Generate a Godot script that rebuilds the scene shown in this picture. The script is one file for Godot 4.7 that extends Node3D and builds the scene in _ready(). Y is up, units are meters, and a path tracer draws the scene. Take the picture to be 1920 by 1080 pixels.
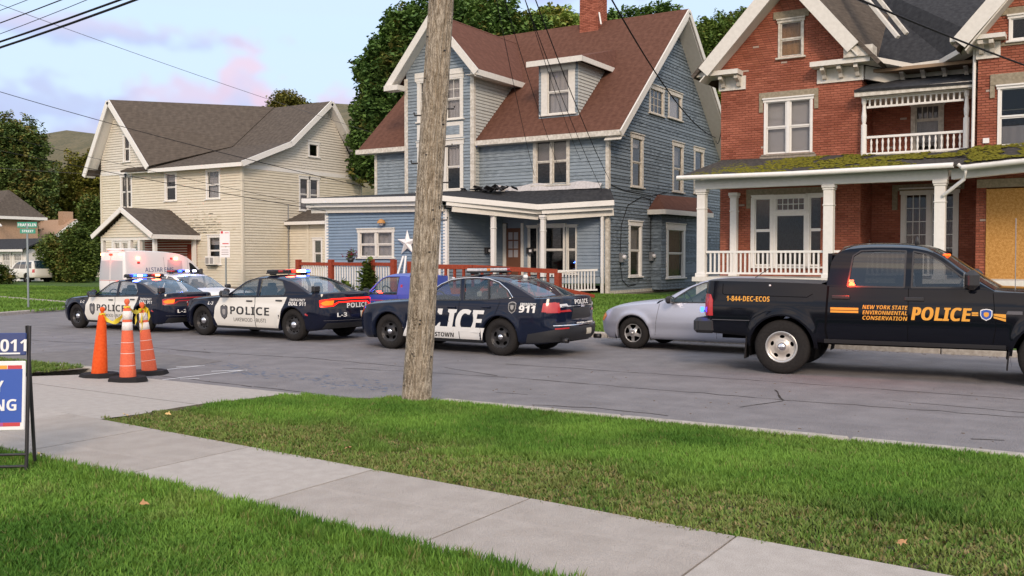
extends Node3D
# A police response on a small-town street at dusk. x runs along the street, -z across it, y up, metres.
var M := {}
var names := {}
var rng := RandomNumberGenerator.new()
var mesh_cache := {}

func _ready():
	rng.seed = 77
	setup_view()
	make_materials()
	build_ground()
	build_beige_house()
	build_blue_house()
	build_red_house()
	build_far_houses()
	build_trees()
	build_vehicles()
	build_street_furniture()
	build_wires()
	build_grass()

func setup_view():
	var cam := Camera3D.new(); cam.name = "camera"; add_child(cam)
	cam.position = Vector3(0, 1.85, 0)
	cam.rotation_degrees = Vector3(-1.75, 32.0, 0)
	cam.fov = 33.4; cam.near = 0.1; cam.far = 4000.0; cam.current = true
	var e := Environment.new()
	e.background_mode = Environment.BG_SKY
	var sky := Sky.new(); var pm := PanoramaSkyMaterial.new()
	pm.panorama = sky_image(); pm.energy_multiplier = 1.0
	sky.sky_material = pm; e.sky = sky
	e.tonemap_mode = Environment.TONE_MAPPER_LINEAR
	e.tonemap_exposure = 2.2
	e.sdfgi_enabled = true; e.ssao_enabled = true; e.ssil_enabled = true
	var we := WorldEnvironment.new(); we.name = "world_environment"; we.environment = e; add_child(we)
	var sun := DirectionalLight3D.new(); sun.name = "sun"; add_child(sun)
	sun.light_energy = 0.36; sun.light_angular_distance = 14.0; sun.light_color = Color(1.0, 0.9, 0.8)
	sun.rotation_degrees = Vector3(-28, 36, 0); sun.shadow_enabled = true

func sky_image() -> ImageTexture:
	var w := 1792; var h := 896
	var n1 := FastNoiseLite.new(); n1.seed = 5; n1.frequency = 1.7; n1.fractal_octaves = 5
	var n2 := FastNoiseLite.new(); n2.seed = 9; n2.frequency = 5.5; n2.fractal_octaves = 4
	var by := PackedByteArray(); by.resize(w * h * 3)
	# cumulus heads low in the sky: azimuth (deg, left of the street's far side), elevation, half width, half height, pinkness
	var puffs = [[-47.6, 9.3, 1.3, 2.6, 1.0], [-45.9, 8.0, 1.3, 1.7, 1.0], [-50.5, 8.3, 3.2, 1.4, .75], [-42.0, 8.9, 1.1, 1.0, .9], [-53.5, 7.0, 3.4, .9, .45], [-58.5, 8.2, 4.6, 1.3, .12], [-64, 7.5, 4.0, 1.8, .1], [-38.6, 8.8, 2.0, 0.8, .6], [-60, 5.8, 6.0, .9, .1], [-52, 6.2, 5.0, .9, .3], [-30, 15.5, 9.0, .7, .5], [-56, 12.2, 7.0, .6, .5], [-46, 6.6, 3.2, 1.0, .6]]
	for j in h:
		var el := PI / 2 - PI * (j + .5) / h
		var ce := cos(el); var se := sin(el)
		var t: float = clampf(se, 0.0, 1.0)
		for i in w:
			var az := wrapf(TAU * (i + .5) / w, -PI, PI)
			var d := Vector3(sin(az) * ce, se, -cos(az) * ce)
			var c := Color(.605, .672, .752).lerp(Color(.55, .645, .765), smoothstep(.15, .8, t))
			c = c.lerp(Color(.665, .682, .715), (1.0 - smoothstep(0.0, .16, t)) * .8)
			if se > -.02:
				# unseen cloud behind and overhead, made bright and warm to light the ground
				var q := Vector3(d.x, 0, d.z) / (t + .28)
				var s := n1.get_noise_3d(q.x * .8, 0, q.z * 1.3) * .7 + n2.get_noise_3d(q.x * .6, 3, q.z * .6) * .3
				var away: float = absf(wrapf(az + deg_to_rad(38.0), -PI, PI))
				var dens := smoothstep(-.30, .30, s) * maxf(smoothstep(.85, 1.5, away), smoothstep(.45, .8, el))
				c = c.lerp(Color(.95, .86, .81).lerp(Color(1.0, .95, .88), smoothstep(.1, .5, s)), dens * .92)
				var da := rad_to_deg(az); var de := rad_to_deg(el)
				if away < .8 and de < 18.0:
					var wob := n2.get_noise_3d(d.x * 5.0, d.y * 9.0, d.z * 5.0) * .75 + n1.get_noise_3d(d.x * 4, d.y * 9, d.z * 4) * .3
					for p in puffs:
						var r := Vector2((da - p[0]) / p[2], (de - p[1]) / p[3]).length()
						var k := 1.0 - smoothstep(.5, 1.35, r - wob * 1.2)
						if k > 0.0:
							var cc := Color(0.528, 0.569, 0.683).lerp(Color(0.691, 0.599, 0.651), p[4] * smoothstep(-1.0, .8, (de - p[1]) / p[3] + wob * .8))
							c = c.lerp(cc, k * .75)
			else:
				c = Color(.42, .44, .42)
			var o := (j * w + i) * 3
			by[o] = int(clampf(c.r, 0, 1) * 255); by[o + 1] = int(clampf(c.g, 0, 1) * 255); by[o + 2] = int(clampf(c.b, 0, 1) * 255)
	return ImageTexture.create_from_image(Image.create_from_data(w, h, false, Image.FORMAT_RGB8, by))

# ---------------------------------------------------------------- names, things, parts
func numbered(n: String) -> String:
	if not names.has(n):
		names[n] = 0; return n
	names[n] += 1
	return "%s_%03d" % [n, names[n]]

func tag(o, label: String, category: String, group := ""):
	o.set_meta("label", label); o.set_meta("category", category)
	if group != "": o.set_meta("group", group)
	return o

func thing(called: String, label: String, category: String, at := Vector3.ZERO, turn := 0.0, group := "") -> Node3D:
	var o := Node3D.new(); o.name = numbered(called); add_child(o)
	o.position = at; o.rotation.y = turn
	tag(o, label, category, group)
	return o

func part(called: String, mesh: Mesh, m: Material, parent: Node, xf := Transform3D.IDENTITY) -> MeshInstance3D:
	var o := MeshInstance3D.new(); o.name = called; o.mesh = mesh; o.material_override = m; o.transform = xf
	parent.add_child(o, true)
	return o

func one(called: String, mesh: Mesh, m: Material, label: String, category: String, at := Vector3.ZERO, group := "") -> MeshInstance3D:
	var o := part(numbered(called), mesh, m, self, Transform3D(Basis.IDENTITY, at))
	tag(o, label, category, group)
	return o

func struct(called: String, mesh: Mesh, m: Material, at := Vector3.ZERO) -> MeshInstance3D:
	var o := part(numbered(called), mesh, m, self, Transform3D(Basis.IDENTITY, at))
	o.set_meta("kind", "structure")
	return o

func V(x, y, z) -> Vector3: return Vector3(x, y, z)
func at(p: Vector3, b := Basis.IDENTITY) -> Transform3D: return Transform3D(b, p)
func yrot(deg: float) -> Basis: return Basis(Vector3.UP, deg_to_rad(deg))

# ---------------------------------------------------------------- mesh helpers (quads are given counter-clockwise seen from outside)
func new_st(smooth := false) -> SurfaceTool:
	var st := SurfaceTool.new(); st.begin(Mesh.PRIMITIVE_TRIANGLES)
	st.set_smooth_group(0 if smooth else -1)
	return st

func fin(st: SurfaceTool) -> ArrayMesh:
	st.generate_normals(); st.index()
	return st.commit()

func tri(st: SurfaceTool, a: Vector3, b: Vector3, c: Vector3):
	st.add_vertex(a); st.add_vertex(c); st.add_vertex(b)

func quad(st: SurfaceTool, a: Vector3, b: Vector3, c: Vector3, d: Vector3):
	tri(st, a, b, c); tri(st, a, c, d)

func add_box(st: SurfaceTool, c: Vector3, s: Vector3, b := Basis.IDENTITY):
	var h := s / 2
	var p := []
	for i in 8: p.append(c + b * Vector3(h.x * (1 if i & 1 else -1), h.y * (1 if i & 2 else -1), h.z * (1 if i & 4 else -1)))
	for f in [[4, 5, 7, 6], [1, 0, 2, 3], [0, 4, 6, 2], [5, 1, 3, 7], [6, 7, 3, 2], [0, 1, 5, 4]]:
		quad(st, p[f[0]], p[f[1]], p[f[2]], p[f[3]])

func box_mesh(s: Vector3, ch := 0.0) -> Mesh:
	var key := "b%.3f,%.3f,%.3f,%.3f" % [s.x, s.y, s.z, ch]
	if mesh_cache.has(key): return mesh_cache[key]
	var st := new_st()
	if ch <= 0.0:
		add_box(st, Vector3.ZERO, s)
	else:
		add_cbox(st, Vector3.ZERO, s, ch)
	mesh_cache[key] = fin(st)
	return mesh_cache[key]

func add_cbox(st: SurfaceTool, c: Vector3, s: Vector3, ch: float, b := Basis.IDENTITY):
	var h := s / 2; var g := h - Vector3.ONE * ch
	var P := func(x, y, z, ax): return c + b * Vector3(x * (h.x if ax == 0 else g.x), y * (h.y if ax == 1 else g.y), z * (h.z if ax == 2 else g.z))
	for sg in [-1, 1]:
		var f = [[P.call(sg, -1, -1, 0), P.call(sg, 1, -1, 0), P.call(sg, 1, 1, 0), P.call(sg, -1, 1, 0)], [P.call(-1, sg, -1, 1), P.call(-1, sg, 1, 1), P.call(1, sg, 1, 1), P.call(1, sg, -1, 1)], [P.call(-1, -1, sg, 2), P.call(1, -1, sg, 2), P.call(1, 1, sg, 2), P.call(-1, 1, sg, 2)]]
		for q in f:
			if sg > 0: quad(st, q[0], q[1], q[2], q[3])
			else: quad(st, q[3], q[2], q[1], q[0])
	for i in [-1, 1]:
		for j in [-1, 1]:
			var e1 = [P.call(-1, i, j, 1), P.call(1, i, j, 1), P.call(1, i, j, 2), P.call(-1, i, j, 2)]
			var e2 = [P.call(i, -1, j, 0), P.call(i, 1, j, 0), P.call(i, 1, j, 2), P.call(i, -1, j, 2)]
			var e3 = [P.call(i, j, -1, 0), P.call(i, j, 1, 0), P.call(i, j, 1, 1), P.call(i, j, -1, 1)]
			for e in [e1, e2, e3]:
				var n: Vector3 = (e[1] - e[0]).cross(e[3] - e[0])
				if n.dot((e[0] + e[2]) / 2 - c) > 0: quad(st, e[0], e[1], e[2], e[3])
				else: quad(st, e[3], e[2], e[1], e[0])
			for k in [-1, 1]:
				var a: Vector3 = P.call(i, j, k, 0); var bb: Vector3 = P.call(i, j, k, 1); var d: Vector3 = P.call(i, j, k, 2)
				if (bb - a).cross(d - a).dot(a - c) > 0: tri(st, a, bb, d)
				else: tri(st, a, d, bb)

func add_tube(st: SurfaceTool, pts: Array, r, n := 8, cap := true):
	var rings := []
	var up := Vector3.UP
	for i in pts.size():
		var d: Vector3 = (pts[mini(i + 1, pts.size() - 1)] - pts[maxi(i - 1, 0)]).normalized()
		if absf(d.dot(up)) > .95: up = Vector3.RIGHT
		var a := d.cross(up).normalized(); var b := a.cross(d).normalized()
		var rr: float = r[i] if r is Array else r
		var ring := []
		for k in n: ring.append(pts[i] + (a * cos(TAU * k / n) + b * sin(TAU * k / n)) * rr)
		rings.append(ring)
	for i in rings.size() - 1:
		for k in n:
			var k2 := (k + 1) % n
			quad(st, rings[i][k2], rings[i][k], rings[i + 1][k], rings[i + 1][k2])
	if cap:
		for k in range(1, n - 1):
			tri(st, rings[0][0], rings[0][k], rings[0][k + 1])
			tri(st, rings[-1][0], rings[-1][k + 1], rings[-1][k])

func tube_mesh(pts: Array, r, n := 8) -> Mesh:
	var st := new_st(true); add_tube(st, pts, r, n, false)
	return fin(st)

func lathe(st: SurfaceTool, prof: Array, n: int, xf := Transform3D.IDENTITY):
	# prof: [radius, height] pairs, revolved about y, heights upwards
	for i in prof.size() - 1:
		for k in n:
			var a0 := TAU * k / n; var a1 := TAU * (k + 1) / n
			var p := func(q, a): return xf * Vector3(q[0] * cos(a), q[1], -q[0] * sin(a))
			var A: Vector3 = p.call(prof[i], a0); var B: Vector3 = p.call(prof[i], a1); var Cc: Vector3 = p.call(prof[i + 1], a1); var D: Vector3 = p.call(prof[i + 1], a0)
			if prof[i][0] > 0.0: tri(st, A, B, Cc)
			if prof[i + 1][0] > 0.0: tri(st, A, Cc, D)

func lathe_mesh(prof: Array, n := 24, smooth := true, xf := Transform3D.IDENTITY) -> Mesh:
	var st := new_st(smooth); lathe(st, prof, n, xf)
	return fin(st)

func ccw(poly: PackedVector2Array) -> PackedVector2Array:
	if Geometry2D.is_polygon_clockwise(poly):
		poly = poly.duplicate(); poly.reverse()
	return poly

func add_prism(st: SurfaceTool, poly: PackedVector2Array, z0: float, z1: float, xf := Transform3D.IDENTITY):
	poly = ccw(poly)
	var idx := Geometry2D.triangulate_polygon(poly)
	for k in range(0, idx.size(), 3):
		var a := poly[idx[k]]; var b := poly[idx[k + 1]]; var c := poly[idx[k + 2]]
		if (b - a).cross(c - a) < 0:
			var t := b; b = c; c = t
		tri(st, xf * V(a.x, a.y, z1), xf * V(b.x, b.y, z1), xf * V(c.x, c.y, z1))
		tri(st, xf * V(a.x, a.y, z0), xf * V(c.x, c.y, z0), xf * V(b.x, b.y, z0))
	for i in poly.size():
		var a := poly[i]; var b := poly[(i + 1) % poly.size()]
		quad(st, xf * V(a.x, a.y, z0), xf * V(b.x, b.y, z0), xf * V(b.x, b.y, z1), xf * V(a.x, a.y, z1))

func prism_mesh(poly: PackedVector2Array, z0: float, z1: float, xf := Transform3D.IDENTITY) -> Mesh:
	var st := new_st(); add_prism(st, poly, z0, z1, xf)
	return fin(st)

func slab(pts: Array, th: float) -> Mesh:
	# a flat polygon in space, given counter-clockwise seen from outside, thickened inwards
	var st := new_st()
	var n: Vector3 = -Plane(pts[0], pts[1], pts[2]).normal
	var k := pts.size()
	for i in range(1, k - 1):
		tri(st, pts[0], pts[i], pts[i + 1])
		tri(st, pts[0] - n * th, pts[i + 1] - n * th, pts[i] - n * th)
	for i in k:
		var a: Vector3 = pts[i]; var b: Vector3 = pts[(i + 1) % k]
		quad(st, a - n * th, b - n * th, b, a)
	return fin(st)

func pv(a: Array) -> PackedVector2Array:
	var r := PackedVector2Array()
	for p in a: r.append(Vector2(p[0], p[1]))
	return r

func rect(x0: float, y0: float, x1: float, y1: float) -> PackedVector2Array:
	return pv([[x0, y0], [x1, y0], [x1, y1], [x0, y1]])

func cells(poly: PackedVector2Array, holes: Array, sx: float, sy: float) -> Array:
	# the polygon less its holes, cut into small pieces
	var lo := poly[0]; var hi := poly[0]
	for p in poly: lo = lo.min(p); hi = hi.max(p)
	var out := []
	var nx := maxi(1, ceili((hi.x - lo.x) / sx - 0.001)); var ny := maxi(1, ceili((hi.y - lo.y) / sy - 0.001))
	for i in nx:
		for j in ny:
			var c := rect(lo.x + (hi.x - lo.x) * i / nx, lo.y + (hi.y - lo.y) * j / ny, lo.x + (hi.x - lo.x) * (i + 1) / nx, lo.y + (hi.y - lo.y) * (j + 1) / ny)
			var ps: Array = Geometry2D.intersect_polygons(poly, c)
			for hl in holes:
				var nxt := []
				for p in ps: nxt.append_array(Geometry2D.clip_polygons(p, hl))
				ps = nxt
			for p in ps:
				if p.size() >= 3: out.append(ccw(p))
	return out

func map_patch(st: SurfaceTool, poly: PackedVector2Array, holes: Array, sx: float, sy: float, f: Callable, flip: bool, off := 0.0):
	# f maps (x, y) to a point; flip says that x runs the other way round seen from outside
	for c in cells(poly, holes, sx, sy):
		var idx := Geometry2D.triangulate_polygon(c)
		var pts := []; var nor := []
		for q in c:
			var p: Vector3 = f.call(q.x, q.y)
			var n: Vector3 = ((f.call(q.x + .012, q.y) as Vector3) - (f.call(q.x - .012, q.y) as Vector3)).cross((f.call(q.x, q.y + .012) as Vector3) - (f.call(q.x, q.y - .012) as Vector3)).normalized()
			if flip: n = -n
			pts.append(p + n * off); nor.append(n)
		for k in range(0, idx.size(), 3):
			var a := idx[k]; var b := idx[k + 1]; var d := idx[k + 2]
			if ((c[b] - c[a]).cross(c[d] - c[a]) < 0) == flip: # counter-clockwise outside
				var t := b; b = d; d = t
			else:
				pass
			for v in [a, b, d]:
				st.set_normal(nor[v]); st.add_vertex(pts[v])

func patch_mesh(poly: PackedVector2Array, holes: Array, sx: float, sy: float, f: Callable, flip := false, off := 0.0) -> Mesh:
	var st := SurfaceTool.new(); st.begin(Mesh.PRIMITIVE_TRIANGLES)
	map_patch(st, poly, holes, sx, sy, f, flip, off)
	st.index()
	return st.commit()

func text_mesh(s: String, height: float, bold := true, depth := .004, serif := false) -> TextMesh:
	var t := TextMesh.new(); var fo := SystemFont.new()
	fo.font_names = PackedStringArray(["Droid Serif" if serif else "Droid Sans"]); fo.font_weight = 700 if bold else 400
	t.font = fo; t.text = s; t.font_size = 72; t.depth = depth
	t.pixel_size = height / 51.5; t.curve_step = 3.0
	t.horizontal_alignment = HORIZONTAL_ALIGNMENT_CENTER
	return t

func text_on(s: String, height: float, f: Callable, cx: float, cy: float, dir: float, width := 0.0, slant := 0.0, off := .004, bold := true, fat := 0.0) -> ArrayMesh:
	# lettering laid on a curved side: f maps (x, y) to the surface, dir is the way it reads along x
	var arr := text_mesh(s, height, bold, .002).get_mesh_arrays()
	var v: PackedVector3Array = arr[Mesh.ARRAY_VERTEX]; var ix = arr[Mesh.ARRAY_INDEX]
	var st := new_st()
	var q := PackedVector3Array()
	var x0 := 1e9; var x1 := -1e9
	for p in v: x0 = minf(x0, p.x); x1 = maxf(x1, p.x)
	var stretch := width / (x1 - x0) if width > 0.0 else 1.0
	for p in v:
		var x := cx + dir * (p.x * stretch + slant * p.y); var y := cy + p.y
		var s0: Vector3 = f.call(x, y)
		var n: Vector3 = ((f.call(x + .01, y) as Vector3) - (f.call(x - .01, y) as Vector3)).cross((f.call(x, y + .01) as Vector3) - (f.call(x, y - .01) as Vector3)).normalized() * dir
		q.append(s0 + n * (off + p.z))
	for k in ([0] if fat <= 0.0 else [-1, 0, 1]):
		var sh := V(fat * k, 0, 0) + (f.call(cx, cy) as Vector3) * V(0, 0, .0006 * k)
		for i in ix: st.add_vertex(q[i] + sh)
	return fin(st)

# ---------------------------------------------------------------- materials
func noise_img(n: int, freq: float, oct: int, sd: int, type := FastNoiseLite.TYPE_SIMPLEX_SMOOTH) -> Image:
	var f := FastNoiseLite.new(); f.noise_type = type; f.frequency = freq; f.fractal_octaves = oct; f.seed = sd
	var im := f.get_seamless_image(n, n)
	im.convert(Image.FORMAT_L8)
	return im

func tex2(a: Color, b: Color, coarse: Image, fine: Image, wf := .5, gain := 1.6) -> ImageTexture:
	var A := coarse.get_data(); var B := fine.get_data(); var n := coarse.get_width()
	var by := PackedByteArray(); by.resize(n * n * 3)
	for i in n * n:
		var t := clampf(((A[i] * (1.0 - wf) + B[i] * wf) / 255.0 - .5) * gain + .5, 0, 1)
		by[i * 3] = int((a.r + (b.r - a.r) * t) * 255); by[i * 3 + 1] = int((a.g + (b.g - a.g) * t) * 255); by[i * 3 + 2] = int((a.b + (b.b - a.b) * t) * 255)
	return ImageTexture.create_from_image(Image.create_from_data(n, n, false, Image.FORMAT_RGB8, by))

func nmap(im: Image, k: float) -> ImageTexture:
	var c: Image = im.duplicate(); c.convert(Image.FORMAT_RGBA8); c.bump_map_to_normal_map(k)
	return ImageTexture.create_from_image(c)

func lin(r: float, g: float, b: float) -> Color: return Color(r, g, b).linear_to_srgb()

func mat(c: Color, rough := .7, metal := 0.0) -> StandardMaterial3D:
	var m := StandardMaterial3D.new(); m.albedo_color = c; m.roughness = rough; m.metallic = metal
	if rough > .6: m.metallic_specular = .2
	return m

func tmat(t: Texture2D, scale: Vector3, rough := .8, world := true) -> StandardMaterial3D:
	var m := StandardMaterial3D.new(); m.albedo_texture = t; m.roughness = rough; m.metallic_specular = .2
	m.uv1_triplanar = true; m.uv1_world_triplanar = world; m.uv1_scale = scale
	return m

func glass(c: Color, alpha: float) -> StandardMaterial3D:
	var m := mat(c, .02); m.transparency = BaseMaterial3D.TRANSPARENCY_ALPHA; m.albedo_color.a = alpha
	m.metallic_specular = .8
	return m

func glow(c: Color, e: float) -> StandardMaterial3D:
	var m := mat(c * .6, .3); m.emission_enabled = true; m.emission = c; m.emission_energy_multiplier = e
	return m

func make_materials():
	var c1 := noise_img(512, .008, 4, 1); var c2 := noise_img(512, .02, 4, 2)
	var f1 := noise_img(512, .16, 3, 3); var f2 := noise_img(512, .4, 2, 4); var cell := noise_img(512, .09, 1, 6, FastNoiseLite.TYPE_CELLULAR)
	var nf := nmap(f1, 6.0); var nff := nmap(f2, 8.0)
	# ground
	M.asphalt = tmat(tex2(lin(.175, .166, .168), lin(.28, .267, .268), c1, f2, .62, 1.5), Vector3.ONE * .31, .86)
	M.asphalt.normal_enabled = true; M.asphalt.normal_texture = nff; M.asphalt.normal_scale = .5
	M.patch = tmat(tex2(lin(.15, .14, .135), lin(.21, .195, .185), c2, f2, .4, 1.6), Vector3.ONE * .3, .9)
	M.concrete = tmat(tex2(lin(.32, .285, .25), lin(.50, .455, .41), c1, f2, .82, 2.6), Vector3.ONE * .7, .9)
	M.concrete.normal_enabled = true; M.concrete.normal_texture = nff; M.concrete.normal_scale = .6
	M.concrete2 = tmat(tex2(lin(.31, .28, .248), lin(.475, .435, .392), c2, f2, .8, 2.4), Vector3.ONE * .63, .9)
	M.kerb = tmat(tex2(lin(.30, .27, .23), lin(.48, .45, .40), c2, f2, .5, 2.2), Vector3.ONE * .8, .9)
	M.joint = mat(lin(.05, .045, .04), 1)
	M.soil = tmat(tex2(lin(.05, .045, .025), lin(.12, .10, .06), c2, f1, .5, 2.0), Vector3.ONE * .5, 1)
	M.lawn = tmat(tex2(lin(.045, .085, .02), lin(.10, .15, .04), c1, f1, .5, 2.0), Vector3.ONE * .25, 1)
	M.hill = tmat(tex2(lin(.09, .09, .055), lin(.20, .165, .10), c2, f1, .6, 2.2), Vector3.ONE * .006, 1)
	M.dirt = tmat(tex2(lin(.11, .09, .07), lin(.24, .20, .16), c2, f2, .5, 2.0), Vector3.ONE * .5, 1)
	M.paint = mat(lin(.62, .62, .62), .8)
	M.bluespray = mat(lin(.15, .185, .25), .9)
	# houses
	M.vinyl = [tmat(tex2(lin(.59, .545, .435), lin(.67, .625, .51), c1, f1, .3, 1.5), Vector3.ONE * .3, .6), tmat(tex2(lin(.61, .565, .455), lin(.685, .64, .53), c2, f1, .3, 1.5), Vector3.ONE * .3, .6)]
	M.shingle_gable = [tmat(tex2(lin(.58, .55, .48), lin(.68, .65, .58), c2, f1, .4, 1.5), Vector3.ONE * .3, .7)]
	var grime := noise_img(512, .012, 5, 8)
	M.bluewood = []
	for k in 4:
		var d := .94 + .05 * k
		M.bluewood.append(tmat(tex2(lin(.165 * d, .20 * d, .228 * d), lin(.29 * d, .345 * d, .385 * d), [c1, c2, grime, f1][k], f1, .35, 2.2), Vector3(.5, 2.5, .5), .75))
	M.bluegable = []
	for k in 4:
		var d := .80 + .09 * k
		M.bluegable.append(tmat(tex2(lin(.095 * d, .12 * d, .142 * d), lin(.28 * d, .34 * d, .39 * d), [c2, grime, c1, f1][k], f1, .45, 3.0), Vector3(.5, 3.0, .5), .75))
	M.bluevinyl = [tmat(tex2(lin(.19, .26, .345), lin(.235, .31, .40), c1, f1, .3, 1.4), Vector3.ONE * .4, .6), tmat(tex2(lin(.18, .25, .335), lin(.225, .30, .39), c2, f1, .3, 1.4), Vector3.ONE * .4, .6)]
	M.porchgrey = [tmat(tex2(lin(.20, .25, .30), lin(.26, .31, .36), c1, f1, .3, 1.4), Vector3.ONE * .4, .6)]
	M.trim = tmat(tex2(lin(.62, .60, .545), lin(.71, .69, .635), c2, f1, .12, 1.2), Vector3.ONE * .6, .6)
	M.oldtrim = tmat(tex2(lin(.46, .43, .37), lin(.68, .65, .58), grime, f1, .4, 2.4), Vector3.ONE * .9, .7)
	M.white = tmat(tex2(lin(.70, .69, .65), lin(.78, .77, .74), c2, f1, .4, 1.4), Vector3.ONE * .6, .5)
	M.brownroof = tmat(tex2(lin(.085, .040, .028), lin(.165, .082, .058), grime, f1, .5, 2.0), Vector3(.6, 2.0, .6), .95)
	M.brownroof2 = tmat(tex2(lin(.105, .050, .037), lin(.18, .088, .064), c1, f1, .5, 2.0), Vector3(.6, 2.0, .6), .95)
	M.greyroof = tmat(tex2(lin(.065, .055, .047), lin(.145, .122, .100), grime, f1, .45, 2.0), Vector3(.5, 1.6, .5), .95)
	M.darkroof = tmat(tex2(lin(.026, .027, .03), lin(.062, .064, .068), c2, f1, .4, 2.0), Vector3.ONE * .5, .9)
	M.mossroof = tmat(tex2(lin(.035, .033, .032), lin(.11, .10, .09), c2, f1, .5, 2.2), Vector3.ONE * .6, 1)
	M.moss = tmat(tex2(lin(.075, .08, .012), lin(.25, .215, .03), c2, f1, .5, 2.4), Vector3.ONE * .9, 1)
	M.tanroof = tmat(tex2(lin(.36, .24, .16), lin(.48, .33, .23), c2, f1, .4, 1.6), Vector3.ONE * .5, .9)
	M.stone = tmat(tex2(lin(.22, .19, .135), lin(.36, .315, .235), c2, f1, .5, 2.0), Vector3.ONE * .8, .9)
	M.mortar = tmat(tex2(lin(.20, .085, .055), lin(.30, .15, .105), grime, f1, .5, 2.0), Vector3.ONE * .8, 1)
	M.brick = mat(Color.WHITE, .85); M.brick.vertex_color_use_as_albedo = true
	M.bricks = []
	for k in 6:
		M.bricks.append(mat(brick_color(k * .17 + .05), .85))
	M.redwood = tmat(tex2(lin(.21, .04, .022), lin(.34, .075, .042), c2, f1, .4, 1.8), Vector3.ONE * .8, .6)
	M.plywood = tmat(tex2(lin(.34, .17, .045), lin(.56, .33, .115), c2, noise_img(512, .07, 3, 21), .6, 2.3), Vector3.ONE * 1.0, .85)
	M.ply2 = tmat(tex2(lin(.42, .21, .075), lin(.58, .33, .14), c2, f1, .5, 2.0), Vector3.ONE * 1.2, .85)
	M.doorwood = mat(lin(.13, .055, .03), .5)
	M.darkdoor = mat(lin(.03, .015, .012), .5)
	M.pane = glass(Color(.05, .06, .07), .22); M.pane.metallic_specular = .35
	M.curtain = mat(lin(.58, .56, .56), .95)
	M.curtain_grey = mat(lin(.34, .33, .34), .95)
	M.curtain_red = mat(lin(.13, .065, .06), .95)
	M.roomfloor = mat(lin(.28, .20, .13), .8)
	M.palewood = [tmat(tex2(lin(.40, .42, .40), lin(.56, .57, .53), grime, f1, .4, 2.0), Vector3(.5, 2.5, .5), .75)]
	M.tarp = tmat(tex2(lin(.40, .385, .38), lin(.60, .585, .58), c2, f1, .4, 2.0), Vector3.ONE * .8, .5)
	M.foundation = tmat(tex2(lin(.20, .17, .14), lin(.36, .32, .27), c2, f1, .5, 2.0), Vector3.ONE * .8, 1)
	M.stain = mat(lin(.43, .39, .25), .9)
	# street things
	M.bark = tmat(tex2(lin(.14, .115, .085), lin(.54, .475, .385), noise_img(512, .03, 4, 30), f1, .5, 3.2), Vector3(2.6, .35, 2.6), .95)
	M.bark.normal_enabled = true; M.bark.normal_texture = nf; M.bark.normal_scale = .9
	M.treebark = mat(lin(.06, .045, .03), 1)
	M.orange = tmat(tex2(lin(.62, .075, .015), lin(.76, .125, .03), c2, f1, .35, 1.8), Vector3.ONE * 2, .5)
	M.orange_old = tmat(tex2(lin(.58, .115, .06), lin(.76, .17, .085), c2, f1, .4, 2.0), Vector3.ONE * 3, .55)
	M.reflect = tmat(tex2(lin(.62, .56, .53), lin(.82, .79, .76), c2, f1, .4, 2.0), Vector3.ONE * 3, .4)
	M.rubber = mat(lin(.022, .021, .022), .8)
	M.yellow = mat(lin(.72, .56, .03), .5); M.yellow.cull_mode = BaseMaterial3D.CULL_DISABLED
	M.blacksteel = mat(lin(.025, .024, .026), .45, .3)
	M.steel = mat(lin(.32, .33, .34), .45, .7)
	M.galv = mat(lin(.26, .30, .30), .6, .4)
	M.signblue = mat(lin(.022, .045, .17), .45)
	M.signblue2 = mat(lin(.02, .08, .38), .45)
	M.signwhite = mat(lin(.75, .75, .75), .5)
	M.signgreen = mat(lin(.03, .27, .17), .5)
	M.signred = mat(lin(.5, .04, .05), .5)
	M.signpurple = mat(lin(.35, .06, .25), .5)
	M.wire = mat(lin(.018, .018, .02), .7)
	M.thinwire = mat(lin(.12, .12, .13), .7)
	# vehicles
	M.navy = mat(lin(.006, .008, .020), .07); M.navy.metallic_specular = .38
	M.taurus = mat(lin(.007, .011, .026), .08); M.taurus.metallic_specular = .38
	M.truckblack = mat(lin(.004, .005, .009), .06); M.truckblack.metallic_specular = .38
	M.carwhite = mat(lin(.70, .68, .62), .3); M.carwhite.clearcoat_enabled = true; M.carwhite.clearcoat = .8
	M.vanwhite = mat(lin(.72, .71, .70), .3)
	M.silver = mat(lin(.42, .44, .52), .34, .4); M.silver.clearcoat_enabled = true; M.silver.clearcoat = .8
	M.bluepaint = mat(lin(.028, .06, .36), .3); M.bluepaint.clearcoat_enabled = true; M.bluepaint.clearcoat = .6
	M.carglass = glass(Color(.16, .30, .38), .34)
	M.darkglass = glass(Color(.01, .012, .02), .86)
	M.truckglass = glass(Color(.03, .04, .05), .62); M.truckglass.metallic_specular = 1.0
	M.greenglass = glass(Color(.22, .34, .34), .28)
	M.plastic = mat(lin(.02, .02, .022), .5)
	M.bumpergrey = mat(lin(.018, .019, .022), .5)
	M.seam = mat(lin(.004, .004, .005), .9)
	M.seamgrey = mat(lin(.12, .12, .13), .9)
	M.seat = mat(lin(.06, .06, .065), .9)
	M.tyre = tmat(tex2(lin(.018, .017, .017), lin(.032, .030, .029), c2, f1, .4, 1.6), Vector3.ONE * 2, .85, false)
	M.blackrim = mat(lin(.025, .024, .025), .4, .2)
	M.chrome = mat(lin(.72, .72, .74), .16, 1.0)
	M.rimsilver = mat(lin(.50, .49, .47), .3, .7)
	M.rimpale = mat(lin(.55, .51, .46), .35, .5)
	M.redlens = mat(lin(.42, .012, .016), .12); M.redlens.clearcoat_enabled = true
	M.amberlens = mat(lin(.75, .25, .04), .15)
	M.clearlens = mat(lin(.62, .62, .64), .12); M.clearlens.clearcoat_enabled = true
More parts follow.
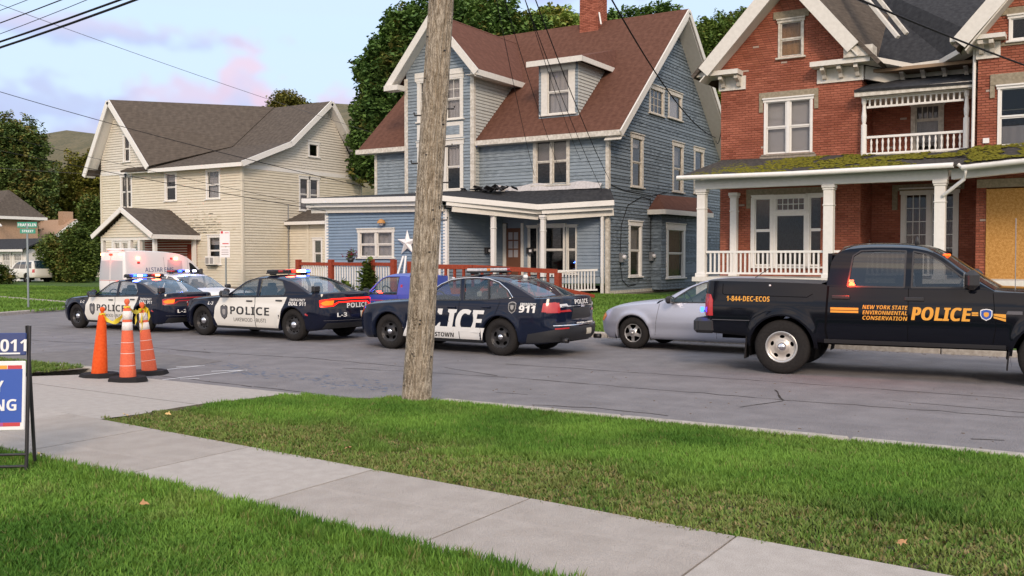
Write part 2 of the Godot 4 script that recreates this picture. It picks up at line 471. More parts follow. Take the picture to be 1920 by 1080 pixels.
	M.plate = mat(lin(.55, .52, .42), .5)
	M.decalwhite = mat(lin(.74, .73, .70), .5)
	M.decalblack = mat(lin(.012, .012, .014), .5)
	M.decalgold = mat(lin(.72, .33, .035), .45)
	M.decalred = mat(lin(.5, .03, .03), .5)
	M.decalgrey = mat(lin(.30, .29, .28), .5)
	M.vanstripe = mat(lin(.42, .43, .45), .5)
	M.glow_red = glow(Color(1.0, .10, .05), 5.0)
	M.glow_hot = glow(Color(1.0, .50, .30), 8.0)
	M.glow_blue = glow(Color(.12, .25, 1.0), 7.0)
	M.glow_white = glow(Color(.85, .85, 1.0), 7.0)
	M.glow_tail = glow(Color(1.0, .09, .03), 1.6)
	M.glow_turn = glow(Color(1.0, .36, .06), 1.3)

func brick_color(t: float) -> Color:
	# dull to bright red, t in 0..1, as a linear colour turned to sRGB
	var a := Vector3(.22, .070, .044); var b := Vector3(.41, .150, .098)
	var c := a.lerp(b, t)
	return lin(c.x, c.y, c.z)

# ---------------------------------------------------------------- houses
# A wall has its own axes: x along it (left to right seen from outside), y up, z out of it.
func front(u: float, v: float, y := 0.0) -> Transform3D: return Transform3D(Basis.IDENTITY, V(u, y, -v))
func rside(u: float, v: float, y := 0.0) -> Transform3D: return Transform3D(Basis(V(0, 0, -1), Vector3.UP, V(1, 0, 0)), V(u, y, -v))

func board_mesh(e: float, vinyl: bool) -> Mesh:
	var key := "board%.3f%s" % [e, vinyl]
	if mesh_cache.has(key): return mesh_cache[key]
	# one board a metre long: thick at its lower edge, lapping under the one above
	var st := new_st()
	add_prism(st, pv([[-.03, 0], [.034 if not vinyl else .045, 0], [.032 if not vinyl else .043, .012], [.002, e + .004], [-.03, e + .004]]), 0, 1, Transform3D(Basis(V(0, 0, 1), V(0, 1, 0), V(-1, 0, 0)) * Basis.IDENTITY, V(1, 0, 0)))
	mesh_cache[key] = fin(st)
	return mesh_cache[key]

func spans(poly: PackedVector2Array, y: float) -> Array:
	var xs := []
	for i in poly.size():
		var a := poly[i]; var b := poly[(i + 1) % poly.size()]
		if (a.y <= y) != (b.y <= y): xs.append(a.x + (b.x - a.x) * (y - a.y) / (b.y - a.y))
	xs.sort()
	var out := []
	for i in range(0, xs.size() - 1, 2): out.append([xs[i], xs[i + 1]])
	return out

func cut_spans(sp: Array, y0: float, y1: float, holes: Array) -> Array:
	for h in holes:
		if h[1] < y1 - .02 and h[1] + h[3] > y0 + .02:
			var nx := []
			for s in sp:
				if h[0] > s[0]: nx.append([s[0], minf(s[1], h[0])])
				if h[0] + h[2] < s[1]: nx.append([maxf(s[0], h[0] + h[2]), s[1]])
			sp = nx
	return sp.filter(func(s): return s[1] - s[0] > .04)

func wall_sheet(house: Node3D, W: Transform3D, poly: PackedVector2Array, holes: Array, m: Material, z := -.05, th := .06) -> MeshInstance3D:
	# the solid wall behind the boards or bricks, with its openings
	var hp := []
	for h in holes: hp.append(rect(h[0], h[1], h[0] + h[2], h[1] + h[3]))
	var st := SurfaceTool.new(); st.begin(Mesh.PRIMITIVE_TRIANGLES)
	map_patch(st, poly, hp, .45, .45, func(x, y): return V(x, y, z), false)
	map_patch(st, poly, hp, .45, .45, func(x, y): return V(x, y, z - th), true)
	st.index()
	var L := Transform3D(W.basis, W.origin - house.position)
	return part("wall", st.commit(), m, house, L)

func siding(house: Node3D, W: Transform3D, pts: Array, holes: Array, e: float, mats: Array, back: Material, vinyl := false) -> MeshInstance3D:
	var poly := pv(pts)
	var w := wall_sheet(house, W, poly, holes, back)
	var lo := 1e9; var hi := -1e9
	for p in poly: lo = minf(lo, p.y); hi = maxf(hi, p.y)
	var y := lo; var k := 0
	while y < hi - .02:
		var ee := minf(e, hi - y)
		for s in cut_spans(spans(poly, y + ee * .5), y, y + ee, holes):
			if s[1] - s[0] < .1: continue
			# long courses are made of several lengths, butted
			var n := 1 if vinyl or s[1] - s[0] < 3.2 else 2
			var mid: float = lerpf(s[0], s[1], rng.randf_range(.3, .7))
			for q in ([[s[0], s[1]]] if n == 1 else [[s[0], mid - .002], [mid + .002, s[1]]]):
				var o := part("board", board_mesh(e, vinyl), mats[rng.randi() % mats.size()], w)
				var tilt := 0.0 if vinyl else rng.randf_range(-.002, .002)
				o.transform = Transform3D(Basis(V(q[1] - q[0], tilt, 0), V(0, 1, 0), V(0, 0, 1)), V(q[0], y, 0.0 if vinyl else rng.randf_range(-.003, .003)))
				k += 1
		y += e
	return w

func bar(st: SurfaceTool, x0: float, y0: float, x1: float, y1: float, z0: float, z1: float):
	add_box(st, V((x0 + x1) / 2, (y0 + y1) / 2, (z0 + z1) / 2), V(x1 - x0, y1 - y0, z1 - z0))

func window(house: Node3D, W: Transform3D, h: Array, o := {}) -> MeshInstance3D:
	# h: the opening [x, y, width, height] in the wall's axes
	var L := Transform3D(W.basis, W * V(h[0] + h[2] / 2, h[1], 0) - house.position)
	var w: float = h[2]; var ht: float = h[3]; var cw: float = o.get("casing", .12); var m: Material = o.get("m", M.trim)
	var n: int = o.get("n", 1); var mul := .10
	var st := new_st()
	var pr: float = o.get("proud", .045)
	var ov := .012
	if cw > 0:
		bar(st, -w / 2 - cw, -.02, -w / 2 + ov, ht - ov, -.03, pr); bar(st, w / 2 - ov, -.02, w / 2 + cw, ht - ov, -.03, pr)
		bar(st, -w / 2 - cw - .03, ht - ov, w / 2 + cw + .03, ht + cw * 1.25, -.03, pr + .012)
		bar(st, -w / 2 - cw - .05, ht + cw * 1.25 + .001, w / 2 + cw + .05, ht + cw * 1.25 + .045, -.03, pr + .05)
	var lw := (w - mul * (n - 1)) / n
	var panes := []
	for i in n:
		var x0 := -w / 2 + i * (lw + mul)
		if i > 0: bar(st, x0 - mul, 0, x0, ht, -.05, pr - .012)
		var r := .05
		var rows: Array = o.get("rows", [.5])
		# sashes, the upper one set out from the lower
		var ys := [0.0]
		for q in rows: ys.append(q * ht)
		ys.append(ht)
		for j in ys.size() - 1:
			var z := -.035 - (.025 if j == 0 and ys.size() > 2 else 0.0)
			var y0: float = ys[j]; var y1: float = ys[j + 1]
			bar(st, x0, y0, x0 + r, y1, z, z + .035); bar(st, x0 + lw - r, y0, x0 + lw, y1, z, z + .035)
			bar(st, x0 + r, y0, x0 + lw - r, y0 + r, z, z + .035); bar(st, x0 + r, y1 - r * .8, x0 + lw - r, y1, z, z + .035)
			panes.append([x0 + r, y0 + r, x0 + lw - r, y1 - r * .8, z + .012])
			var g: Array = o.get("grid", [1, 1])
			if j == ys.size() - 2 or o.get("gridall", true):
				for q in range(1, g[0]): bar(st, x0 + r + (lw - 2 * r) * q / g[0] - .011, y0 + r, x0 + r + (lw - 2 * r) * q / g[0] + .011, y1 - r * .8, z + .004, z + .028)
				for q in range(1, g[1]): bar(st, x0 + r, y0 + r + (y1 - y0 - 1.8 * r) * q / g[1] - .011, x0 + lw - r, y0 + r + (y1 - y0 - 1.8 * r) * q / g[1] + .011, z + .005, z + .027)
	var wd := part("window", fin(st), m, house, L)
	for p in panes: part("pane", box_mesh(V(p[2] - p[0], p[3] - p[1], .005)), M.pane, wd, at(V((p[0] + p[2]) / 2, (p[1] + p[3]) / 2, p[4])))
	if cw > 0:
		part("sill", box_mesh(V(w + cw * 2 + .14, .06, .16), .01), o.get("sill", m), wd, at(V(0, -.05, .03)))
	if o.has("curtain"):
		var cst := new_st(true)
		var x := -w / 2
		var f0: float = o.get("c0", 0.0); var f1: float = o.get("c1", 1.0)
		var amp: float = 0.0 if o.get("flat", false) else rng.randf_range(.008, .024); var fq := rng.randf_range(24, 46)
		var wav := func(xx): return -.16 + amp * sin(xx * fq) + amp * .5 * sin(xx * fq * .37)
		while x < w / 2 - .001:
			var x2 := minf(x + .03, w / 2)
			quad(cst, V(x, ht * f0, wav.call(x)), V(x2, ht * f0, wav.call(x2)), V(x2, ht * f1, wav.call(x2)), V(x, ht * f1, wav.call(x)))
			x = x2
		part("curtain", fin(cst), o.curtain, wd)
	return wd

func hbox(house: Node3D, called: String, lo: Vector3, hi: Vector3, m: Material, ch := 0.0) -> MeshInstance3D:
	# a box between two corners given as (u, y, v)
	var a := V(lo.x, lo.y, -hi.z); var b := V(hi.x, hi.y, -lo.z)
	return part(called, box_mesh(b - a, ch), m, house, at((a + b) / 2 - house.position))

func hbar(house: Node3D, called: String, a: Vector3, b: Vector3, w: float, h: float, m: Material, up := Vector3.UP) -> MeshInstance3D:
	# a straight timber between two points given as (u, y, v); w across, h along 'up'
	var A := V(a.x, a.y, -a.z); var B := V(b.x, b.y, -b.z)
	var d := (B - A).normalized(); var s := d.cross(up).normalized(); var u2 := s.cross(d)
	return part(called, box_mesh(V((B - A).length(), h, w)), m, house, Transform3D(Basis(d, u2, s), (A + B) / 2 - house.position))

func hslab(house: Node3D, called: String, pts: Array, th: float, m: Material) -> MeshInstance3D:
	# a flat piece through points given as (u, y, v), counter-clockwise seen from outside
	var q := []
	for p in pts: q.append(V(p[0], p[1], -p[2]) - house.position)
	return part(called, slab(q, th), m, house)

func column(house: Node3D, u: float, v: float, y0: float, y1: float, w: float, m: Material):
	var c := hbox(house, "porch_post", V(u - w / 2, y0, v - w / 2), V(u + w / 2, y1, v + w / 2), m, .012)
	for q in [[y1 - .10, .10, w + .09], [y1 - .16, .05, w + .05], [y0, .12, w + .07], [y1 - .62, .03, w + .04]]:
		part("post_trim", box_mesh(V(q[2], q[1], q[2]), .01), m, c, at(V(0, q[0] + q[1] / 2 - (y0 + y1) / 2, 0)))
	return c

func railing(house: Node3D, a: Vector3, b: Vector3, h: float, gap: float, m: Material, bw := .04, rail_m: Material = null):
	# a and b: ends at the deck (u, y, v)
	var rm: Material = rail_m if rail_m else m
	var r := hbar(house, "railing", a + V(0, h, 0), b + V(0, h, 0), .09, .07, rm)
	hbar(house, "bottom_rail", a + V(0, .12, 0), b + V(0, .12, 0), .06, .06, rm)
	var n := int((b - a).length() / gap)
	for i in range(1, n):
		var p := a.lerp(b, float(i) / n)
		hbox(house, "baluster", p + V(-bw / 2, .151, -bw / 2), p + V(bw / 2, h - .036, bw / 2), m)

func brackets(house: Node3D, us: Array, v: float, y: float, m: Material):
	for u in us:
		var st := new_st()
		add_prism(st, pv([[0, 0], [.40, 0], [.40, -.10], [.28, -.14], [.16, -.20], [.10, -.32], [0, -.34]]), -.06, .06, Transform3D(Basis(V(0, 0, 1), Vector3.UP, V(-1, 0, 0)), V(u, y, -v) - house.position))
		part("bracket", fin(st), m, house)

# ---- the cream two-storey house
func build_beige_house():
	var h := thing("cream_house", "cream two-storey house with grey roof behind the ambulance", "house", V(-47, .2, -41))
	var vf := 37.0; var uc := -40.6; var ul := -53.0; var ye := 7.3; var vb := 46.8
	var F := front(0, vf); var S := rside(uc, 0)
	# front wall with its gable over the left part
	var fw := [[-43.4, 5.24, .98, 1.52], [-46.95, 5.24, .86, 1.52], [-51.05, 4.95, .42, 1.85], [-50.55, 4.95, .42, 1.85], [-43.3, 1.55, .9, 1.5]]
	siding(h, F, [[ul, .3], [uc, .3], [uc, 7.02], [ul, 7.02]], fw, .15, M.vinyl, M.vinyl[0], true)
	var gw := [[-50.75, 7.72, .5, 1.5]]
	siding(h, front(0, vf), [[ul, 7.02], [-47.7, 7.02], [-51.3, 11.12], [-53.0, 7.93]], gw, .15, M.shingle_gable, M.shingle_gable[0], true)
	hbox(h, "frieze_board", V(ul - .02, 6.94, vf - .05), V(uc - 5.4, 7.16, vf + .01), M.white)
	var sw := [[40.9 + .5, 4.72, .68, 1.85], [40.9 + 1.35, 4.72, .68, 1.85]]
	siding(h, S, [[vf, .3], [vb, .3], [vb, 6.9], [vf, 6.9]], sw, .15, M.vinyl, M.vinyl[0], true)
	siding(h, S, [[vf, 6.9], [vb, 6.9], [43.7, 11.0], [40.4, 8.3]], [[42.2, 7.95, .72, .72]], .15, M.shingle_gable, M.shingle_gable[0], true)
	hbox(h, "frieze_board", V(uc - .01, 6.84, vf), V(uc + .05, 7.06, vb), M.white)
	for q in [[uc, vf], [ul, vf], [uc, vb]]: hbox(h, "corner_board", V(q[0] - .07, .3, q[1] - .07), V(q[0] + .07, 7.0, q[1] + .07), M.vinyl[1])
	for q in fw: window(h, F, q, {m = M.white, casing = .1, curtain = M.curtain, c0 = 0.0 if q[0] == -43.4 else .72})
	window(h, F, gw[0], {m = M.white, casing = .1})
	for q in sw: window(h, S, q, {m = M.white, casing = .1, curtain = M.curtain_grey, c1 = .7})
	window(h, S, [42.2, 7.95, .72, .72], {m = M.white, casing = .12, rows = []})
	# back and left walls, floor between storeys
	hbox(h, "wall", V(ul, .3, vb - .1), V(uc, 7.0, vb), M.vinyl[0]); hbox(h, "wall", V(ul, .3, vf + .12), V(ul + .1, 7.0, vb - .11), M.vinyl[0])
	hbox(h, "floor", V(ul + .12, 3.9, vf + .14), V(uc - .14, 4.1, vb - .12), M.roomfloor)
	# roofs: main ridge runs along the street, steep above and easing towards the eave; the left gable faces the street
	var ym := 11.35; var vr := 43.6; var uo := uc + .55; var vo := vf - .5
	hslab(h, "roof", [[-53.4, ym, vr], [-53.4, 8.55, 40.2], [uo, 8.55, 40.2], [uo, ym, vr]], .12, M.greyroof)
	hslab(h, "roof", [[-50.5, 8.56, 40.2], [-50.5, 7.12, vo], [uo, 7.12, vo], [uo, 8.56, 40.2]], .12, M.greyroof)
	hslab(h, "roof", [[-53.4, 7.0, vb + .5], [-53.4, ym, vr], [uo, ym, vr], [uo, 7.0, vb + .5]], .12, M.greyroof)
	var ug := -51.3; var yg := 11.4
	hslab(h, "roof", [[ug, yg, 36.3], [-47.75, 7.22, 36.3], [-44.9, 8.6, 40.2], [-44.9, yg, 43.6], [ug, yg, 43.6]], .10, M.greyroof)
	hslab(h, "roof", [[ug, yg, 44], [-53.7, 7.0, 44], [-53.7, 7.0, 36.3], [ug, yg, 36.3]], .10, M.greyroof)
	# rakes and eave trim
	var A := [[V(ug, yg - .12, 36.28), V(-47.7, 7.13, 36.28)], [V(ug, yg - .12, 36.28), V(-53.75, 6.9, 36.28)], [V(uo + .02, ym - .12, vr), V(uo + .02, 8.42, 40.2)], [V(uo + .02, 8.43, 40.2), V(uo + .02, 7.0, vo)], [V(uo + .02, ym - .12, vr), V(uo + .02, 6.9, vb + .5)]]
	for q in A: hbar(h, "rake_board", q[0], q[1], .07, .30, M.white)
	hbar(h, "eave_board", V(-47.9, 6.98, vo - .02), V(uo, 6.98, vo - .02), .06, .22, M.white)
	hslab(h, "soffit", [[-50.0, 6.93, vf], [uo, 6.93, vf], [uo, 6.93, vo], [-50.0, 6.93, vo]], .02, M.white)
	hslab(h, "soffit", [[ug, yg - .3, 36.3], [ug, yg - .3, vf], [-53.7, 6.85, vf], [-53.7, 6.85, 36.3]], .02, M.white)
	hslab(h, "soffit", [[uc, ym - .3, vr], [uo, ym - .3, vr], [uo, 6.75, vb + .5], [uc, 6.75, vb + .5]], .02, M.white)
	# entrance porch under its own gable
	var pf := 34.05; var pa := -46.6; var pl := -49.2; var pr := -44.0; var py := 3.2
	hslab(h, "porch_roof", [[pa, 4.7, 33.7], [pr, py, 33.7], [pr, py, vf], [pa, 4.7, vf]], .1, M.greyroof)
	hslab(h, "porch_roof", [[pl, py, 33.7], [pa, 4.7, 33.7], [pa, 4.7, vf], [pl, py, vf]], .1, M.greyroof)
	hbar(h, "rake_board", V(pa, 4.58, 33.68), V(pr + .05, py - .13, 33.68), .06, .26, M.white)
	hbar(h, "rake_board", V(pa, 4.58, 33.68), V(pl - .05, py - .13, 33.68), .06, .26, M.white)
	hbar(h, "eave_board", V(pr + .03, py - .15, 33.7), V(pr + .03, py - .15, vf), .06, .24, M.white)
	siding(h, front(0, pf), [[pl + .3, py - .15], [pr - .3, py - .15], [pa, 4.45]], [], .15, M.vinyl, M.vinyl[0], true)
	for u in [pl + .35, -47.9, -47.2, -46.4, -45.6, pr - .35]: hbox(h, "porch_post", V(u - .09, .6, pf + .02), V(u + .09, py - .15, pf + .2), M.white)
	hbox(h, "porch_post", V(pr - .44, .6, vf - .3), V(pr - .26, py - .15, vf - .1), M.white)
	hbox(h, "porch_beam", V(pl + .25, py - .32, pf + .005), V(pr - .25, py - .15, pf + .21), M.white)
	hbox(h, "porch_floor", V(pl + .2, .45, pf), V(pr - .2, .6, vf - .01), M.foundation)
	hbox(h, "porch_wall", V(pl + .3, .61, pf + .05), V(-45.7, 1.35, pf + .15), M.vinyl[0])
	for u in [-47.8, -47.1]: window(h, front(0, pf + .1), [u, 1.4, .5, 1.35], {m = M.white, casing = .06, curtain = M.curtain_red, c1 = .4})
	hbox(h, "door", V(-45.1, .61, vf - .06), V(-44.3, 2.7, vf - .03), M.redwood)
	hslab(h, "porch_ceiling", [[pl + .3, py - .14, pf], [pl + .3, py - .14, vf], [pr - .2, py - .14, vf], [pr - .2, py - .14, pf]], .02, M.doorwood)
	hbox(h, "porch_back_wall", V(pl + .3, .61, vf - .03), V(pr - .3, py - .2, vf - .022), M.redwood)
	hbox(h, "foundation", V(ul, -.3, vf - .02), V(uc + .02, .3, vb + .02), M.foundation)
	# low extension on the right wall
	siding(h, front(0, 40.5), [[uc + .1, .3], [uc + 2.9, .3], [uc + 2.9, 3.9], [uc + .1, 3.9]], [[uc + 2.0, 1.4, .55, 1.5]], .15, M.vinyl, M.vinyl[0], true)
	window(h, front(0, 40.5), [uc + 2.0, 1.4, .55, 1.5], {m = M.white, casing = .1})
	hbox(h, "corner_board", V(uc + 1.5, .3, 40.42), V(uc + 1.64, 3.9, 40.49), M.vinyl[1])
	hbox(h, "wall", V(uc + 2.8, .3, 40.6), V(uc + 2.9, 3.9, 43.5), M.vinyl[0])
	hslab(h, "extension_roof", [[uc + .02, 4.75, 42.0], [uc - .0, 3.98, 40.1], [uc + 3.2, 3.98, 40.1], [uc + 2.4, 4.75, 42.0]], .1, M.greyroof)
	hslab(h, "extension_roof", [[uc + 2.4, 4.75, 42.0], [uc + 3.2, 3.98, 40.1], [uc + 3.2, 3.98, 43.6]], .1, M.greyroof)
	hbar(h, "eave_board", V(uc + .06, 3.88, 40.08), V(uc + 3.2, 3.88, 40.08), .05, .18, M.white)
	# moss-streaked boards left where a gutter leaked
	var st := new_st()
	for i in 150:
		var q := V(rng.randfn(-43.6, .8), 3.25 + absf(rng.randfn(0, .55)), 0)
		add_box(st, V(q.x, snappedf(q.y - .3, .15) + .3 + .03, -vf + .041) - h.position, V(rng.randf_range(.05, .4), rng.randf_range(.01, .05), .003))
	part("mildew", fin(st), M.stain, h).set_meta("kind", "stuff")
	# service pipe on the right wall
	part("conduit", tube_mesh([V(uc + .05, .5, -40.4) - h.position, V(uc + .05, 5.0, -40.4) - h.position], .03, 6), M.steel, h)
	var ac := thing("air_conditioner", "white window air conditioner under the cream house's lower window", "air conditioner", V(-42.85, 1.5, -36.85))
	part("case", box_mesh(V(.75, .48, .5), .02), M.white, ac, at(V(0, .24, 0)))
	part("grille", box_mesh(V(.26, .34, .01)), M.decalgrey, ac, at(V(-.18, .24, .256)))
	part("grille", box_mesh(V(.26, .34, .01)), M.decalgrey, ac, at(V(.18, .24, .256)))
	part("drip_tray", box_mesh(V(.7, .06, .4)), M.plastic, ac, at(V(0, -.032, -.02)))
	var d := thing("satellite_dish", "small pale satellite dish on the cream house's grey roof", "satellite dish", V(-47.6, 9.4, -41.3))
	part("dish", lathe_mesh([[0, 0], [.18, .03], [.32, .10], [.33, .11]], 18, true, at(V(.1, .55, 0), Basis(Vector3.RIGHT, 1.0) * Basis(Vector3.BACK, -.5))), M.signwhite, d)
	part("mast", tube_mesh([V(-.1, -.1, 0), V(-.05, .35, 0), V(.1, .55, 0)], .03, 6), M.steel, d)
	part("feed_arm", tube_mesh([V(.1, .45, .1), V(.45, .65, .35)], .02, 6), M.steel, d)

# ---- the blue house
func build_blue_house():
	var h := thing("blue_house", "weathered blue clapboard house with brown roof and dormer", "house", V(-22, .3, -39))
	var vf := 33.5; var uc := -16.55; var ul := -28.1; var vb := 45.9; var ye := 7.06
	var F := front(0, vf); var S := rside(uc, 0); var vr := 39.9; var yr := 12.75
	var fw := [[-19.78, 4.83, .66, 1.80], [-19.02, 4.83, .66, 1.80], [-22.15, .98, 1.0, 2.35], [-19.55, 1.28, 1.05, 1.84], [-20.12, 1.28, .40, 1.84], [-18.34, 1.28, .40, 1.84]]
	siding(h, F, [[-22.6, 3.9], [uc, 3.9], [uc, 7.0], [-22.6, 7.0]], [[-19.78, 4.83, 1.42, 1.80]], .135, M.bluewood, M.bluewood[0])
	window(h, F, [-19.78, 4.83, 1.42, 1.80], {n = 2, m = M.oldtrim, casing = .13, curtain = M.curtain_grey, c0 = .5, flat = true})
	siding(h, front(0, vf + .02), [[-21.4, .9], [uc, .9], [uc, 3.88], [-21.4, 3.88]], fw.slice(2), .135, M.porchgrey, M.porchgrey[0])
	# left part of the front behind the enclosed room
	siding(h, F, [[ul, 3.9], [-25.95, 3.9], [-25.95, 7.0], [ul, 7.0]], [], .135, M.bluewood, M.bluewood[0])
	# gable end
	var sw := [[35.62, 4.80, .95, 1.95], [39.95, 4.86, 1.0, 2.0], [42.5, 4.92, 1.0, 1.95], [37.4, 8.0, 1.32, 1.0], [39.42, 8.05, 1.32, 1.0], [35.45, 1.15, 1.0, 2.05]]
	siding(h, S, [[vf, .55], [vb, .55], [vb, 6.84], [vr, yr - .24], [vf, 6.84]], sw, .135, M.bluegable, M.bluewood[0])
	for i in sw.size():
		window(h, S, sw[i], {m = M.oldtrim if i < 5 else M.white, casing = .13, rows = [.5] if i < 3 or i == 5 else [], grid = [3, 3] if i == 3 else [1, 1], curtain = M.curtain if i == 4 or i == 0 else M.curtain_grey, c0 = [.82, .6, .9, .85, .1, .5][i]})
	# walls out of sight
	hbox(h, "wall", V(ul, .5, vb - .1), V(uc - .12, 7.0, vb), M.bluewood[0]); hbox(h, "wall", V(ul, .5, vf + .12), V(ul + .1, 7.0, vb - .12), M.bluewood[0])
	hbox(h, "wall", V(ul, .5, vf + .01), V(-22.3, 3.9, vf + .1), M.bluewood[0])
	hbox(h, "floor", V(ul + .12, 3.75, vf + .14), V(uc - .14, 3.9, vb - .12), M.roomfloor); hbox(h, "floor", V(ul + .12, 7.0, vf + .3), V(uc - .14, 7.1, vb - .3), M.roomfloor)
	hbox(h, "foundation", V(ul, -.2, vf + .02), V(uc + .02, .42, vb + .02), M.foundation)
	# foundation stones along the gable
	var v := vf
	while v < 42.0:
		var l := rng.randf_range(.35, .7)
		for k in 2:
			hbox(h, "stone", V(uc + .021, .12 + k * .18, v + .01), V(uc + .06 + rng.randf() * .02, .28 + k * .18, minf(v + l, 42.0) - .01), M.foundation, .012)
		v += l
	hbox(h, "sill_board", V(uc - .02, .48, vf - .02), V(uc + .05, .6, vb), M.oldtrim)
	for q in [[uc, vf, .45, 7.0], [ul, vf, 3.9, 7.0]]: hbox(h, "corner_board", V(q[0] - .10, q[2], q[1] - .045), V(q[0] + .045, q[3], q[1] + .11), M.oldtrim)
	hbox(h, "corner_board", V(-22.7, 3.9, vf - .045), V(-22.55, 7.0, vf + .05), M.oldtrim)
	# main roof
	var uo := uc + .72; var vo := vf - .42; var yo := 6.68
	hslab(h, "roof", [[-28.9, yr, vr], [-28.9, yo, vo], [uo, yo, vo], [uo, yr, vr]], .12, M.brownroof)
	hslab(h, "roof", [[-28.9, yo, vb + .42], [-28.9, yr, vr], [uo, yr, vr], [uo, yo, vb + .42]], .12, M.brownroof)
	hbar(h, "rake_board", V(uo + .02, yr - .14, vr), V(uo + .02, yo - .10, vo), .06, .26, M.trim)
	hbar(h, "rake_board", V(uo + .02, yr - .14, vr), V(uo + .02, yo - .10, vb + .42), .06, .26, M.trim)
	hslab(h, "soffit", [[uc + .02, yr - .42, vr], [uo, yr - .42, vr], [uo, yo - .34, vb + .42], [uc + .02, yo - .34, vb + .42]], .03, M.trim)
	hslab(h, "soffit", [[uc + .02, yr - .42, vr], [uc + .02, yo - .30, vo], [uo, yo - .30, vo], [uo, yr - .42, vr]], .03, M.trim)
	hbar(h, "eave_board", V(-22.6, yo - .05, vo - .02), V(uo, yo - .05, vo - .02), .05, .20, M.oldtrim)
	hbar(h, "eave_board", V(-28.95, yo - .05, vo - .02), V(-25.9, yo - .05, vo - .02), .05, .20, M.oldtrim)
	hslab(h, "soffit", [[-28.9, yo - .16, vf], [uo, yo - .16, vf], [uo, yo - .16, vo], [-28.9, yo - .16, vo]], .02, M.oldtrim)
	# chimney
	brick_box(h, "chimney", V(-20.9, 11.6, 39.3), V(-19.95, 14.9, 40.2), 12)
	hbar(h, "chimney_brace", V(-19.6, 12.35, 38.9), V(-19.9, 13.0, 39.3), .06, .05, M.trim)
	# front gable bay
	var bf := 33.0; var bl := -26.0; var br := -22.55; var be := 9.6
	var bw := [[-25.25, 7.72, .72, 1.65], [-23.87, 7.72, .72, 1.65], [-25.25, 4.76, .72, 1.88], [-23.87, 4.76, .72, 1.88]]
	siding(h, front(0, bf), [[bl, 3.9], [br, 3.9], [br, be + .25], [-24.28, 11.82], [bl, be + .27]], bw, .135, M.bluewood, M.bluewood[0])
	siding(h, rside(br, 0), [[bf, 3.9], [vf + .02, 3.9], [vf + .02, 6.7], [36.6, 9.55], [bf, 9.55]], [], .135, M.palewood, M.oldtrim)
	hbox(h, "wall", V(bl, 3.9, bf + .12), V(bl + .1, be, 36.5), M.bluewood[0])
	for q in bw: window(h, front(0, bf), q, {m = M.trim, casing = .15, curtain = M.curtain, c0 = .0 if q[1] > 6 else .5, grid = [2, 2] if q[1] > 6 else [1, 1], gridall = false})
	for q in [[-25.25, .72], [-23.87, .72]]:
		hbox(h, "panel_frame", V(q[0] - .15, 6.92, bf - .05), V(q[0] + q[1] + .15, 7.58, bf + .01), M.trim)
		hbox(h, "panel", V(q[0] + .02, 7.05, bf - .062), V(q[0] + q[1] - .02, 7.42, bf - .052), M.bluewood[2])
	hbox(h, "belt_board", V(-25.5, 9.42, bf - .07), V(-23.0, 9.78, bf + .01), M.trim)
	for u in [bl, br]: hbox(h, "corner_board", V(u - .09, 3.9, bf - .04), V(u + .09, be, bf + .1), M.oldtrim)
	var gy := 12.15; var gu := -24.28
	hslab(h, "roof", [[gu, gy, 32.5], [-22.05, 9.55, 32.5], [-22.05, 9.55, 36.8], [gu, gy, 39.6]], .10, M.brownroof2)
	hslab(h, "roof", [[gu, gy, 39.6], [-26.6, 9.4, 36.6], [-26.6, 9.4, 32.5], [gu, gy, 32.5]], .10, M.brownroof2)
	hbar(h, "rake_board", V(gu, gy - .16, 32.48), V(-22.0, 9.42, 32.48), .06, .28, M.trim); hbar(h, "rake_board", V(gu, gy - .16, 32.48), V(-26.65, 9.22, 32.48), .06, .30, M.trim)
	hslab(h, "soffit", [[gu, gy - .32, 32.5], [gu, gy - .32, bf], [-26.6, 9.2, bf], [-26.6, 9.2, 32.5]], .03, M.trim)
	hslab(h, "soffit", [[gu, gy - .32, bf], [gu, gy - .32, 32.5], [-22.05, 9.28, 32.5], [-22.05, 9.28, bf]], .03, M.trim)
	hbar(h, "eave_board", V(-22.03, 9.45, 32.5), V(-22.03, 9.45, 36.4), .05, .24, M.trim)
	hslab(h, "soffit", [[br, 9.36, 32.5], [br, 9.36, 36.4], [-22.05, 9.36, 36.4], [-22.05, 9.36, 32.5]], .02, M.trim)
	hbar(h, "eave_return", V(-26.65, 9.15, 32.5), V(-25.9, 9.15, 32.5), .5, .22, M.trim)
	# dormer
	var df := 34.1
	siding(h, front(0, df), [[-20.0, 7.3], [-18.2, 7.3], [-18.2, 9.8], [-20.0, 9.8]], [[-19.6, 7.72, 1.0, 1.75]], .135, M.bluewood, M.trim)
	window(h, front(0, df), [-19.6, 7.72, 1.0, 1.75], {m = M.trim, casing = .28, curtain = M.curtain, c0 = 0.0})
	siding(h, rside(-18.2, 0), [[df, 7.3], [df + .2, 7.3], [36.8, 9.75], [df, 9.75]], [], .135, M.palewood, M.oldtrim)
	hbox(h, "wall", V(-20.0, 7.3, df + .12), V(-19.92, 9.7, 36.4), M.bluewood[0])
	hslab(h, "dormer_roof", [[-20.3, 9.82, 33.7], [-17.85, 9.82, 33.7], [-18.3, 10.9, 37.9], [-19.8, 10.9, 37.9]], .12, M.brownroof2)
	hslab(h, "dormer_roof", [[-17.85, 9.82, 33.7], [-17.85, 9.82, 36.9], [-18.3, 10.9, 37.9]], .1, M.brownroof2)
	hslab(h, "dormer_roof", [[-20.3, 9.82, 33.7], [-19.8, 10.9, 37.9], [-20.3, 9.82, 36.9]], .1, M.brownroof2)
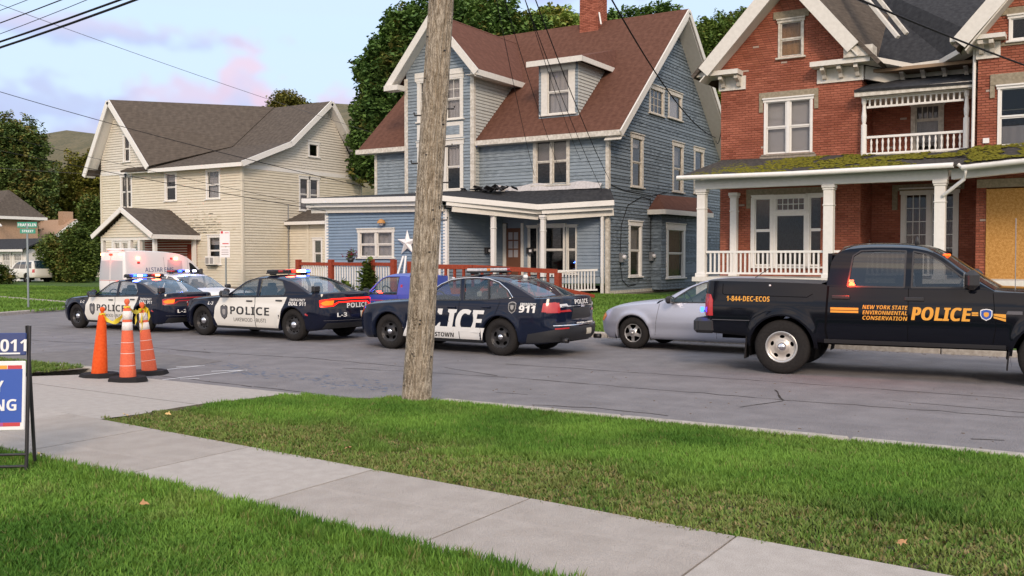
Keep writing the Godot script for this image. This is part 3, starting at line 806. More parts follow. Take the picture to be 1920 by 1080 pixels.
	hbar(h, "eave_board", V(-20.35, 9.74, 33.68), V(-17.8, 9.74, 33.68), .06, .22, M.trim); hbar(h, "eave_board", V(-17.83, 9.74, 33.7), V(-17.83, 9.74, 36.6), .06, .20, M.trim)
	# enclosed room in front
	var rf := 29.5; var rl := -27.4; var rr := -21.4
	var rw := [[-25.62, 1.92, 1.66, .98]]
	siding(h, front(0, rf), [[rl, .5], [rr, .5], [rr, 3.72], [rl, 3.72]], rw, .12, M.bluevinyl, M.bluevinyl[0], true)
	window(h, front(0, rf), rw[0], {n = 2, m = M.trim, casing = .1, curtain = M.curtain, c0 = 0.0})
	siding(h, rside(rr, 0), [[rf, .5], [vf, .5], [vf, 3.75], [rf, 3.75]], [], .12, M.porchgrey, M.porchgrey[0], true)
	hbox(h, "wall", V(rl, .5, rf + .12), V(rl + .1, 3.7, vf), M.bluevinyl[0])
	for u in [rl, rr]: hbox(h, "corner_board", V(u - .09, .5, rf - .035), V(u + .09, 3.72, rf + .1), M.white)
	hbox(h, "door", V(-22.35, .9, rf - .05), V(-21.6, 3.15, rf - .018), M.white)
	# porch and room roof: nearly flat, sagging at its open corner
	var A := V(-28.3, 4.32, 29.0); var B := V(-21.2, 4.20, 29.0); var Cc := V(-18.65, 3.92, 31.7); var D := V(-16.1, 4.08, 33.1)
	var pts := [A, B, Cc, D]
	hslab(h, "porch_roof", [[-28.3, 4.34, 29.0], [-21.2, 4.22, 29.0], [-22.7, 4.72, 33.5], [-28.1, 4.72, 33.5]], .06, M.darkroof)
	hslab(h, "porch_roof", [[-21.2, 4.22, 29.0], [-18.65, 3.94, 31.7], [-22.7, 4.72, 33.5]], .06, M.darkroof)
	hslab(h, "porch_roof", [[-18.65, 3.94, 31.7], [-16.1, 4.10, 33.1], [-16.5, 4.6, 33.55], [-22.7, 4.72, 33.5]], .06, M.darkroof)
	for i in 3:
		var p: Vector3 = pts[i]; var q: Vector3 = pts[i + 1]
		hbar(h, "gutter_board", p + V(0, -.10, 0), q + V(0, -.10, 0), .10, .20, M.white)
		var inn := V(0, 0, .14)
		hbar(h, "fascia", p + V(.1, -.28, 0) + inn, q + V(-.1, -.28, 0) + inn, .06, .16, M.white)
		hbar(h, "frieze_board", p + V(.2, -.46, 0) + inn * 2.6, q + V(-.2, -.44, 0) + inn * 2.6, .10, .26, M.trim)
	hslab(h, "porch_ceiling", [[-21.3, 3.78, 29.4], [-21.4, 3.84, 33.5], [-16.6, 3.78, 33.5], [-18.65, 3.56, 31.9]], .03, M.trim)
	hslab(h, "room_ceiling", [[rl, 3.95, rf], [rl, 3.95, vf], [rr, 3.85, vf], [rr, 3.85, rf]], .03, M.trim)
	# torn house wrap above the porch roof, and a heap of loose shingles
	var st := new_st(true)
	for i in 30:
		var u0 := -21.6 + i * .16; var u1 := u0 + .16
		var w0 := .04 + .03 * sin(u0 * 7.3); var w1 := .04 + .03 * sin(u1 * 7.3)
		var t0 := 4.84 + .06 * sin(u0 * 3.1); var t1 := 4.84 + .06 * sin(u1 * 3.1)
		quad(st, V(u0, 4.58, -vf + .16 + w0) - h.position, V(u1, 4.58, -vf + .16 + w1) - h.position, V(u1, t1, -vf + .03 + w1 * .3) - h.position, V(u0, t0, -vf + .03 + w0 * .3) - h.position)
	part("house_wrap", fin(st), M.tarp, h)
	st = new_st()
	for i in 36:
		add_box(st, V(rng.randfn(-21.7, .6), 4.66 + absf(rng.randfn(0, .07)), -rng.randf_range(32.6, 33.3)) - h.position, V(rng.randf_range(.15, .4), .03, rng.randf_range(.1, .25)), Basis.from_euler(V(rng.randf() - .5, rng.randf() * 3, rng.randf() - .5)))
	part("loose_shingles", fin(st), M.darkroof, h).set_meta("kind", "stuff")
	# porch: deck, posts, door, big window
	hslab(h, "porch_floor", [[-21.4, .9, 29.6], [-18.6, .9, 31.8], [-16.7, .9, 33.1], [-16.7, .9, 33.5], [-21.4, .9, 33.5]], .25, M.porchgrey[0])
	column(h, -20.05, 30.75, .9, 3.62, .17, M.white); column(h, -18.55, 31.95, .9, 3.52, .17, M.white)
	hbox(h, "corner_board", V(-16.72, .5, 33.2), V(-16.62, 3.85, 33.3), M.white)
	hbox(h, "door_frame", V(-22.25 + .9, .9, vf - .06), V(-21.2, 3.3, vf - .0), M.trim)
	var dr := hbox(h, "door", V(-21.18, .92, vf - .05), V(-20.5, 3.1, vf - .012), M.doorwood, .005)
	for k in 6: part("pane", box_mesh(V(.2, .3, .012)), M.curtain_grey, dr, at(V(-.13 + .26 * (k % 2), .05 + .36 * (k / 2), .025)))
	hbox(h, "door_frame", V(-20.48, .9, vf - .06), V(-20.36, 3.3, vf), M.trim)
	for i in range(3, 6): window(h, F, fw[i], {m = M.trim, casing = .07 if i == 3 else .03, proud = .06, rows = [.5]})
	for q in [[-21.75, 2.1, .35], [-20.30, 2.2, .14], [-20.12, 2.1, .30]]:
		pass
	railing(h, V(-18.4, .48, 32.0), V(-16.75, .54, 33.0), .88, .12, M.white, .045)
	# low bay on the gable side
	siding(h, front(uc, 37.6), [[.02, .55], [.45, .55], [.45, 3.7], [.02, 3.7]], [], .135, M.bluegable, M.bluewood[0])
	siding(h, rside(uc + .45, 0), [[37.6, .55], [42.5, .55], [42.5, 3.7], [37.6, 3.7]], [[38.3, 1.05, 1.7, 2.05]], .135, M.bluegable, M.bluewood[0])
	window(h, rside(uc + .45, 0), [38.3, 1.05, 1.7, 2.05], {m = M.white, casing = .2, curtain = M.curtain_red, c0 = 0.0})
	hslab(h, "bay_roof", [[uc + .02, 4.6, 38.2], [uc + .0, 3.9, 37.2], [uc + .8, 3.9, 37.2], [uc + .8, 4.0, 42.8], [uc + .02, 4.7, 42.8]], .08, M.brownroof2)
	hbar(h, "eave_board", V(uc, 3.80, 37.18), V(uc + .83, 3.80, 37.18), .06, .2, M.trim); hbar(h, "eave_board", V(uc + .81, 3.80, 37.2), V(uc + .81, 3.85, 42.8), .06, .2, M.trim)
	# meters and cables on the gable wall
	for q in [[34.4, 1.7], [37.3, 1.75]]:
		var b := hbox(h, "meter_box", V(uc + .02, q[1], q[0]), V(uc + .18, q[1] + .38, q[0] + .26), M.steel, .02)
		part("meter", lathe_mesh([[.09, 0], [.09, .08], [.07, .1], [0, .1]], 14, true, at(V(.08, .02, 0), Basis(Vector3.BACK, -PI / 2))), M.clearlens, b)
	for q in [[[34.5, 2.1], [34.6, 3.2], [35.2, 4.0], [36.5, 4.4], [37.4, 4.35]], [[37.4, 2.1], [37.45, 3.2], [37.4, 4.4]], [[34.5, 1.7], [34.7, 1.0], [35.2, .75], [36, .8]], [[33.7, 4.7], [35, 4.55], [37.6, 4.5], [39.2, 4.75]]]:
		var l := []
		for p in q: l.append(V(uc + .04, p[1], -p[0]) - h.position)
		part("cable", tube_mesh(l, .014, 5), M.wire, h)
	# things on it
	for q in [["mailbox", -21.28 - .35, 2.05, "black letterbox on the blue porch wall left of the door"], ["mailbox", -20.15, 2.05, "black letterbox on the blue porch wall right of the door"]]:
		var mb := thing("letterbox", q[3], "letterbox", V(q[1] + (.45 if q[1] > -21 else -.35) - .3, q[2], -vf + .12) if q[1] > -21 else V(-21.28, q[2], -32.2))
		if q[1] <= -21: mb.rotation.y = PI / 2
		part("case", box_mesh(V(.30, .20, .12), .015), M.plastic, mb, at(V(0, .1, 0)))
		part("flap", box_mesh(V(.31, .06, .13), .015), M.blacksteel, mb, at(V(0, .215, 0)))
		part("paper", box_mesh(V(.12, .10, .01)), M.signwhite, mb, at(V(.05, .12, .066)))
	var lan := thing("wall_lantern", "small brown wall lantern over the blue room's window", "lantern", V(-24.35, 3.12, -29.4))
	part("shade", lathe_mesh([[.17, 0], [.15, .08], [.06, .16], [0, .17]], 12, true, at(V(0, .12, .12))), M.ply2, lan)
	part("bowl", lathe_mesh([[0, -.08], [.08, -.06], [.10, .11]], 12, true, at(V(0, .1, .12))), M.curtain, lan)
	part("bracket", box_mesh(V(.08, .2, .04)), M.doorwood, lan, at(V(0, .15, .02)))
	var star := thing("barn_star", "white five-pointed metal star on the blue wall beside the pole", "decoration", V(-23.1, 2.05, -29.36))
	var sp := PackedVector2Array()
	for k in 10: sp.append(Vector2(0, .52 if k % 2 == 0 else .2).rotated(TAU * k / 10))
	var ss := new_st()
	for k in 10: tri(ss, V(0, .4, .16), V(sp[k].x, sp[k].y + .4, .03), V(sp[(k + 1) % 10].x, sp[(k + 1) % 10].y + .4, .03))
	part("points", fin(ss), M.signwhite, star)
	part("hanger", box_mesh(V(.04, .04, .05)), M.steel, star, at(V(0, .4, 0)))
	var ez := thing("folded_easel", "white folded wooden frame leaning below the white star", "frame", V(-23.15, .5, -29.0))
	for q in [[-.25, -.1], [.25, .1]]: part("leg", tube_mesh([V(q[0], 0, .25), V(q[1] * .6, 1.45, -.22)], .045, 6), M.signwhite, ez)
	part("crossbar", box_mesh(V(.34, .06, .04)), M.signwhite, ez, at(V(0, .75, .04)))
	# red deck rail with white balusters in front of the room
	var fr := thing("deck_railing", "red deck rail with white balusters before the blue room", "railing", V(-24.4, .3, -27.2))
	var us := [-26.76, -25.07, -23.08, -22.05]
	for i in 4: hbox(fr, "post", V(us[i] - .09, .1, 27.1), V(us[i] + .09, 1.82, 27.3), M.redwood, .015)
	for i in 3:
		hbar(fr, "top_rail", V(us[i] + .09, 1.66, 27.2), V(us[i + 1] - .09, 1.64, 27.2), .10, .12, M.redwood)
		hbar(fr, "bottom_rail", V(us[i] + .09, .42, 27.2), V(us[i + 1] - .09, .42, 27.2), .06, .1, M.redwood)
		var n := int((us[i + 1] - us[i] - .2) / .125)
		for k in n: hbox(fr, "baluster", V(us[i] + .14 + k * .125, .3, 27.22), V(us[i] + .185 + k * .125, 1.60, 27.26), M.white)
	hbox(fr, "deck", V(-26.9, .1, 27.3), V(-21.3, .38, 29.4), M.redwood)
	var rp := thing("ramp_railing", "red timber ramp rail running down the front of the blue porch", "railing", V(-19, .3, -28.4))
	var rpt := [V(-21.5, .62, 28.0), V(-19.4, .60, 28.4), V(-16.6, .45, 29.6), V(-15.5, .2, 30.3)]
	hbox(rp, "gate_panel", V(-21.95, .5, 27.85), V(-21.35, 1.75, 27.98), M.redwood)
	for i in 3:
		var p: Vector3 = rpt[i]; var q: Vector3 = rpt[i + 1]
		var hh := .95 if i < 2 else .35
		hbar(rp, "top_rail", p + V(0, hh, 0), q + V(0, hh - (.0 if i < 2 else .05), 0), .12, .16, M.redwood)
		hbar(rp, "ramp_board", p + V(0, .02, 0), q + V(0, .02, 0), .08, .3, M.redwood)
		if i < 2:
			var n := int((q - p).length() / .32)
			for k in range(0, n + 1):
				var e := p.lerp(q, float(k) / n)
				hbox(rp, "rail_post", e + V(-.04, .1, -.04), e + V(.04, .9, .04), M.redwood)
	hbox(rp, "end_post", V(-16.68, .1, 29.5), V(-16.48, 1.35, 29.7), M.redwood)
	hbox(rp, "step", V(-16.4, .05, 29.9), V(-15.2, .40, 31.2), M.redwood, .02)
	hbox(rp, "deck", V(-21.3, .5, 28.45), V(-19.0, .74, 30.0), M.redwood)

# ---- bricks
func brick_mesh(w := .2) -> Mesh:
	var key := "brick%.3f" % w
	if not mesh_cache.has(key):
		var st := new_st(); add_cbox(st, Vector3.ZERO, V(w, .064, .05), .006)
		mesh_cache[key] = fin(st)
	return mesh_cache[key]

func brick_wall(house: Node3D, W: Transform3D, pts: Array, holes: Array, singles := 0) -> MeshInstance3D:
	var poly := pv(pts)
	var w := wall_sheet(house, W, poly, holes, M.mortar, -.012, .2)
	var st := SurfaceTool.new(); st.begin(Mesh.PRIMITIVE_TRIANGLES); st.set_smooth_group(-1)
	var lo := 1e9; var hi := -1e9
	for p in poly: lo = minf(lo, p.y); hi = maxf(hi, p.y)
	var y := lo; var row := 0; var left := singles
	var tone := FastNoiseLite.new(); tone.seed = 12; tone.frequency = .5; tone.fractal_octaves = 3
	while y < hi - .03:
		for s in cut_spans(spans(poly, y + .035), y, y + .07, holes):
			var x: float = s[0] - (.105 if row % 2 else 0.0)
			while x < s[1] - .02:
				var a := maxf(x, s[0]); var b := minf(x + .2, s[1])
				if b - a > .03:
					var t := clampf(.5 + tone.get_noise_2d(x * 1.0, y * 1.6) * .55 + rng.randfn(0, .15), 0, 1)
					var zz := rng.randf_range(-.003, .003)
					if left > 0 and b - a > .19 and y > 6.0:
						left -= 1
						part("brick", brick_mesh(), M.bricks[clampi(int(t * 6), 0, 5)], w, at(V((a + b) / 2, y + .035, -.019 + zz)))
					else:
						st.set_color(brick_color(t).srgb_to_linear() if rng.randf() > .006 else lin(.42, .33, .28).srgb_to_linear())
						var z := .006 + zz; var c := .006
						var P := [V(a, y + .003, -.013), V(b, y + .003, -.013), V(b, y + .067, -.013), V(a, y + .067, -.013)]
						var Q := [V(a + c, y + .003 + c, z), V(b - c, y + .003 + c, z), V(b - c, y + .067 - c, z), V(a + c, y + .067 - c, z)]
						quad(st, Q[0], Q[1], Q[2], Q[3])
						for k in 4: quad(st, P[k], P[(k + 1) % 4], Q[(k + 1) % 4], Q[k])
				x += .21
		y += .0745; row += 1
	var o := part("brickwork", fin(st), M.brick, w); o.set_meta("kind", "stuff")
	return w

func brick_box(house: Node3D, called: String, lo: Vector3, hi: Vector3, singles: int):
	var c := hbox(house, called, lo + V(.02, 0, .02), hi - V(.02, 0, .02), M.mortar)
	var mid := V((lo.x + hi.x) / 2, (lo.y + hi.y) / 2, -(lo.z + hi.z) / 2)
	var y := lo.y; var row := 0
	while y < hi.y - .05:
		for side in 2:
			var L: float = hi.x - lo.x if side == 0 else hi.z - lo.z
			var x := -L / 2 - (.1 if row % 2 else 0.0)
			while x < L / 2 - .03:
				var a := maxf(x, -L / 2); var b := minf(x + .2, L / 2)
				if b - a > .05:
					var p := V((a + b) / 2, y + .035 - mid.y, (hi.z - lo.z) / 2 - .02) if side == 0 else V((hi.x - lo.x) / 2 - .02, y + .035 - mid.y, (a + b) / 2)
					var o := part("brick", brick_mesh(snappedf(b - a, .005)), M.bricks[rng.randi_range(1, 5)], c, at(p + V(0, 0, 0), Basis.IDENTITY if side == 0 else yrot(90)))
				x += .21
		y += .0745; row += 1

# ---- the red brick house
func build_red_house():
	var h := thing("brick_house", "red brick house with moss-grown porch roof and boarded windows", "house", V(-6, 1.0, -33))
	var vf := 31.0; var ul := -11.15; var ur := -6.64
	var F := front(0, vf)
	var fw := [[-9.62, 5.25, 1.44, 1.68], [-9.18, 8.33, .70, 1.10], [-10.05, 1.75, .48, 2.1], [-9.35, 1.75, 1.0, 2.1], [-8.15, 1.75, .40, 2.1]]
	var big := [-10.05, 1.60, 2.2, 2.30]
	brick_wall(h, F, [[ul, .9], [ur, .9], [ur, 8.04], [-8.86, 10.55], [ul, 8.2]], [fw[0], fw[1], big], 300)
	# upper windows with stone heads
	window(h, F, fw[0], {n = 2, m = M.white, casing = .06, curtain = M.curtain, flat = true, c0 = 0.0, sill = M.foundation})
	var bw := window(h, F, fw[1], {m = M.oldtrim, casing = .06, curtain = M.ply2, c0 = .08})
	for q in [[-9.85, 6.98, 1.9, .26], [-9.4, 9.55, 1.14, .24]]: hbox(h, "stone_lintel", V(q[0], q[1], vf - .05), V(q[0] + q[2], q[1] + q[3], vf + .02), M.stone, .01)
	for u in [-9.85, -8.08]: hbox(h, "lintel_block", V(u, 6.6, vf - .045), V(u + .13, 6.978, vf + .02), M.stone, .01)
	hbox(h, "stone_sill", V(-9.8, 5.08, vf - .09), V(-8.0, 5.17, vf + .02), M.foundation, .01)
	# ground floor window group: two narrow lights, a big one with small panes over it
	var W := thing_free()
	for q in [[-10.05, .62, [.55], [1, 1]], [-9.30, 1.0, [], [1, 1]], [-8.17, .32, [.55], [1, 1]]]: pass
	window(h, F, [-9.98, 1.62, .55, 2.2], {m = M.white, casing = .05, rows = [.52]})
	window(h, F, [-9.28, 1.62, .95, 1.65], {m = M.white, casing = .05, rows = []})
	window(h, F, [-9.28, 3.38, .95, .44], {m = M.white, casing = .04, rows = [], grid = [5, 2]})
	window(h, F, [-8.20, 1.62, .55, 2.2], {m = M.white, casing = .05, rows = [.52]})
	for q in [[-10.10, -9.98], [-9.43, -9.28], [-8.33, -8.20], [-7.65, -7.55]]: hbox(h, "mullion", V(q[0], 1.6, vf - .03), V(q[1], 3.86, vf + .02), M.white)
	hbox(h, "stone_lintel", V(-10.25, 3.90, vf - .04), V(-7.42, 4.12, vf + .02), M.stone)
	for u in [-10.25, -7.55]: hbox(h, "lintel_block", V(u, 3.5, vf - .04), V(u + .13, 3.898, vf + .02), M.stone)
	# right return of the block and the recessed middle
	brick_wall(h, rside(ur, 0), [[vf, .9], [32.6, .9], [32.6, 7.85], [vf, 7.85]], [])
	var mw := [[-5.62, 1.3, 1.45, 2.6], [-5.35, 5.04, .72, 1.62]]
	brick_wall(h, front(0, 32.6), [[ur, .9], [-3.3, .9], [-3.3, 7.6], [ur, 7.6]], mw)
	var bdoor := window(h, front(0, 32.6), mw[0], {n = 2, m = M.white, casing = .12, rows = [], grid = [3, 6], curtain = M.curtain_red, c1 = .8})
	window(h, front(0, 32.6), mw[1], {m = M.oldtrim, casing = .12, rows = [.72], grid = [4, 1], gridall = false, curtain = M.curtain_grey, c0 = .3})
	hbox(h, "stone_lintel", V(-6.0, 4.0, 32.54), V(-3.9, 4.2, 32.62), M.stone)
	for u in [-6.0]: hbox(h, "lintel_block", V(u, 3.4, 32.54), V(u + .16, 3.998, 32.62), M.stone)
	# right wing
	var rf := 30.3; var rl := -3.32
	var rw := [[-2.75, 5.02, .92, 1.60], [-2.50, 7.95, .60, .60], [-3.05, 1.1, 1.35, 2.75]]
	brick_wall(h, front(0, rf), [[rl, .9], [1.2, .9], [1.2, 8.0], [-1.05, 10.74], [rl, 8.0]], rw)
	window(h, front(0, rf), rw[0], {m = M.white, casing = .05, curtain = M.curtain_grey, c1 = .35})
	window(h, front(0, rf), rw[1], {m = M.white, casing = .05, rows = []})
	for q in [[-3.0, 6.72, 1.5, .32], [-2.75, 8.65, 1.1, .2], [-2.75, 7.80, 1.1, .10]]: hbox(h, "stone_lintel", V(q[0], q[1], rf - .05), V(q[0] + q[2], q[1] + q[3], rf + .02), M.stone, .01)
	hbox(h, "lintel_block", V(-3.0, 6.38, rf - .045), V(-2.88, 6.718, rf + .02), M.stone)
	hbox(h, "plywood_sheet", V(-3.05, 1.1, rf - .05), V(-1.7, 3.82, rf - .02), M.plywood)
	hbox(h, "stone_lintel", V(-3.3, 3.86, rf - .04), V(-1.5, 4.1, rf + .02), M.stone)
	# walls and floors out of sight
	hbox(h, "wall", V(ul + .02, .9, 41.9), V(1.2, 7.6, 42), M.mortar); hbox(h, "wall", V(ul, .9, vf + .25), V(ul + .1, 7.6, 41.9), M.mortar)
	hbox(h, "wall", V(1.1, .9, rf + .25), V(1.2, 7.5, 41.9), M.mortar); hbox(h, "floor", V(ul + .12, 4.4, vf + .26), V(ur - .24, 4.6, 41.8), M.roomfloor)
	hbox(h, "floor", V(rl + .1, 4.4, rf + .26), V(1.0, 4.6, 41.8), M.roomfloor); hbox(h, "floor", V(ul + .12, 7.6, vf + .26), V(1.0, 7.7, 41.8), M.roomfloor)
	hbox(h, "wall", V(rl - .0, .9, rf + .02), V(rl + .1, 7.5, 32.7), M.mortar)
	# cornice with brackets
	hbox(h, "frieze_board", V(ul - .06, 7.42, vf - .06), V(ul + .85, 7.86, vf + .02), M.trim); hbox(h, "frieze_board", V(ur - 1.35, 7.36, vf - .06), V(ur + .06, 7.80, vf + .02), M.trim)
	brackets(h, [ul + .12, ul + .65], vf - .06, 7.84, M.oldtrim); brackets(h, [ur - 1.1, ur - .6, ur - .1], vf - .06, 7.80, M.oldtrim)
	hbox(h, "cornice", V(ul - .75, 7.87, vf - .55), V(ul + .75, 8.02, vf + .3), M.trim); hbox(h, "cornice", V(ur - 1.45, 7.82, vf - .55), V(ur + .35, 7.97, vf - .0), M.trim)
	hbar(h, "cornice", V(ur + .2, 7.90, vf - .3), V(-5.4, 7.72, 31.7), .5, .15, M.trim); hbar(h, "cornice", V(-5.5, 7.72, 31.75), V(-4.3, 7.76, 31.7), .5, .15, M.trim); hbar(h, "cornice", V(-4.3, 7.76, 31.6), V(-3.1, 7.95, 30.0), .5, .15, M.trim)
	hbar(h, "frieze_board", V(ur + .05, 7.6, vf + .1), V(-5.5, 7.42, 32.2), .1, .4, M.trim); hbar(h, "frieze_board", V(-5.5, 7.44, 32.2), V(-3.4, 7.5, 32.1), .1, .4, M.trim)
	brackets(h, [-6.2, -5.6, -5.0, -4.4, -3.8], 31.95, 7.66, M.oldtrim)
	hbox(h, "cornice", V(-4.0, 7.98, rf - .5), V(-2.6, 8.10, rf + .2), M.trim); hbox(h, "frieze_board", V(rl - .05, 7.5, rf - .06), V(-2.75, 7.95, rf + .02), M.trim)
	brackets(h, [rl + .1, -2.95], rf - .06, 7.95, M.oldtrim)
	# front gable roofs with deep white rakes
	var gu := -8.86; var gy := 11.0
	hslab(h, "roof", [[gu, gy, 30.3], [-5.95, 7.75, 30.3], [-5.95, 7.75, 32.4], [-5.2, 9.5, 36.5], [gu, gy, 39]], .12, M.greyroof)
	hslab(h, "roof", [[gu, gy, 39], [ul - .8, 7.9, 39], [ul - .8, 7.9, 30.3], [gu, gy, 30.3]], .12, M.greyroof)
	hbar(h, "rake_board", V(gu, gy - .2, 30.28), V(-6.75, 8.25, 30.28), .08, .42, M.trim); hbar(h, "rake_board", V(gu, gy - .2, 30.28), V(ul - .35, 7.98, 30.28), .08, .42, M.trim)
	hslab(h, "soffit", [[gu, gy - .42, 30.3], [gu, gy - .42, vf], [ul - .5, 7.7, vf], [ul - .5, 7.7, 30.3]], .04, M.trim)
	hslab(h, "soffit", [[gu, gy - .42, vf], [gu, gy - .42, 30.3], [-6.6, 8.0, 30.3], [-6.6, 8.0, vf]], .04, M.trim)
	hbox(h, "eave_return", V(-7.05, 7.975, 30.36), V(-6.2, 8.3, 30.97), M.oldtrim)
	var wu := -1.05; var wy := 11.2
	hslab(h, "roof", [[wu, wy, 40], [-3.9, 7.85, 40], [-3.9, 7.85, 29.7], [wu, wy, 29.7]], .12, M.greyroof)
	hslab(h, "roof", [[wu, wy, 29.7], [1.9, 7.8, 29.7], [1.9, 7.8, 40], [wu, wy, 40]], .12, M.greyroof)
	hbar(h, "rake_board", V(wu, wy - .2, 29.68), V(-3.75, 7.9, 29.68), .08, .42, M.trim)
	hslab(h, "soffit", [[wu, wy - .42, 29.7], [wu, wy - .42, rf], [-3.6, 7.7, rf], [-3.6, 7.7, 29.7]], .04, M.trim)
	# main roof between
	hslab(h, "roof", [[-8.8, 12.6, 37.6], [-6.2, 7.85, 31.6], [-5.3, 7.82, 31.5], [-4.3, 7.86, 31.5], [-3.0, 8.05, 30.6], [-1.0, 12.6, 37.6]], .12, M.darkroof)
	hslab(h, "roof", [[ul - .8, 7.9, 42.4], [-8.8, 12.6, 37.6], [-1.0, 12.6, 37.6], [1.9, 7.8, 42.4]], .12, M.darkroof)
	hbar(h, "roof_gutter", V(-7.9, 11.7, 32.0), V(-5.6, 8.55, 31.0), .14, .10, M.trim); hbar(h, "roof_gutter", V(-7.55, 11.7, 32.0), V(-5.35, 8.62, 31.0), .10, .10, M.oldtrim)
	# balcony
	var bf := 30.7
	hbox(h, "balcony_floor", V(-6.62, 4.90, bf), V(-3.5, 5.02, 32.55), M.oldtrim)
	hslab(h, "balcony_roof", [[-6.75, 6.98, 30.45], [-3.35, 6.92, 30.45], [-3.4, 7.58, 32.5], [-6.3, 7.62, 32.5]], .07, M.darkroof)
	hbox(h, "balcony_fascia", V(-6.75, 6.78, 30.5), V(-3.4, 6.96, 30.62), M.oldtrim)
	hslab(h, "balcony_ceiling", [[-6.6, 6.75, 30.62], [-6.6, 6.75, 32.6], [-3.4, 6.75, 32.6], [-3.4, 6.75, 30.62]], .02, M.oldtrim)
	for u in [-6.52, -3.66]:
		var st := new_st()
		lathe(st, [[.055, 0], [.085, .0], [.085, .95], [.05, .97], [.065, 1.05], [.075, 1.2], [.055, 1.4], [.05, 1.55], [.075, 1.62], [.075, 1.76], [0, 1.76]], 10, at(V(u, 5.0, -bf - .1) - h.position))
		part("turned_post", fin(st), M.white, h)
	hbox(h, "spindle_rail", V(-6.44, 6.44, bf + .06), V(-3.74, 6.50, bf + .14), M.white); hbox(h, "spindle_rail", V(-6.44, 6.70, bf + .06), V(-3.74, 6.76, bf + .14), M.white)
	for i in 17: hbox(h, "spindle", V(-6.38 + i * .157, 6.50, bf + .08), V(-6.33 + i * .157, 6.70, bf + .12), M.white)
	hbox(h, "balcony_rail", V(-6.44, 5.52, bf + .05), V(-3.74, 5.59, bf + .15), M.white); hbox(h, "balcony_rail", V(-6.44, 5.03, bf + .06), V(-3.74, 5.08, bf + .14), M.white)
	var sp := lathe_mesh([[.02, -.22], [.02, -.18], [.036, -.12], [.022, 0], [.036, .10], [.02, .18], [.02, .22]], 7)
	for i in 16: part("baluster", sp, M.white, h, at(V(-6.30 + i * .165, 5.30, -bf - .1) - h.position))
	part("downspout", tube_mesh([V(-3.42, 8.0, -30.4) - h.position, V(-3.42, 4.9, -30.25) - h.position], .045, 8), M.white, h)
	hbox(h, "vent", V(-3.16, 5.12, rf - .06), V(-3.0, 5.26, rf - .006), M.signwhite)
	# porch across the front
	var pf := 28.7; var py := 1.28
	hbox(h, "porch_floor", V(-11.2, py - .14, pf - .1), V(-3.6, py, vf - .02), M.trim); hbox(h, "porch_floor", V(-3.6, py - .14, 27.6), V(2.5, py, rf - .02), M.trim)
	hbox(h, "porch_skirt", V(-11.1, .3, pf), V(-3.7, py - .14, pf + .06), M.white)
	for q in [[-10.95, pf, .26], [-7.05, pf, .28], [-4.05, pf, .28], [-10.6, 30.7, .22]]: column(h, q[0], q[1] + .1, py, 4.02, q[2], M.white)
	hbox(h, "porch_beam", V(-11.15, 4.02, pf - .04), V(-3.85, 4.30, pf + .22), M.white); hbar(h, "porch_beam", V(-3.75, 4.16, pf + .1), V(2.4, 4.5, 27.9), .26, .28, M.white)
	hslab(h, "porch_ceiling", [[-11.1, 4.28, pf], [-11.1, 4.28, vf], [2.4, 4.28, vf], [2.4, 4.28, pf]], .03, M.white)
	hslab(h, "porch_roof", [[-11.5, 4.42, pf - .45], [-3.6, 4.38, pf - .45], [-4.2, 5.06, 31.0], [-11.1, 5.14, 31.0]], .08, M.mossroof)
	hslab(h, "porch_roof", [[-4.2, 5.07, 31.0], [-3.6, 4.38, pf - .45], [2.6, 4.66, 27.3], [2.6, 5.1, 30.4], [-3.6, 5.05, 30.6]], .08, M.mossroof)
	hslab(h, "porch_roof", [[-7.0, 4.90, 30.5], [-4.0, 4.93, 30.3], [-3.4, 5.02, 31.4], [-6.7, 5.0, 32.6]], .04, M.mossroof)
	# gutter hung on the eave
	part("gutter", tube_mesh([V(-11.55, 4.36, -pf + .5) - h.position, V(-8, 4.33, -pf + .5) - h.position, V(-3.65, 4.36, -pf + .5) - h.position], .075, 8), M.white, h)
	part("gutter", tube_mesh([V(-3.45, 4.28, -pf + .48) - h.position, V(0, 4.48, -27.75) - h.position, V(2.6, 4.62, -27.3) - h.position], .075, 8), M.white, h)
	part("downspout", tube_mesh([V(-3.55, 4.38, -28.25) - h.position, V(-3.35, 4.2, -28.25) - h.position, V(-3.40, 3.98, -28.3) - h.position, V(-3.95, 3.58, -28.62) - h.position], .05, 8), M.white, h)
	railing(h, V(-10.8, py, pf + .1), V(-7.2, py, pf + .1), .78, .135, M.white, .05); railing(h, V(-6.9, py, pf + .1), V(-4.2, py, pf + .1), .78, .135, M.white, .05)
	# moss cushions on the porch roof
	var mo := new_st(true)
	var ns := FastNoiseLite.new(); ns.seed = 3; ns.frequency = .55
	for i in 9000:
		var u := rng.randf_range(-11.2, 1.5); var f := rng.randf()
		var d := ns.get_noise_2d(u * 1.1, f * 3.0) + .46 - absf(f - .45) * .9 - (.5 if u > -4.6 and u < -3.4 else 0.0)
		if d < rng.randf() * .12: continue
		var p := V(u, lerpf(4.41, 5.10, f), -lerpf(28.3, 31.0, f)) if u < -3.7 else V(u, lerpf(4.40 + (u + 3.6) * .045, 5.07, f), -lerpf(28.2 - (u + 3.6) * .15, 30.4, f))
		var r := rng.randf_range(.025, .075)
		lathe(mo, [[r, 0], [r * .75, r * .25], [0, r * .35]], 5, at(p - h.position, Basis(Vector3.UP, rng.randf() * 6)))
	part("moss", fin(mo), M.moss, h).set_meta("kind", "stuff")
	W.free()

func thing_free() -> Node3D: return Node3D.new()

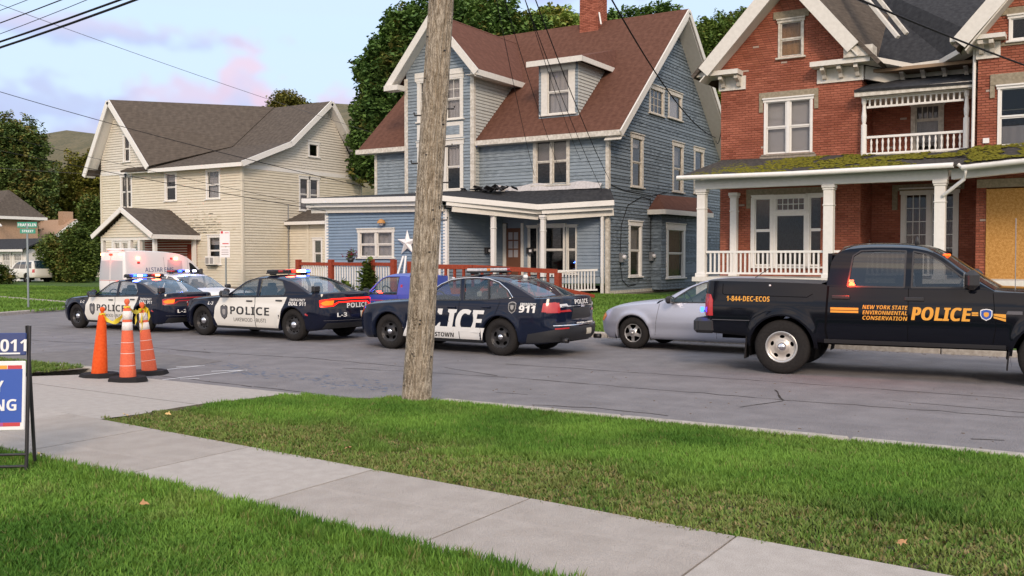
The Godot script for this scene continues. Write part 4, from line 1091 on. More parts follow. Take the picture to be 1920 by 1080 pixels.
func build_far_houses():
	# white outbuilding and tan house at the far left, a tan roof behind the hedge
	var h := thing("brown_house", "tan house with grey roof at the far left edge behind the hedge", "house", V(-86, .0, -47))
	hbox(h, "wall", V(-92, .0, 46.5), V(-81.6, 5.6, 50.5), M.tanroof)
	hslab(h, "roof", [[-92, 7.9, 48.5], [-92, 5.5, 45.9], [-81.0, 5.5, 45.9], [-82.6, 7.9, 48.5]], .1, M.greyroof)
	hslab(h, "roof", [[-82.6, 7.9, 48.5], [-81.0, 5.5, 45.9], [-81.0, 5.5, 51.0]], .1, M.greyroof)
	hbar(h, "eave_board", V(-92, 5.4, 45.88), V(-81.0, 5.4, 45.88), .1, .25, M.white); hbar(h, "eave_board", V(-80.98, 5.4, 45.9), V(-80.98, 5.4, 51.0), .1, .25, M.white)
	hbar(h, "downspout", V(-80.9, 5.3, 46.0), V(-79.6, 4.6, 46.0), .12, .12, M.white)
	var g := thing("white_garage", "low white outbuilding with small-paned windows at the far left", "garage", V(-77, .0, -44))
	hbox(g, "wall", V(-82, .0, 44.15), V(-73, 2.6, 45.6), M.white)
	hslab(g, "roof", [[-82, 3.5, 45.7], [-82, 2.6, 43.6], [-72.6, 2.6, 43.6], [-72.6, 3.5, 45.7]], .1, M.darkroof)
	hbar(g, "eave_board", V(-82, 2.5, 43.6), V(-72.6, 2.5, 43.6), .06, .18, M.white)
	for u in [-78.3, -76.2, -74.6]: window(g, front(0, 44.10), [u, 1.1, 1.1, 1.15], {m = M.white, casing = .08, rows = [.5], grid = [3, 2], proud = .06})
	var t := thing("tan_roof_house", "house with tan roof and stub chimney showing over the hedge", "house", V(-89, -.3, -54.5))
	hbox(t, "wall", V(-96, -.3, 52.2), V(-83.3, 3.6, 58.5), M.vinyl[0])
	hslab(t, "roof", [[-96, 5.6, 55.2], [-96.4, 3.2, 51.8], [-82.9, 3.2, 51.8], [-82.9, 5.6, 55.2]], .15, M.tanroof)
	hslab(t, "roof", [[-96.4, 3.2, 58.8], [-96, 5.6, 55.2], [-82.9, 5.6, 55.2], [-82.9, 3.2, 58.8]], .15, M.tanroof)
	hbar(t, "rake_board", V(-82.85, 5.45, 55.2), V(-82.85, 3.05, 51.8), .1, .3, M.white)
	hbox(t, "chimney", V(-84.6, 4.8, 54.4), V(-83.8, 6.3, 55.4), M.tanroof)

# ---------------------------------------------------------------- vehicles: x runs from the front bumper (0) to the rear, z to the driver's side
func cur(t: Array, x: float) -> float:
	# smooth monotone curve through [x, y] pairs
	var n := t.size()
	if x <= t[0][0]: return t[0][1]
	if x >= t[n - 1][0]: return t[n - 1][1]
	var i := 0
	while x > t[i + 1][0]: i += 1
	var h: float = t[i + 1][0] - t[i][0]; var d: float = (t[i + 1][1] - t[i][1]) / h
	var m0 := d; var m1 := d
	if i > 0:
		var dp: float = (t[i][1] - t[i - 1][1]) / (t[i][0] - t[i - 1][0])
		m0 = 0.0 if dp * d <= 0 else 2 * dp * d / (dp + d)
	if i < n - 2:
		var dn: float = (t[i + 2][1] - t[i + 1][1]) / (t[i + 2][0] - t[i + 1][0])
		m1 = 0.0 if dn * d <= 0 else 2 * dn * d / (dn + d)
	var s: float = (x - t[i][0]) / h
	return t[i][1] * (1 + 2 * s) * (1 - s) * (1 - s) + h * m0 * s * (1 - s) * (1 - s) + t[i + 1][1] * s * s * (3 - 2 * s) + h * m1 * s * s * (s - 1)

func plan_b(c: Dictionary, X: float) -> float:
	# share of the full half width at X
	var b := 1.0
	if X < c.cf: b = pow(maxf(0.0, 1.0 - pow(1.0 - maxf(X, 0.0) / c.cf, c.n)), 1.0 / c.n)
	elif X > c.L - c.cr: b = pow(maxf(0.0, 1.0 - pow(1.0 - maxf(c.L - X, 0.0) / c.cr, c.n)), 1.0 / c.n)
	return b * (1.0 - c.taper * pow((X / c.L - .48) * 2.0, 2.0))

func side_p(c: Dictionary, X: float, y: float, s: float) -> Vector3:
	var F := pow(clampf(1.0 - X / .8, 0, 1), 2.0); var R := pow(clampf(1.0 - (c.L - X) / .8, 0, 1), 2.0)
	var z: float = cur(c.w, y) * plan_b(c, X)
	for a in c.axles: # flared arches
		var d := Vector2(X - a, y - c.r).length()
		z += c.flare * exp(-pow((d - c.arch - .02) / .06, 2.0)) * (1.0 if y > c.r - .12 else .6)
	return V(X + cur(c.fo, y) * F + cur(c.ro, y) * R, y, s * z)

func end_p(c: Dictionary, z: float, y: float, rear: bool) -> Vector3:
	# point on the nose or tail at a given distance from the middle
	var w: float = cur(c.w, y) * (1.0 - c.taper)
	var b := clampf(absf(z) / w, 0, .9995)
	var len: float = c.cr if rear else c.cf
	var X := len * (1.0 - pow(1.0 - pow(b, c.n), 1.0 / c.n))
	if rear: X = c.L - X
	var q := side_p(c, X, y, 1.0)
	return V(q.x, y, z)

func bottom_y(c: Dictionary, X: float) -> float:
	var y: float = cur(c.yb, X)
	for a in c.axles:
		var dx: float = absf(X - a)
		if dx < c.arch: y = maxf(y, c.r + sqrt(c.arch * c.arch - dx * dx))
	return y

func belt(c: Dictionary, x: float, y: float) -> float:
	# half width of the cabin's side at (x, y)
	var yb: float = cur(c.yt, x)
	return cur(c.w, yb) * plan_b(c, x) - .02 - c.tumble * maxf(0, y - yb) - .10 * pow(maxf(0, y - yb - .28), 2.0) * 4.0

func car_shell(c: Dictionary, t: Node3D, m: Material):
	var st := new_st(true)
	var xs := []
	var X: float = c.cf * .22
	var x1: float = c.L - c.cr * .22
	while X < x1 + .001:
		xs.append(X)
		var near := false
		for a in c.axles:
			if absf(absf(X - a) - c.arch) < .12: near = true
		X += .012 if near else .045
	if xs[-1] < x1 - .004: xs.append(x1)
	var ny := 12
	for s in [-1.0, 1.0]:
		var prev := []
		for xx in xs:
			var yb := bottom_y(c, xx); var yt: float = cur(c.yt, xx)
			var col := []
			var p0 := side_p(c, xx, yb, s); p0.z -= s * .07
			col.append(p0)
			for j in ny + 1: col.append(side_p(c, xx, lerpf(yb, yt, float(j) / ny), s))
			if prev.size() > 0:
				for j in ny + 1:
					if s > 0: quad(st, prev[j], col[j], col[j + 1], prev[j + 1])
					else: quad(st, col[j], prev[j], prev[j + 1], col[j + 1])
			prev = col
	for rear in [false, true]:
		var len: float = c.cr if rear else c.cf
		var Xs: float = x1 if rear else c.cf * .22
		var bs: float = plan_b(c, Xs) / (1.0 - c.taper)
		var prev := []
		for i in 25:
			var b := lerpf(-bs, bs, i / 24.0)
			var Xb := len * (1.0 - pow(1.0 - pow(absf(b), c.n), 1.0 / c.n))
			if rear: Xb = c.L - Xb
			if i == 0 or i == 24: Xb = Xs
			var yb := bottom_y(c, Xb); var yt: float = cur(c.yt, Xb)
			var col := []
			for j in ny + 1:
				var y := lerpf(yb, yt, float(j) / ny)
				var q := side_p(c, Xb, y, 1.0); q.z = cur(c.w, y) * (1.0 - c.taper) * b
				if i == 0 or i == 24: q = side_p(c, Xs, y, signf(b))
				col.append(q)
			if prev.size() > 0:
				for j in ny:
					if rear: quad(st, col[j], prev[j], prev[j + 1], col[j + 1])
					else: quad(st, prev[j], col[j], col[j + 1], prev[j + 1])
			prev = col
	return part("body", fin(st), m, t)

func car_deck(c: Dictionary, t: Node3D, called: String, X0: float, X1: float, crown: float, m: Material, drop := 0.0):
	# hood, trunk lid or bed cover between the shoulders
	var st := new_st(true)
	var n := 22; var nb := 16
	var prev := []
	for i in n + 1:
		var f := float(i) / n
		if X0 <= .001: f = f * f * .6 + f * .4
		elif X1 >= c.L - .001: f = 1.0 - ((1 - f) * (1 - f) * .6 + (1 - f) * .4)
		var X := lerpf(X0, X1, f)
		var y: float = cur(c.yt, X)
		var e := side_p(c, X, y, 1.0)
		var row := []
		for j in nb + 1:
			var b := -1.0 + 2.0 * j / nb
			b = signf(b) * pow(absf(b), .8)
			var k: float = crown * smoothstep(0.0, .12, f if X0 <= .001 else (1 - f if X1 >= c.L - .001 else 1.0)) if crown > 0.03 else crown
			row.append(V(e.x, y + k * pow(1.0 - pow(absf(b), 3.0), .55) - drop, e.z * b))
		if prev.size() > 0:
			for j in nb: quad(st, prev[j], prev[j + 1], row[j + 1], row[j])
		prev = row
	return part(called, fin(st), m, t)

func roof_pt(c: Dictionary, x: float, b: float) -> Vector3:
	var y: float = cur(c.roof, x)
	var bow: float = cur(c.bow, x)
	var ye: float = y - cur(c.edge, x)
	var ze := belt(c, x + bow, ye)
	return V(x + bow * b * b, ye + (y - ye) * pow(maxf(0, 1.0 - pow(absf(b), 2.6)), .6), ze * b)

func roof_strip(c: Dictionary, x0: float, x1: float, b0: float, b1: float, off: float) -> Mesh:
	var st := new_st(true)
	var n := 12; var nb := 14
	var prev := []
	for i in n + 1:
		var x := lerpf(x0, x1, float(i) / n)
		var row := []
		for j in nb + 1: row.append(roof_pt(c, x, lerpf(b0, b1, float(j) / nb)) + V(0, off, 0))
		if prev.size() > 0:
			for j in nb: quad(st, prev[j], prev[j + 1], row[j + 1], row[j])
		prev = row
	return fin(st)

func cabin_edge(c: Dictionary) -> Array:
	# the line where the roof meets the sides, from the cowl back
	var a := []
	var x0: float = c.roof[0][0]; var x1: float = c.roof[-1][0]
	for i in 41:
		var x := lerpf(x0, x1, i / 40.0)
		var p := roof_pt(c, x, 1.0)
		a.append([p.x, p.y])
	return a

func car_cabin(c: Dictionary, t: Node3D, m: Material):
	var x0: float = c.roof[0][0]; var x1: float = c.roof[-1][0]
	# side frames with the windows cut out
	var edge := cabin_edge(c)
	var poly := pv(edge)
	for i in 21:
		var x: float = lerpf(edge[-1][0], edge[0][0], i / 20.0)
		poly.append(Vector2(x, minf(cur(c.yt, x) - .03, cur(c.roof, x) - .05)))
	for s in [1.0, -1.0]:
		var f := func(x, y): return V(x, y, s * belt(c, x, y))
		var holes := []
		for wd in c.windows: holes.append(pv(wd.poly))
		part("cabin_frame", patch_mesh(poly, holes, .06, .12, f, s < 0), m, t)
		for wd in c.windows:
			part("side_window", patch_mesh(pv(wd.poly), [], .12, .15, f, s < 0, -.012), wd.get("glass", M.carglass), t)
			var ring: Array = Geometry2D.offset_polygon(pv(wd.poly), .022)
			part("window_seal", patch_mesh(ring[0], [pv(wd.poly)], .06, .06, f, s < 0, .002), wd.get("seal", M.plastic), t)
	part("roof", roof_strip(c, c.ws1, c.bl0, -1, 1, 0.0), m, t)
	for e in [[x0, c.ws1, "windshield", c.get("wsglass", M.carglass)], [c.bl0, x1, "rear_window", c.get("blglass", M.carglass)]]:
		if e[1] - e[0] < .12:
			part("cabin_back", roof_strip(c, e[0], e[1], -1, 1, 0.0), m, t)
			continue
		part(e[2], roof_strip(c, e[0], e[1], -.9, .9, -.004), e[3], t)
		part("pillar", roof_strip(c, e[0], e[1], .9, 1, 0.0), m, t)
		part("pillar", roof_strip(c, e[0], e[1], -1, -.9, 0.0), m, t)

func wheel_proto(r: float, w: float, rim_r: float, style: String) -> Node3D:
	# built round the origin, outer face towards +z
	var o := Node3D.new(); o.name = "wheel"
	var X := Basis(Vector3.RIGHT, PI / 2)
	var h := w / 2
	var prof := [[rim_r - .02, -h + .02], [rim_r, -h + .01], [rim_r + .015, -h], [r - .05, -h + .005], [r - .012, -h + .03], [r, -h + .05], [r, h - .05], [r - .012, h - .03], [r - .05, h - .005], [rim_r + .015, h], [rim_r, h - .01], [rim_r - .02, h - .025]]
	part("tyre", lathe_mesh(prof, 40, true, Transform3D(X, Vector3.ZERO)), M.tyre, o)
	var dish: float = {"police": -.06, "steel": -.05, "truck": -.045, "cap": -.01}[style]
	var dep := func(x, y):
		var q := Vector2(x, y).length() / rim_r
		var z := h - .02
		if q < .93: z += dish * smoothstep(.93, .80, q)
		z += .03 * smoothstep(.55, .30, q)
		return V(x, y, z)
	var circ := PackedVector2Array()
	for k in 36: circ.append(Vector2.from_angle(TAU * k / 36) * rim_r)
	var holes := []
	var nh: int = {"police": 10, "steel": 5, "truck": 5, "cap": 5}[style]
	for k in nh:
		var a := TAU * (k + .25) / nh
		var e := PackedVector2Array()
		if style == "cap":
			# wide openings that leave five tapering spokes
			var s0 := .40; var s1 := .86
			for q in [[s0, -.20], [s1 * .93, -.44], [s1, -.25], [s1, .25], [s1 * .93, .44], [s0, .20]]: e.append(Vector2.from_angle(a + q[1]) * rim_r * q[0])
		else:
			var rr: float = {"police": .70, "steel": .62, "truck": .66}[style] * rim_r
			var ra: float = {"police": .030, "steel": .052, "truck": .038}[style]; var rb: float = {"police": .018, "steel": .030, "truck": .026}[style]
			for j in 10:
				var d := Vector2(cos(TAU * j / 10) * rb, sin(TAU * j / 10) * ra)
				e.append((Vector2(rr, 0) + d).rotated(a))
		holes.append(ccw(e))
	var rm: Material = {"police": M.blackrim, "steel": M.blackrim, "truck": M.rimpale, "cap": M.rimsilver}[style]
	part("rim", patch_mesh(circ, holes, .028, .028, dep, false), rm, o)
	part("brake_disc", lathe_mesh([[0, h - .13], [rim_r - .015, h - .13], [rim_r - .01, h - .14]], 20, true, Transform3D(X, Vector3.ZERO)), M.seam, o)
	var cp: float = {"police": .075, "steel": .055, "truck": .062, "cap": .032}[style]
	var hz: float = h + dish + .012
	part("hub_cap", lathe_mesh([[cp + .01, hz - .02], [cp, hz + .012], [cp * .7, hz + .028], [0, hz + .034]].map(func(q): return [q[0], q[1]]), 20, true, Transform3D(X, Vector3.ZERO)), M.chrome if style != "cap" else M.rimsilver, o)
	if style == "truck":
		part("rim_ring", lathe_mesh([[rim_r - .03, h - .02], [rim_r - .012, h + .004], [rim_r + .004, h + .002], [rim_r + .008, h - .012]], 36, true, Transform3D(X, Vector3.ZERO)), M.rimsilver, o)
	return o

func add_wheels(c: Dictionary, t: Node3D, style: String):
	var w := wheel_proto(c.r, c.tw, c.rim, style)
	for a in c.axles:
		for s in [1.0, -1.0]:
			var k := w.duplicate()
			var z: float = side_p(c, a, c.r + c.arch + .02, 1.0).z - c.flare - c.tw / 2 - .015
			k.transform = Transform3D(yrot(0 if s > 0 else 180), V(a, c.r, s * z))
			t.add_child(k, true)
	w.free()

func car_basics(c: Dictionary, t: Node3D):
	# underbody, wheel housings, seats, steering wheel
	var wi: float = cur(c.w, .5) - c.tw - .10
	var mid: float = c.axles[1] - c.axles[0] - 2 * c.arch - .06
	var st := new_st()
	add_box(st, V(c.L / 2, .40 + c.lift, 0), V(c.L - .5, .26, wi * 2))
	add_box(st, V((c.axles[0] + c.axles[1]) / 2, .36 + c.lift, 0), V(mid, .22, (cur(c.w, .4) - .06) * 2))
	part("underbody", fin(st), M.seam, t)
	st = new_st(true)
	for a in c.axles:
		for s in [-1.0, 1.0]:
			var pts := []
			for k in 13:
				var an := PI * (k / 12.0 * 1.2 - .1)
				pts.append(Vector2(a - cos(an) * (c.arch + .03), c.r + sin(an) * (c.arch + .03)))
			for k in 12:
				var z0: float = s * (side_p(c, a, c.r + c.arch, 1.0).z - c.flare - .03); var z1: float = s * wi * .9
				var A := V(pts[k].x, pts[k].y, z0); var B := V(pts[k + 1].x, pts[k + 1].y, z0)
				quad(st, A, B, V(B.x, B.y, z1), V(A.x, A.y, z1))
	part("wheel_housing", fin(st), M.seam, t)
	for xz in c.get("seats", []):
		st = new_st()
		add_cbox(st, V(xz[0], .62 + c.lift, xz[1]), V(.5, .16, .5), .04)
		add_cbox(st, V(xz[0] + .30, .92 + c.lift, xz[1]), V(.14, .55, .48), .05, Basis(Vector3.BACK, -.25))
		add_cbox(st, V(xz[0] + .42, 1.20 + c.lift, xz[1]), V(.10, .17, .26), .04, Basis(Vector3.BACK, -.15))
		part("seat", fin(st), M.seat, t)
	if c.has("wheel_at"):
		var ring := []
		var b := Basis(Vector3.BACK, .45)
		for k in 17: ring.append(c.wheel_at + b * V(0, cos(TAU * k / 16) * .18, sin(TAU * k / 16) * .18))
		part("steering_wheel", tube_mesh(ring, .016, 6), M.plastic, t)

func side_map(c: Dictionary, s: float) -> Callable:
	return func(x, y): return side_p(c, x, y, s)

func seam(c: Dictionary, t: Node3D, pts: Array, m: Material = null, w := .009):
	# a shut line drawn on both sides as a thin dark groove filler
	for s in [1.0, -1.0]:
		var st := SurfaceTool.new(); st.begin(Mesh.PRIMITIVE_TRIANGLES)
		for i in pts.size() - 1:
			var a := Vector2(pts[i][0], pts[i][1]); var b := Vector2(pts[i + 1][0], pts[i + 1][1])
			var n := (b - a).normalized().orthogonal() * w / 2
			map_patch(st, PackedVector2Array([a - n, b - n, b + n, a + n]), [], .08, .08, side_map(c, s), s < 0, .0015)
		st.index()
		part("door_seam", st.commit(), m if m else M.seam, t)

func side_panel(c: Dictionary, t: Node3D, called: String, pts: Array, m: Material, off := .003, sides := [1.0, -1.0]) -> Node3D:
	var o: Node3D
	for s in sides:
		o = part(called, patch_mesh(pv(pts), [], .07, .07, side_map(c, s), s < 0, off), m, t)
	return o

func end_panel(c: Dictionary, t: Node3D, called: String, pts: Array, m: Material, rear := true, off := .003) -> Node3D:
	var f := func(z, y): return end_p(c, z, y, rear)
	# seen from behind the driver's side (+z) is on the left
	return part(called, patch_mesh(pv(pts), [], .06, .05, f, rear, off), m, t)

func end_both(c: Dictionary, t: Node3D, called: String, pts: Array, m: Material, rear := true, off := .003):
	end_panel(c, t, called, pts, m, rear, off)
	var q := []
	for p in pts: q.append([-p[0], p[1]])
	end_panel(c, t, called, q, m, rear, off)

func end_text(c: Dictionary, t: Node3D, s: String, h: float, z: float, y: float, m: Material, slant := 0.0, width := 0.0):
	var f := func(a, b): return end_p(c, a, b, true)
	part("lettering", text_on(s, h, f, z, y, -1.0, width, slant, .005), m, t)

func side_text(c: Dictionary, t: Node3D, s: String, h: float, x: float, y: float, m: Material, sd := 1.0, width := 0.0, slant := 0.0, off := .006, bold := true, fat := 0.0):
	part("lettering", text_on(s, h, side_map(c, sd), x, y, sd, width, slant, off, bold, fat), m, t)

func mirrors(c: Dictionary, t: Node3D, x: float, y: float, m: Material, sz := V(.12, .15, .24)):
	for s in [1.0, -1.0]:
		var z := belt(c, x, y)
		var st := new_st()
		add_cbox(st, V(x, y + sz.y * .45, s * (z + sz.z * .5 + .06)), sz, minf(sz.x, sz.y) * .35)
		add_box(st, V(x, y + .01, s * (z + .05)), V(.06, .04, .16))
		var o := part("mirror", fin(st), m, t)
		part("mirror_glass", box_mesh(V(.004, sz.y * .8, sz.z * .8)), M.chrome, o, at(V(x + sz.x / 2 + .001, y + sz.y * .45, s * (z + sz.z * .5 + .06))))

func handles(c: Dictionary, t: Node3D, spots: Array, m: Material, size := V(.20, .035, .03)):
	for q in spots:
		for s in [1.0, -1.0]:
			var p := side_p(c, q[0], q[1], s)
			part("door_handle", box_mesh(size, .01), m, t, at(p + V(0, 0, s * .012)))

func light_bar(t: Node3D, at_x: float, y: float, width: float, cols: Array, base: Material):
	var o := part("light_bar", box_mesh(V(.28, .03, width), .01), base, t, at(V(at_x, y + .025, 0)))
	for s in [-1.0, 1.0]: part("bar_foot", box_mesh(V(.16, .03, .06)), base, o, at(V(0, -.03, s * width * .42)))
	var n := cols.size()
	for i in n:
		var z := width * (.5 - (i + .5) / n)
		part("warning_light", box_mesh(V(.25, .055, width / n * .94), .012), cols[i], o, at(V(0, .043, z)))
	part("bar_cap", box_mesh(V(.20, .012, width * .96)), M.plastic, o, at(V(0, .077, 0)))
	return o

func lamp(t: Node3D, p: Vector3, c: Color, e: float, size := .12):
	var l := OmniLight3D.new(); l.name = "lamp_light"; l.position = p; l.light_color = c; l.light_energy = e
	l.light_size = size; l.omni_range = 14.0; l.omni_attenuation = 2.0; l.shadow_enabled = true
	t.add_child(l, true)

func shield(f: Callable, x: float, y: float, w: float, h: float, dir: float, t: Node3D, m1: Material, m2: Material, m3: Material, flip: bool):
	# a police badge: outline, inner field, small centre
	var mk := func(k):
		var a := []
		for q in [[0, .5], [.30, .46], [.5, .36], [.5, -.08], [.36, -.34], [0, -.52], [-.36, -.34], [-.5, -.08], [-.5, .36], [-.30, .46]]: a.append([x + q[0] * w * k, y + q[1] * h * k])
		return pv(a)
	part("badge", patch_mesh(mk.call(1.0), [], .1, .1, f, flip, .005), m1, t)
	part("badge_field", patch_mesh(mk.call(.84), [], .1, .1, f, flip, .007), m2, t)
	part("badge_centre", patch_mesh(mk.call(.42), [], .1, .1, f, flip, .009), m3, t)

func spec_charger() -> Dictionary:
	return {L = 5.04, cf = .62, cr = .55, n = 2.5, taper = .045, lift = 0.0, r = .36, arch = .405, tw = .235, rim = .235, flare = .018, tumble = .36,
		axles = [.96, 3.95],
		w = [[.18, .84], [.30, .91], [.45, .935], [.62, .95], [.74, .945], [.82, .93], [.95, .925], [1.06, .90]],
		fo = [[.18, .22], [.30, .06], [.45, .0], [.62, .02], [.75, .09], [.85, .22], [.95, .3]],
		ro = [[.18, -.30], [.34, -.10], [.50, .0], [.62, -.01], [.80, -.06], [.98, -.07], [1.08, -.10]],
		yt = [[0, .70], [.25, .79], [.6, .86], [1.1, .905], [1.6, .945], [2.4, .965], [3.2, .985], [3.9, 1.03], [4.5, 1.06], [4.9, 1.065], [5.04, 1.05]],
		yb = [[0, .19], [.5, .2], [1.5, .215], [3.4, .215], [4.5, .24], [5.04, .30]],
		roof = [[1.42, .93], [1.70, 1.07], [2.05, 1.26], [2.35, 1.395], [2.65, 1.455], [3.0, 1.475], [3.4, 1.455], [3.75, 1.385], [4.1, 1.265], [4.45, 1.12], [4.62, 1.055]],
		bow = [[1.42, .22], [1.9, .16], [2.35, .06], [2.8, 0], [3.5, 0], [4.1, -.05], [4.62, -.12]],
		edge = [[1.42, .02], [1.9, .045], [2.5, .06], [3.3, .065], [4.2, .05], [4.62, .02]],
		ws1 = 2.38, bl0 = 3.72,
		windows = [{poly = [[1.98, .985], [2.02, 1.045], [2.36, 1.27], [2.55, 1.345], [2.74, 1.375], [2.80, 1.0]]}, {poly = [[2.90, 1.0], [2.86, 1.378], [3.08, 1.385], [3.34, 1.365], [3.52, 1.325], [3.68, 1.13], [3.66, 1.03]]}],
		seats = [[2.35, .38], [2.35, -.38], [3.1, .38], [3.1, -.38]], wheel_at = V(2.05, .98, .38)}

func police_charger(label: String, p: Vector3, yaw: float, number: String, lit: int) -> Node3D:
	var c := spec_charger()
	var t := thing("police_car", label, "police car", p, yaw, "police cars standing in the street")
	car_shell(c, t, M.navy)
	car_deck(c, t, "hood", 0.0, 1.62, .07, M.navy)
	car_deck(c, t, "trunk_lid", 4.42, c.L, .045, M.navy)
	car_cabin(c, t, M.navy)
	car_basics(c, t)
	add_wheels(c, t, "police")
	# white doors
	side_panel(c, t, "front_door", [[1.50, .27], [2.79, .27], [2.79, .955], [1.62, .925], [1.46, .70], [1.42, .45]], M.carwhite, .004)
	side_panel(c, t, "rear_door", [[2.81, .27], [3.52, .27], [3.60, .50], [3.66, .70], [3.80, .985], [2.81, .955]], M.carwhite, .004)
	seam(c, t, [[2.80, .25], [2.80, .97]])
	seam(c, t, [[.25, .62], [.55, .66], [.62, .84]])
	side_panel(c, t, "sill", [[1.42, .21], [3.55, .21], [3.55, .268], [1.42, .268]], M.plastic, .006)
	handles(c, t, [[2.62, .87], [3.56, .90]], M.plastic)
	mirrors(c, t, 1.92, .965, M.plastic)
	for s in [1.0, -1.0]:
		var f := side_map(c, s)
		shield(f, 1.78 if s > 0 else 3.2, .595, .25, .34, s, t, M.decalblack, M.seamgrey, M.decalgrey, s < 0)
		side_text(c, t, "POLICE", .185, 2.62 if s > 0 else 2.3, .64, M.decalblack, s, 1.28)
		side_text(c, t, "LAKEWOOD - BUSTI", .085, 2.62 if s > 0 else 2.3, .43, M.decalblack, s, 1.05, 0.0, .006, false)
		side_text(c, t, "EMERGENCY", .055, 4.12, .925, M.decalwhite, s, .46, .1, .005)
		side_text(c, t, "DIAL 911", .085, 4.12, .84, M.decalwhite, s, .50, .1, .005)
		side_text(c, t, number, .075, 1.30, .79, M.decalwhite, s, .17, .15, .005)
	# tail
	var grow: Material = M.glow_tail if lit == 2 else M.redlens
	var band: Array = []
	for q in [[-.87, .76], [-.87, .95], [-.66, .985], [0, .995], [.66, .985], [.87, .95], [.87, .76], [.62, .74], [0, .73], [-.62, .74]]: band.append(q)
	end_panel(c, t, "tail_light_housing", band, M.plastic, true, .004)
	end_panel(c, t, "tail_light", [[-.83, .93], [-.6, .965], [0, .975], [.6, .965], [.83, .93], [.83, .905], [.6, .937], [0, .947], [-.6, .937], [-.83, .905]], grow, true, .012)
	end_both(c, t, "tail_light", [[.805, .925], [.835, .925], [.835, .79], [.805, .79]], grow, true, .0128)
	end_both(c, t, "tail_light", [[.835, .80], [.62, .82], [.5, .885], [.47, .868], [.59, .793], [.835, .772]], grow, true, .0136)
	end_panel(c, t, "tail_light", [[-.48, .868], [0, .876], [.48, .868], [.48, .89], [0, .90], [-.48, .89]], grow, true, .0124)
	end_panel(c, t, "turn_light", [[.60, .835], [.80, .815], [.80, .895], [.58, .925]], M.glow_turn if lit >= 1 else M.amberlens, true, .015)
	side_panel(c, t, "tail_light_corner", [[4.76, .86], [4.86, .92], [4.94, .91], [4.94, .82], [4.84, .81]], M.glow_turn if lit >= 1 else M.redlens, .012, [1.0])
	end_text(c, t, "POLICE", .105, -.12, .80, M.decalwhite, .12, .72)
	end_text(c, t, number, .09, .42, .60, M.decalwhite, .1, .26)
	end_panel(c, t, "license_plate", [[-.46, .535], [-.16, .535], [-.16, .665], [-.46, .665]], M.plate, true, .012)
	end_panel(c, t, "rear_valance", [[-.78, .30], [.78, .30], [.74, .43], [-.74, .43]], M.bumpergrey, true, .006)
	end_panel(c, t, "bumper_line", [[-.80, .475], [.80, .475], [.80, .482], [-.80, .482]], M.seamgrey, true, .004)
	side_panel(c, t, "side_marker", [[4.36, .60], [4.44, .575], [4.45, .60], [4.37, .635]], M.redlens, .006)
	side_panel(c, t, "front_marker", [[.12, .56], [.24, .56], [.26, .66], [.14, .66]], M.amberlens, .006)
	end_both(c, t, "headlight", [[.48, .60], [.84, .62], [.82, .71], [.50, .68]], M.clearlens, false, .006)
	end_panel(c, t, "grille", [[-.42, .42], [.42, .42], [.42, .66], [-.42, .66]], M.plastic, false, .004)
	# device on the rear shelf, light bar, spotlight
	part("rear_warning_light", box_mesh(V(.10, .13, .20), .015), M.plastic, t, at(V(4.40, 1.17, .62)))
	part("spotlight", lathe_mesh([[0, -.05], [.06, -.04], [.075, .03], [.07, .05], [0, .055]], 14, true, at(V(1.86, 1.08, .93), Basis(Vector3.BACK, PI / 2))), M.blacksteel, t)
	var R: Material = M.glow_red; var B: Material = M.glow_blue; var W: Material = M.glow_white; var Hh: Material = M.glow_hot; var D: Material = M.redlens; var K: Material = M.plastic
	var cols := [K, B, W, B, K, D, Hh, K] if lit == 1 else [K, D, K, K, R, Hh, W, B]
	light_bar(t, 2.86 if lit == 1 else 2.95, 1.485, 1.20, cols, M.plastic)
	lamp(t, V(2.9, 1.66, .35 if lit == 1 else -.5), Color(.25, .35, 1.0), .8 if lit == 1 else .3)
	lamp(t, V(2.9, 1.66, -.4 if lit == 1 else -.1), Color(1.0, .22, .12), .4 if lit == 1 else .5)
	return t

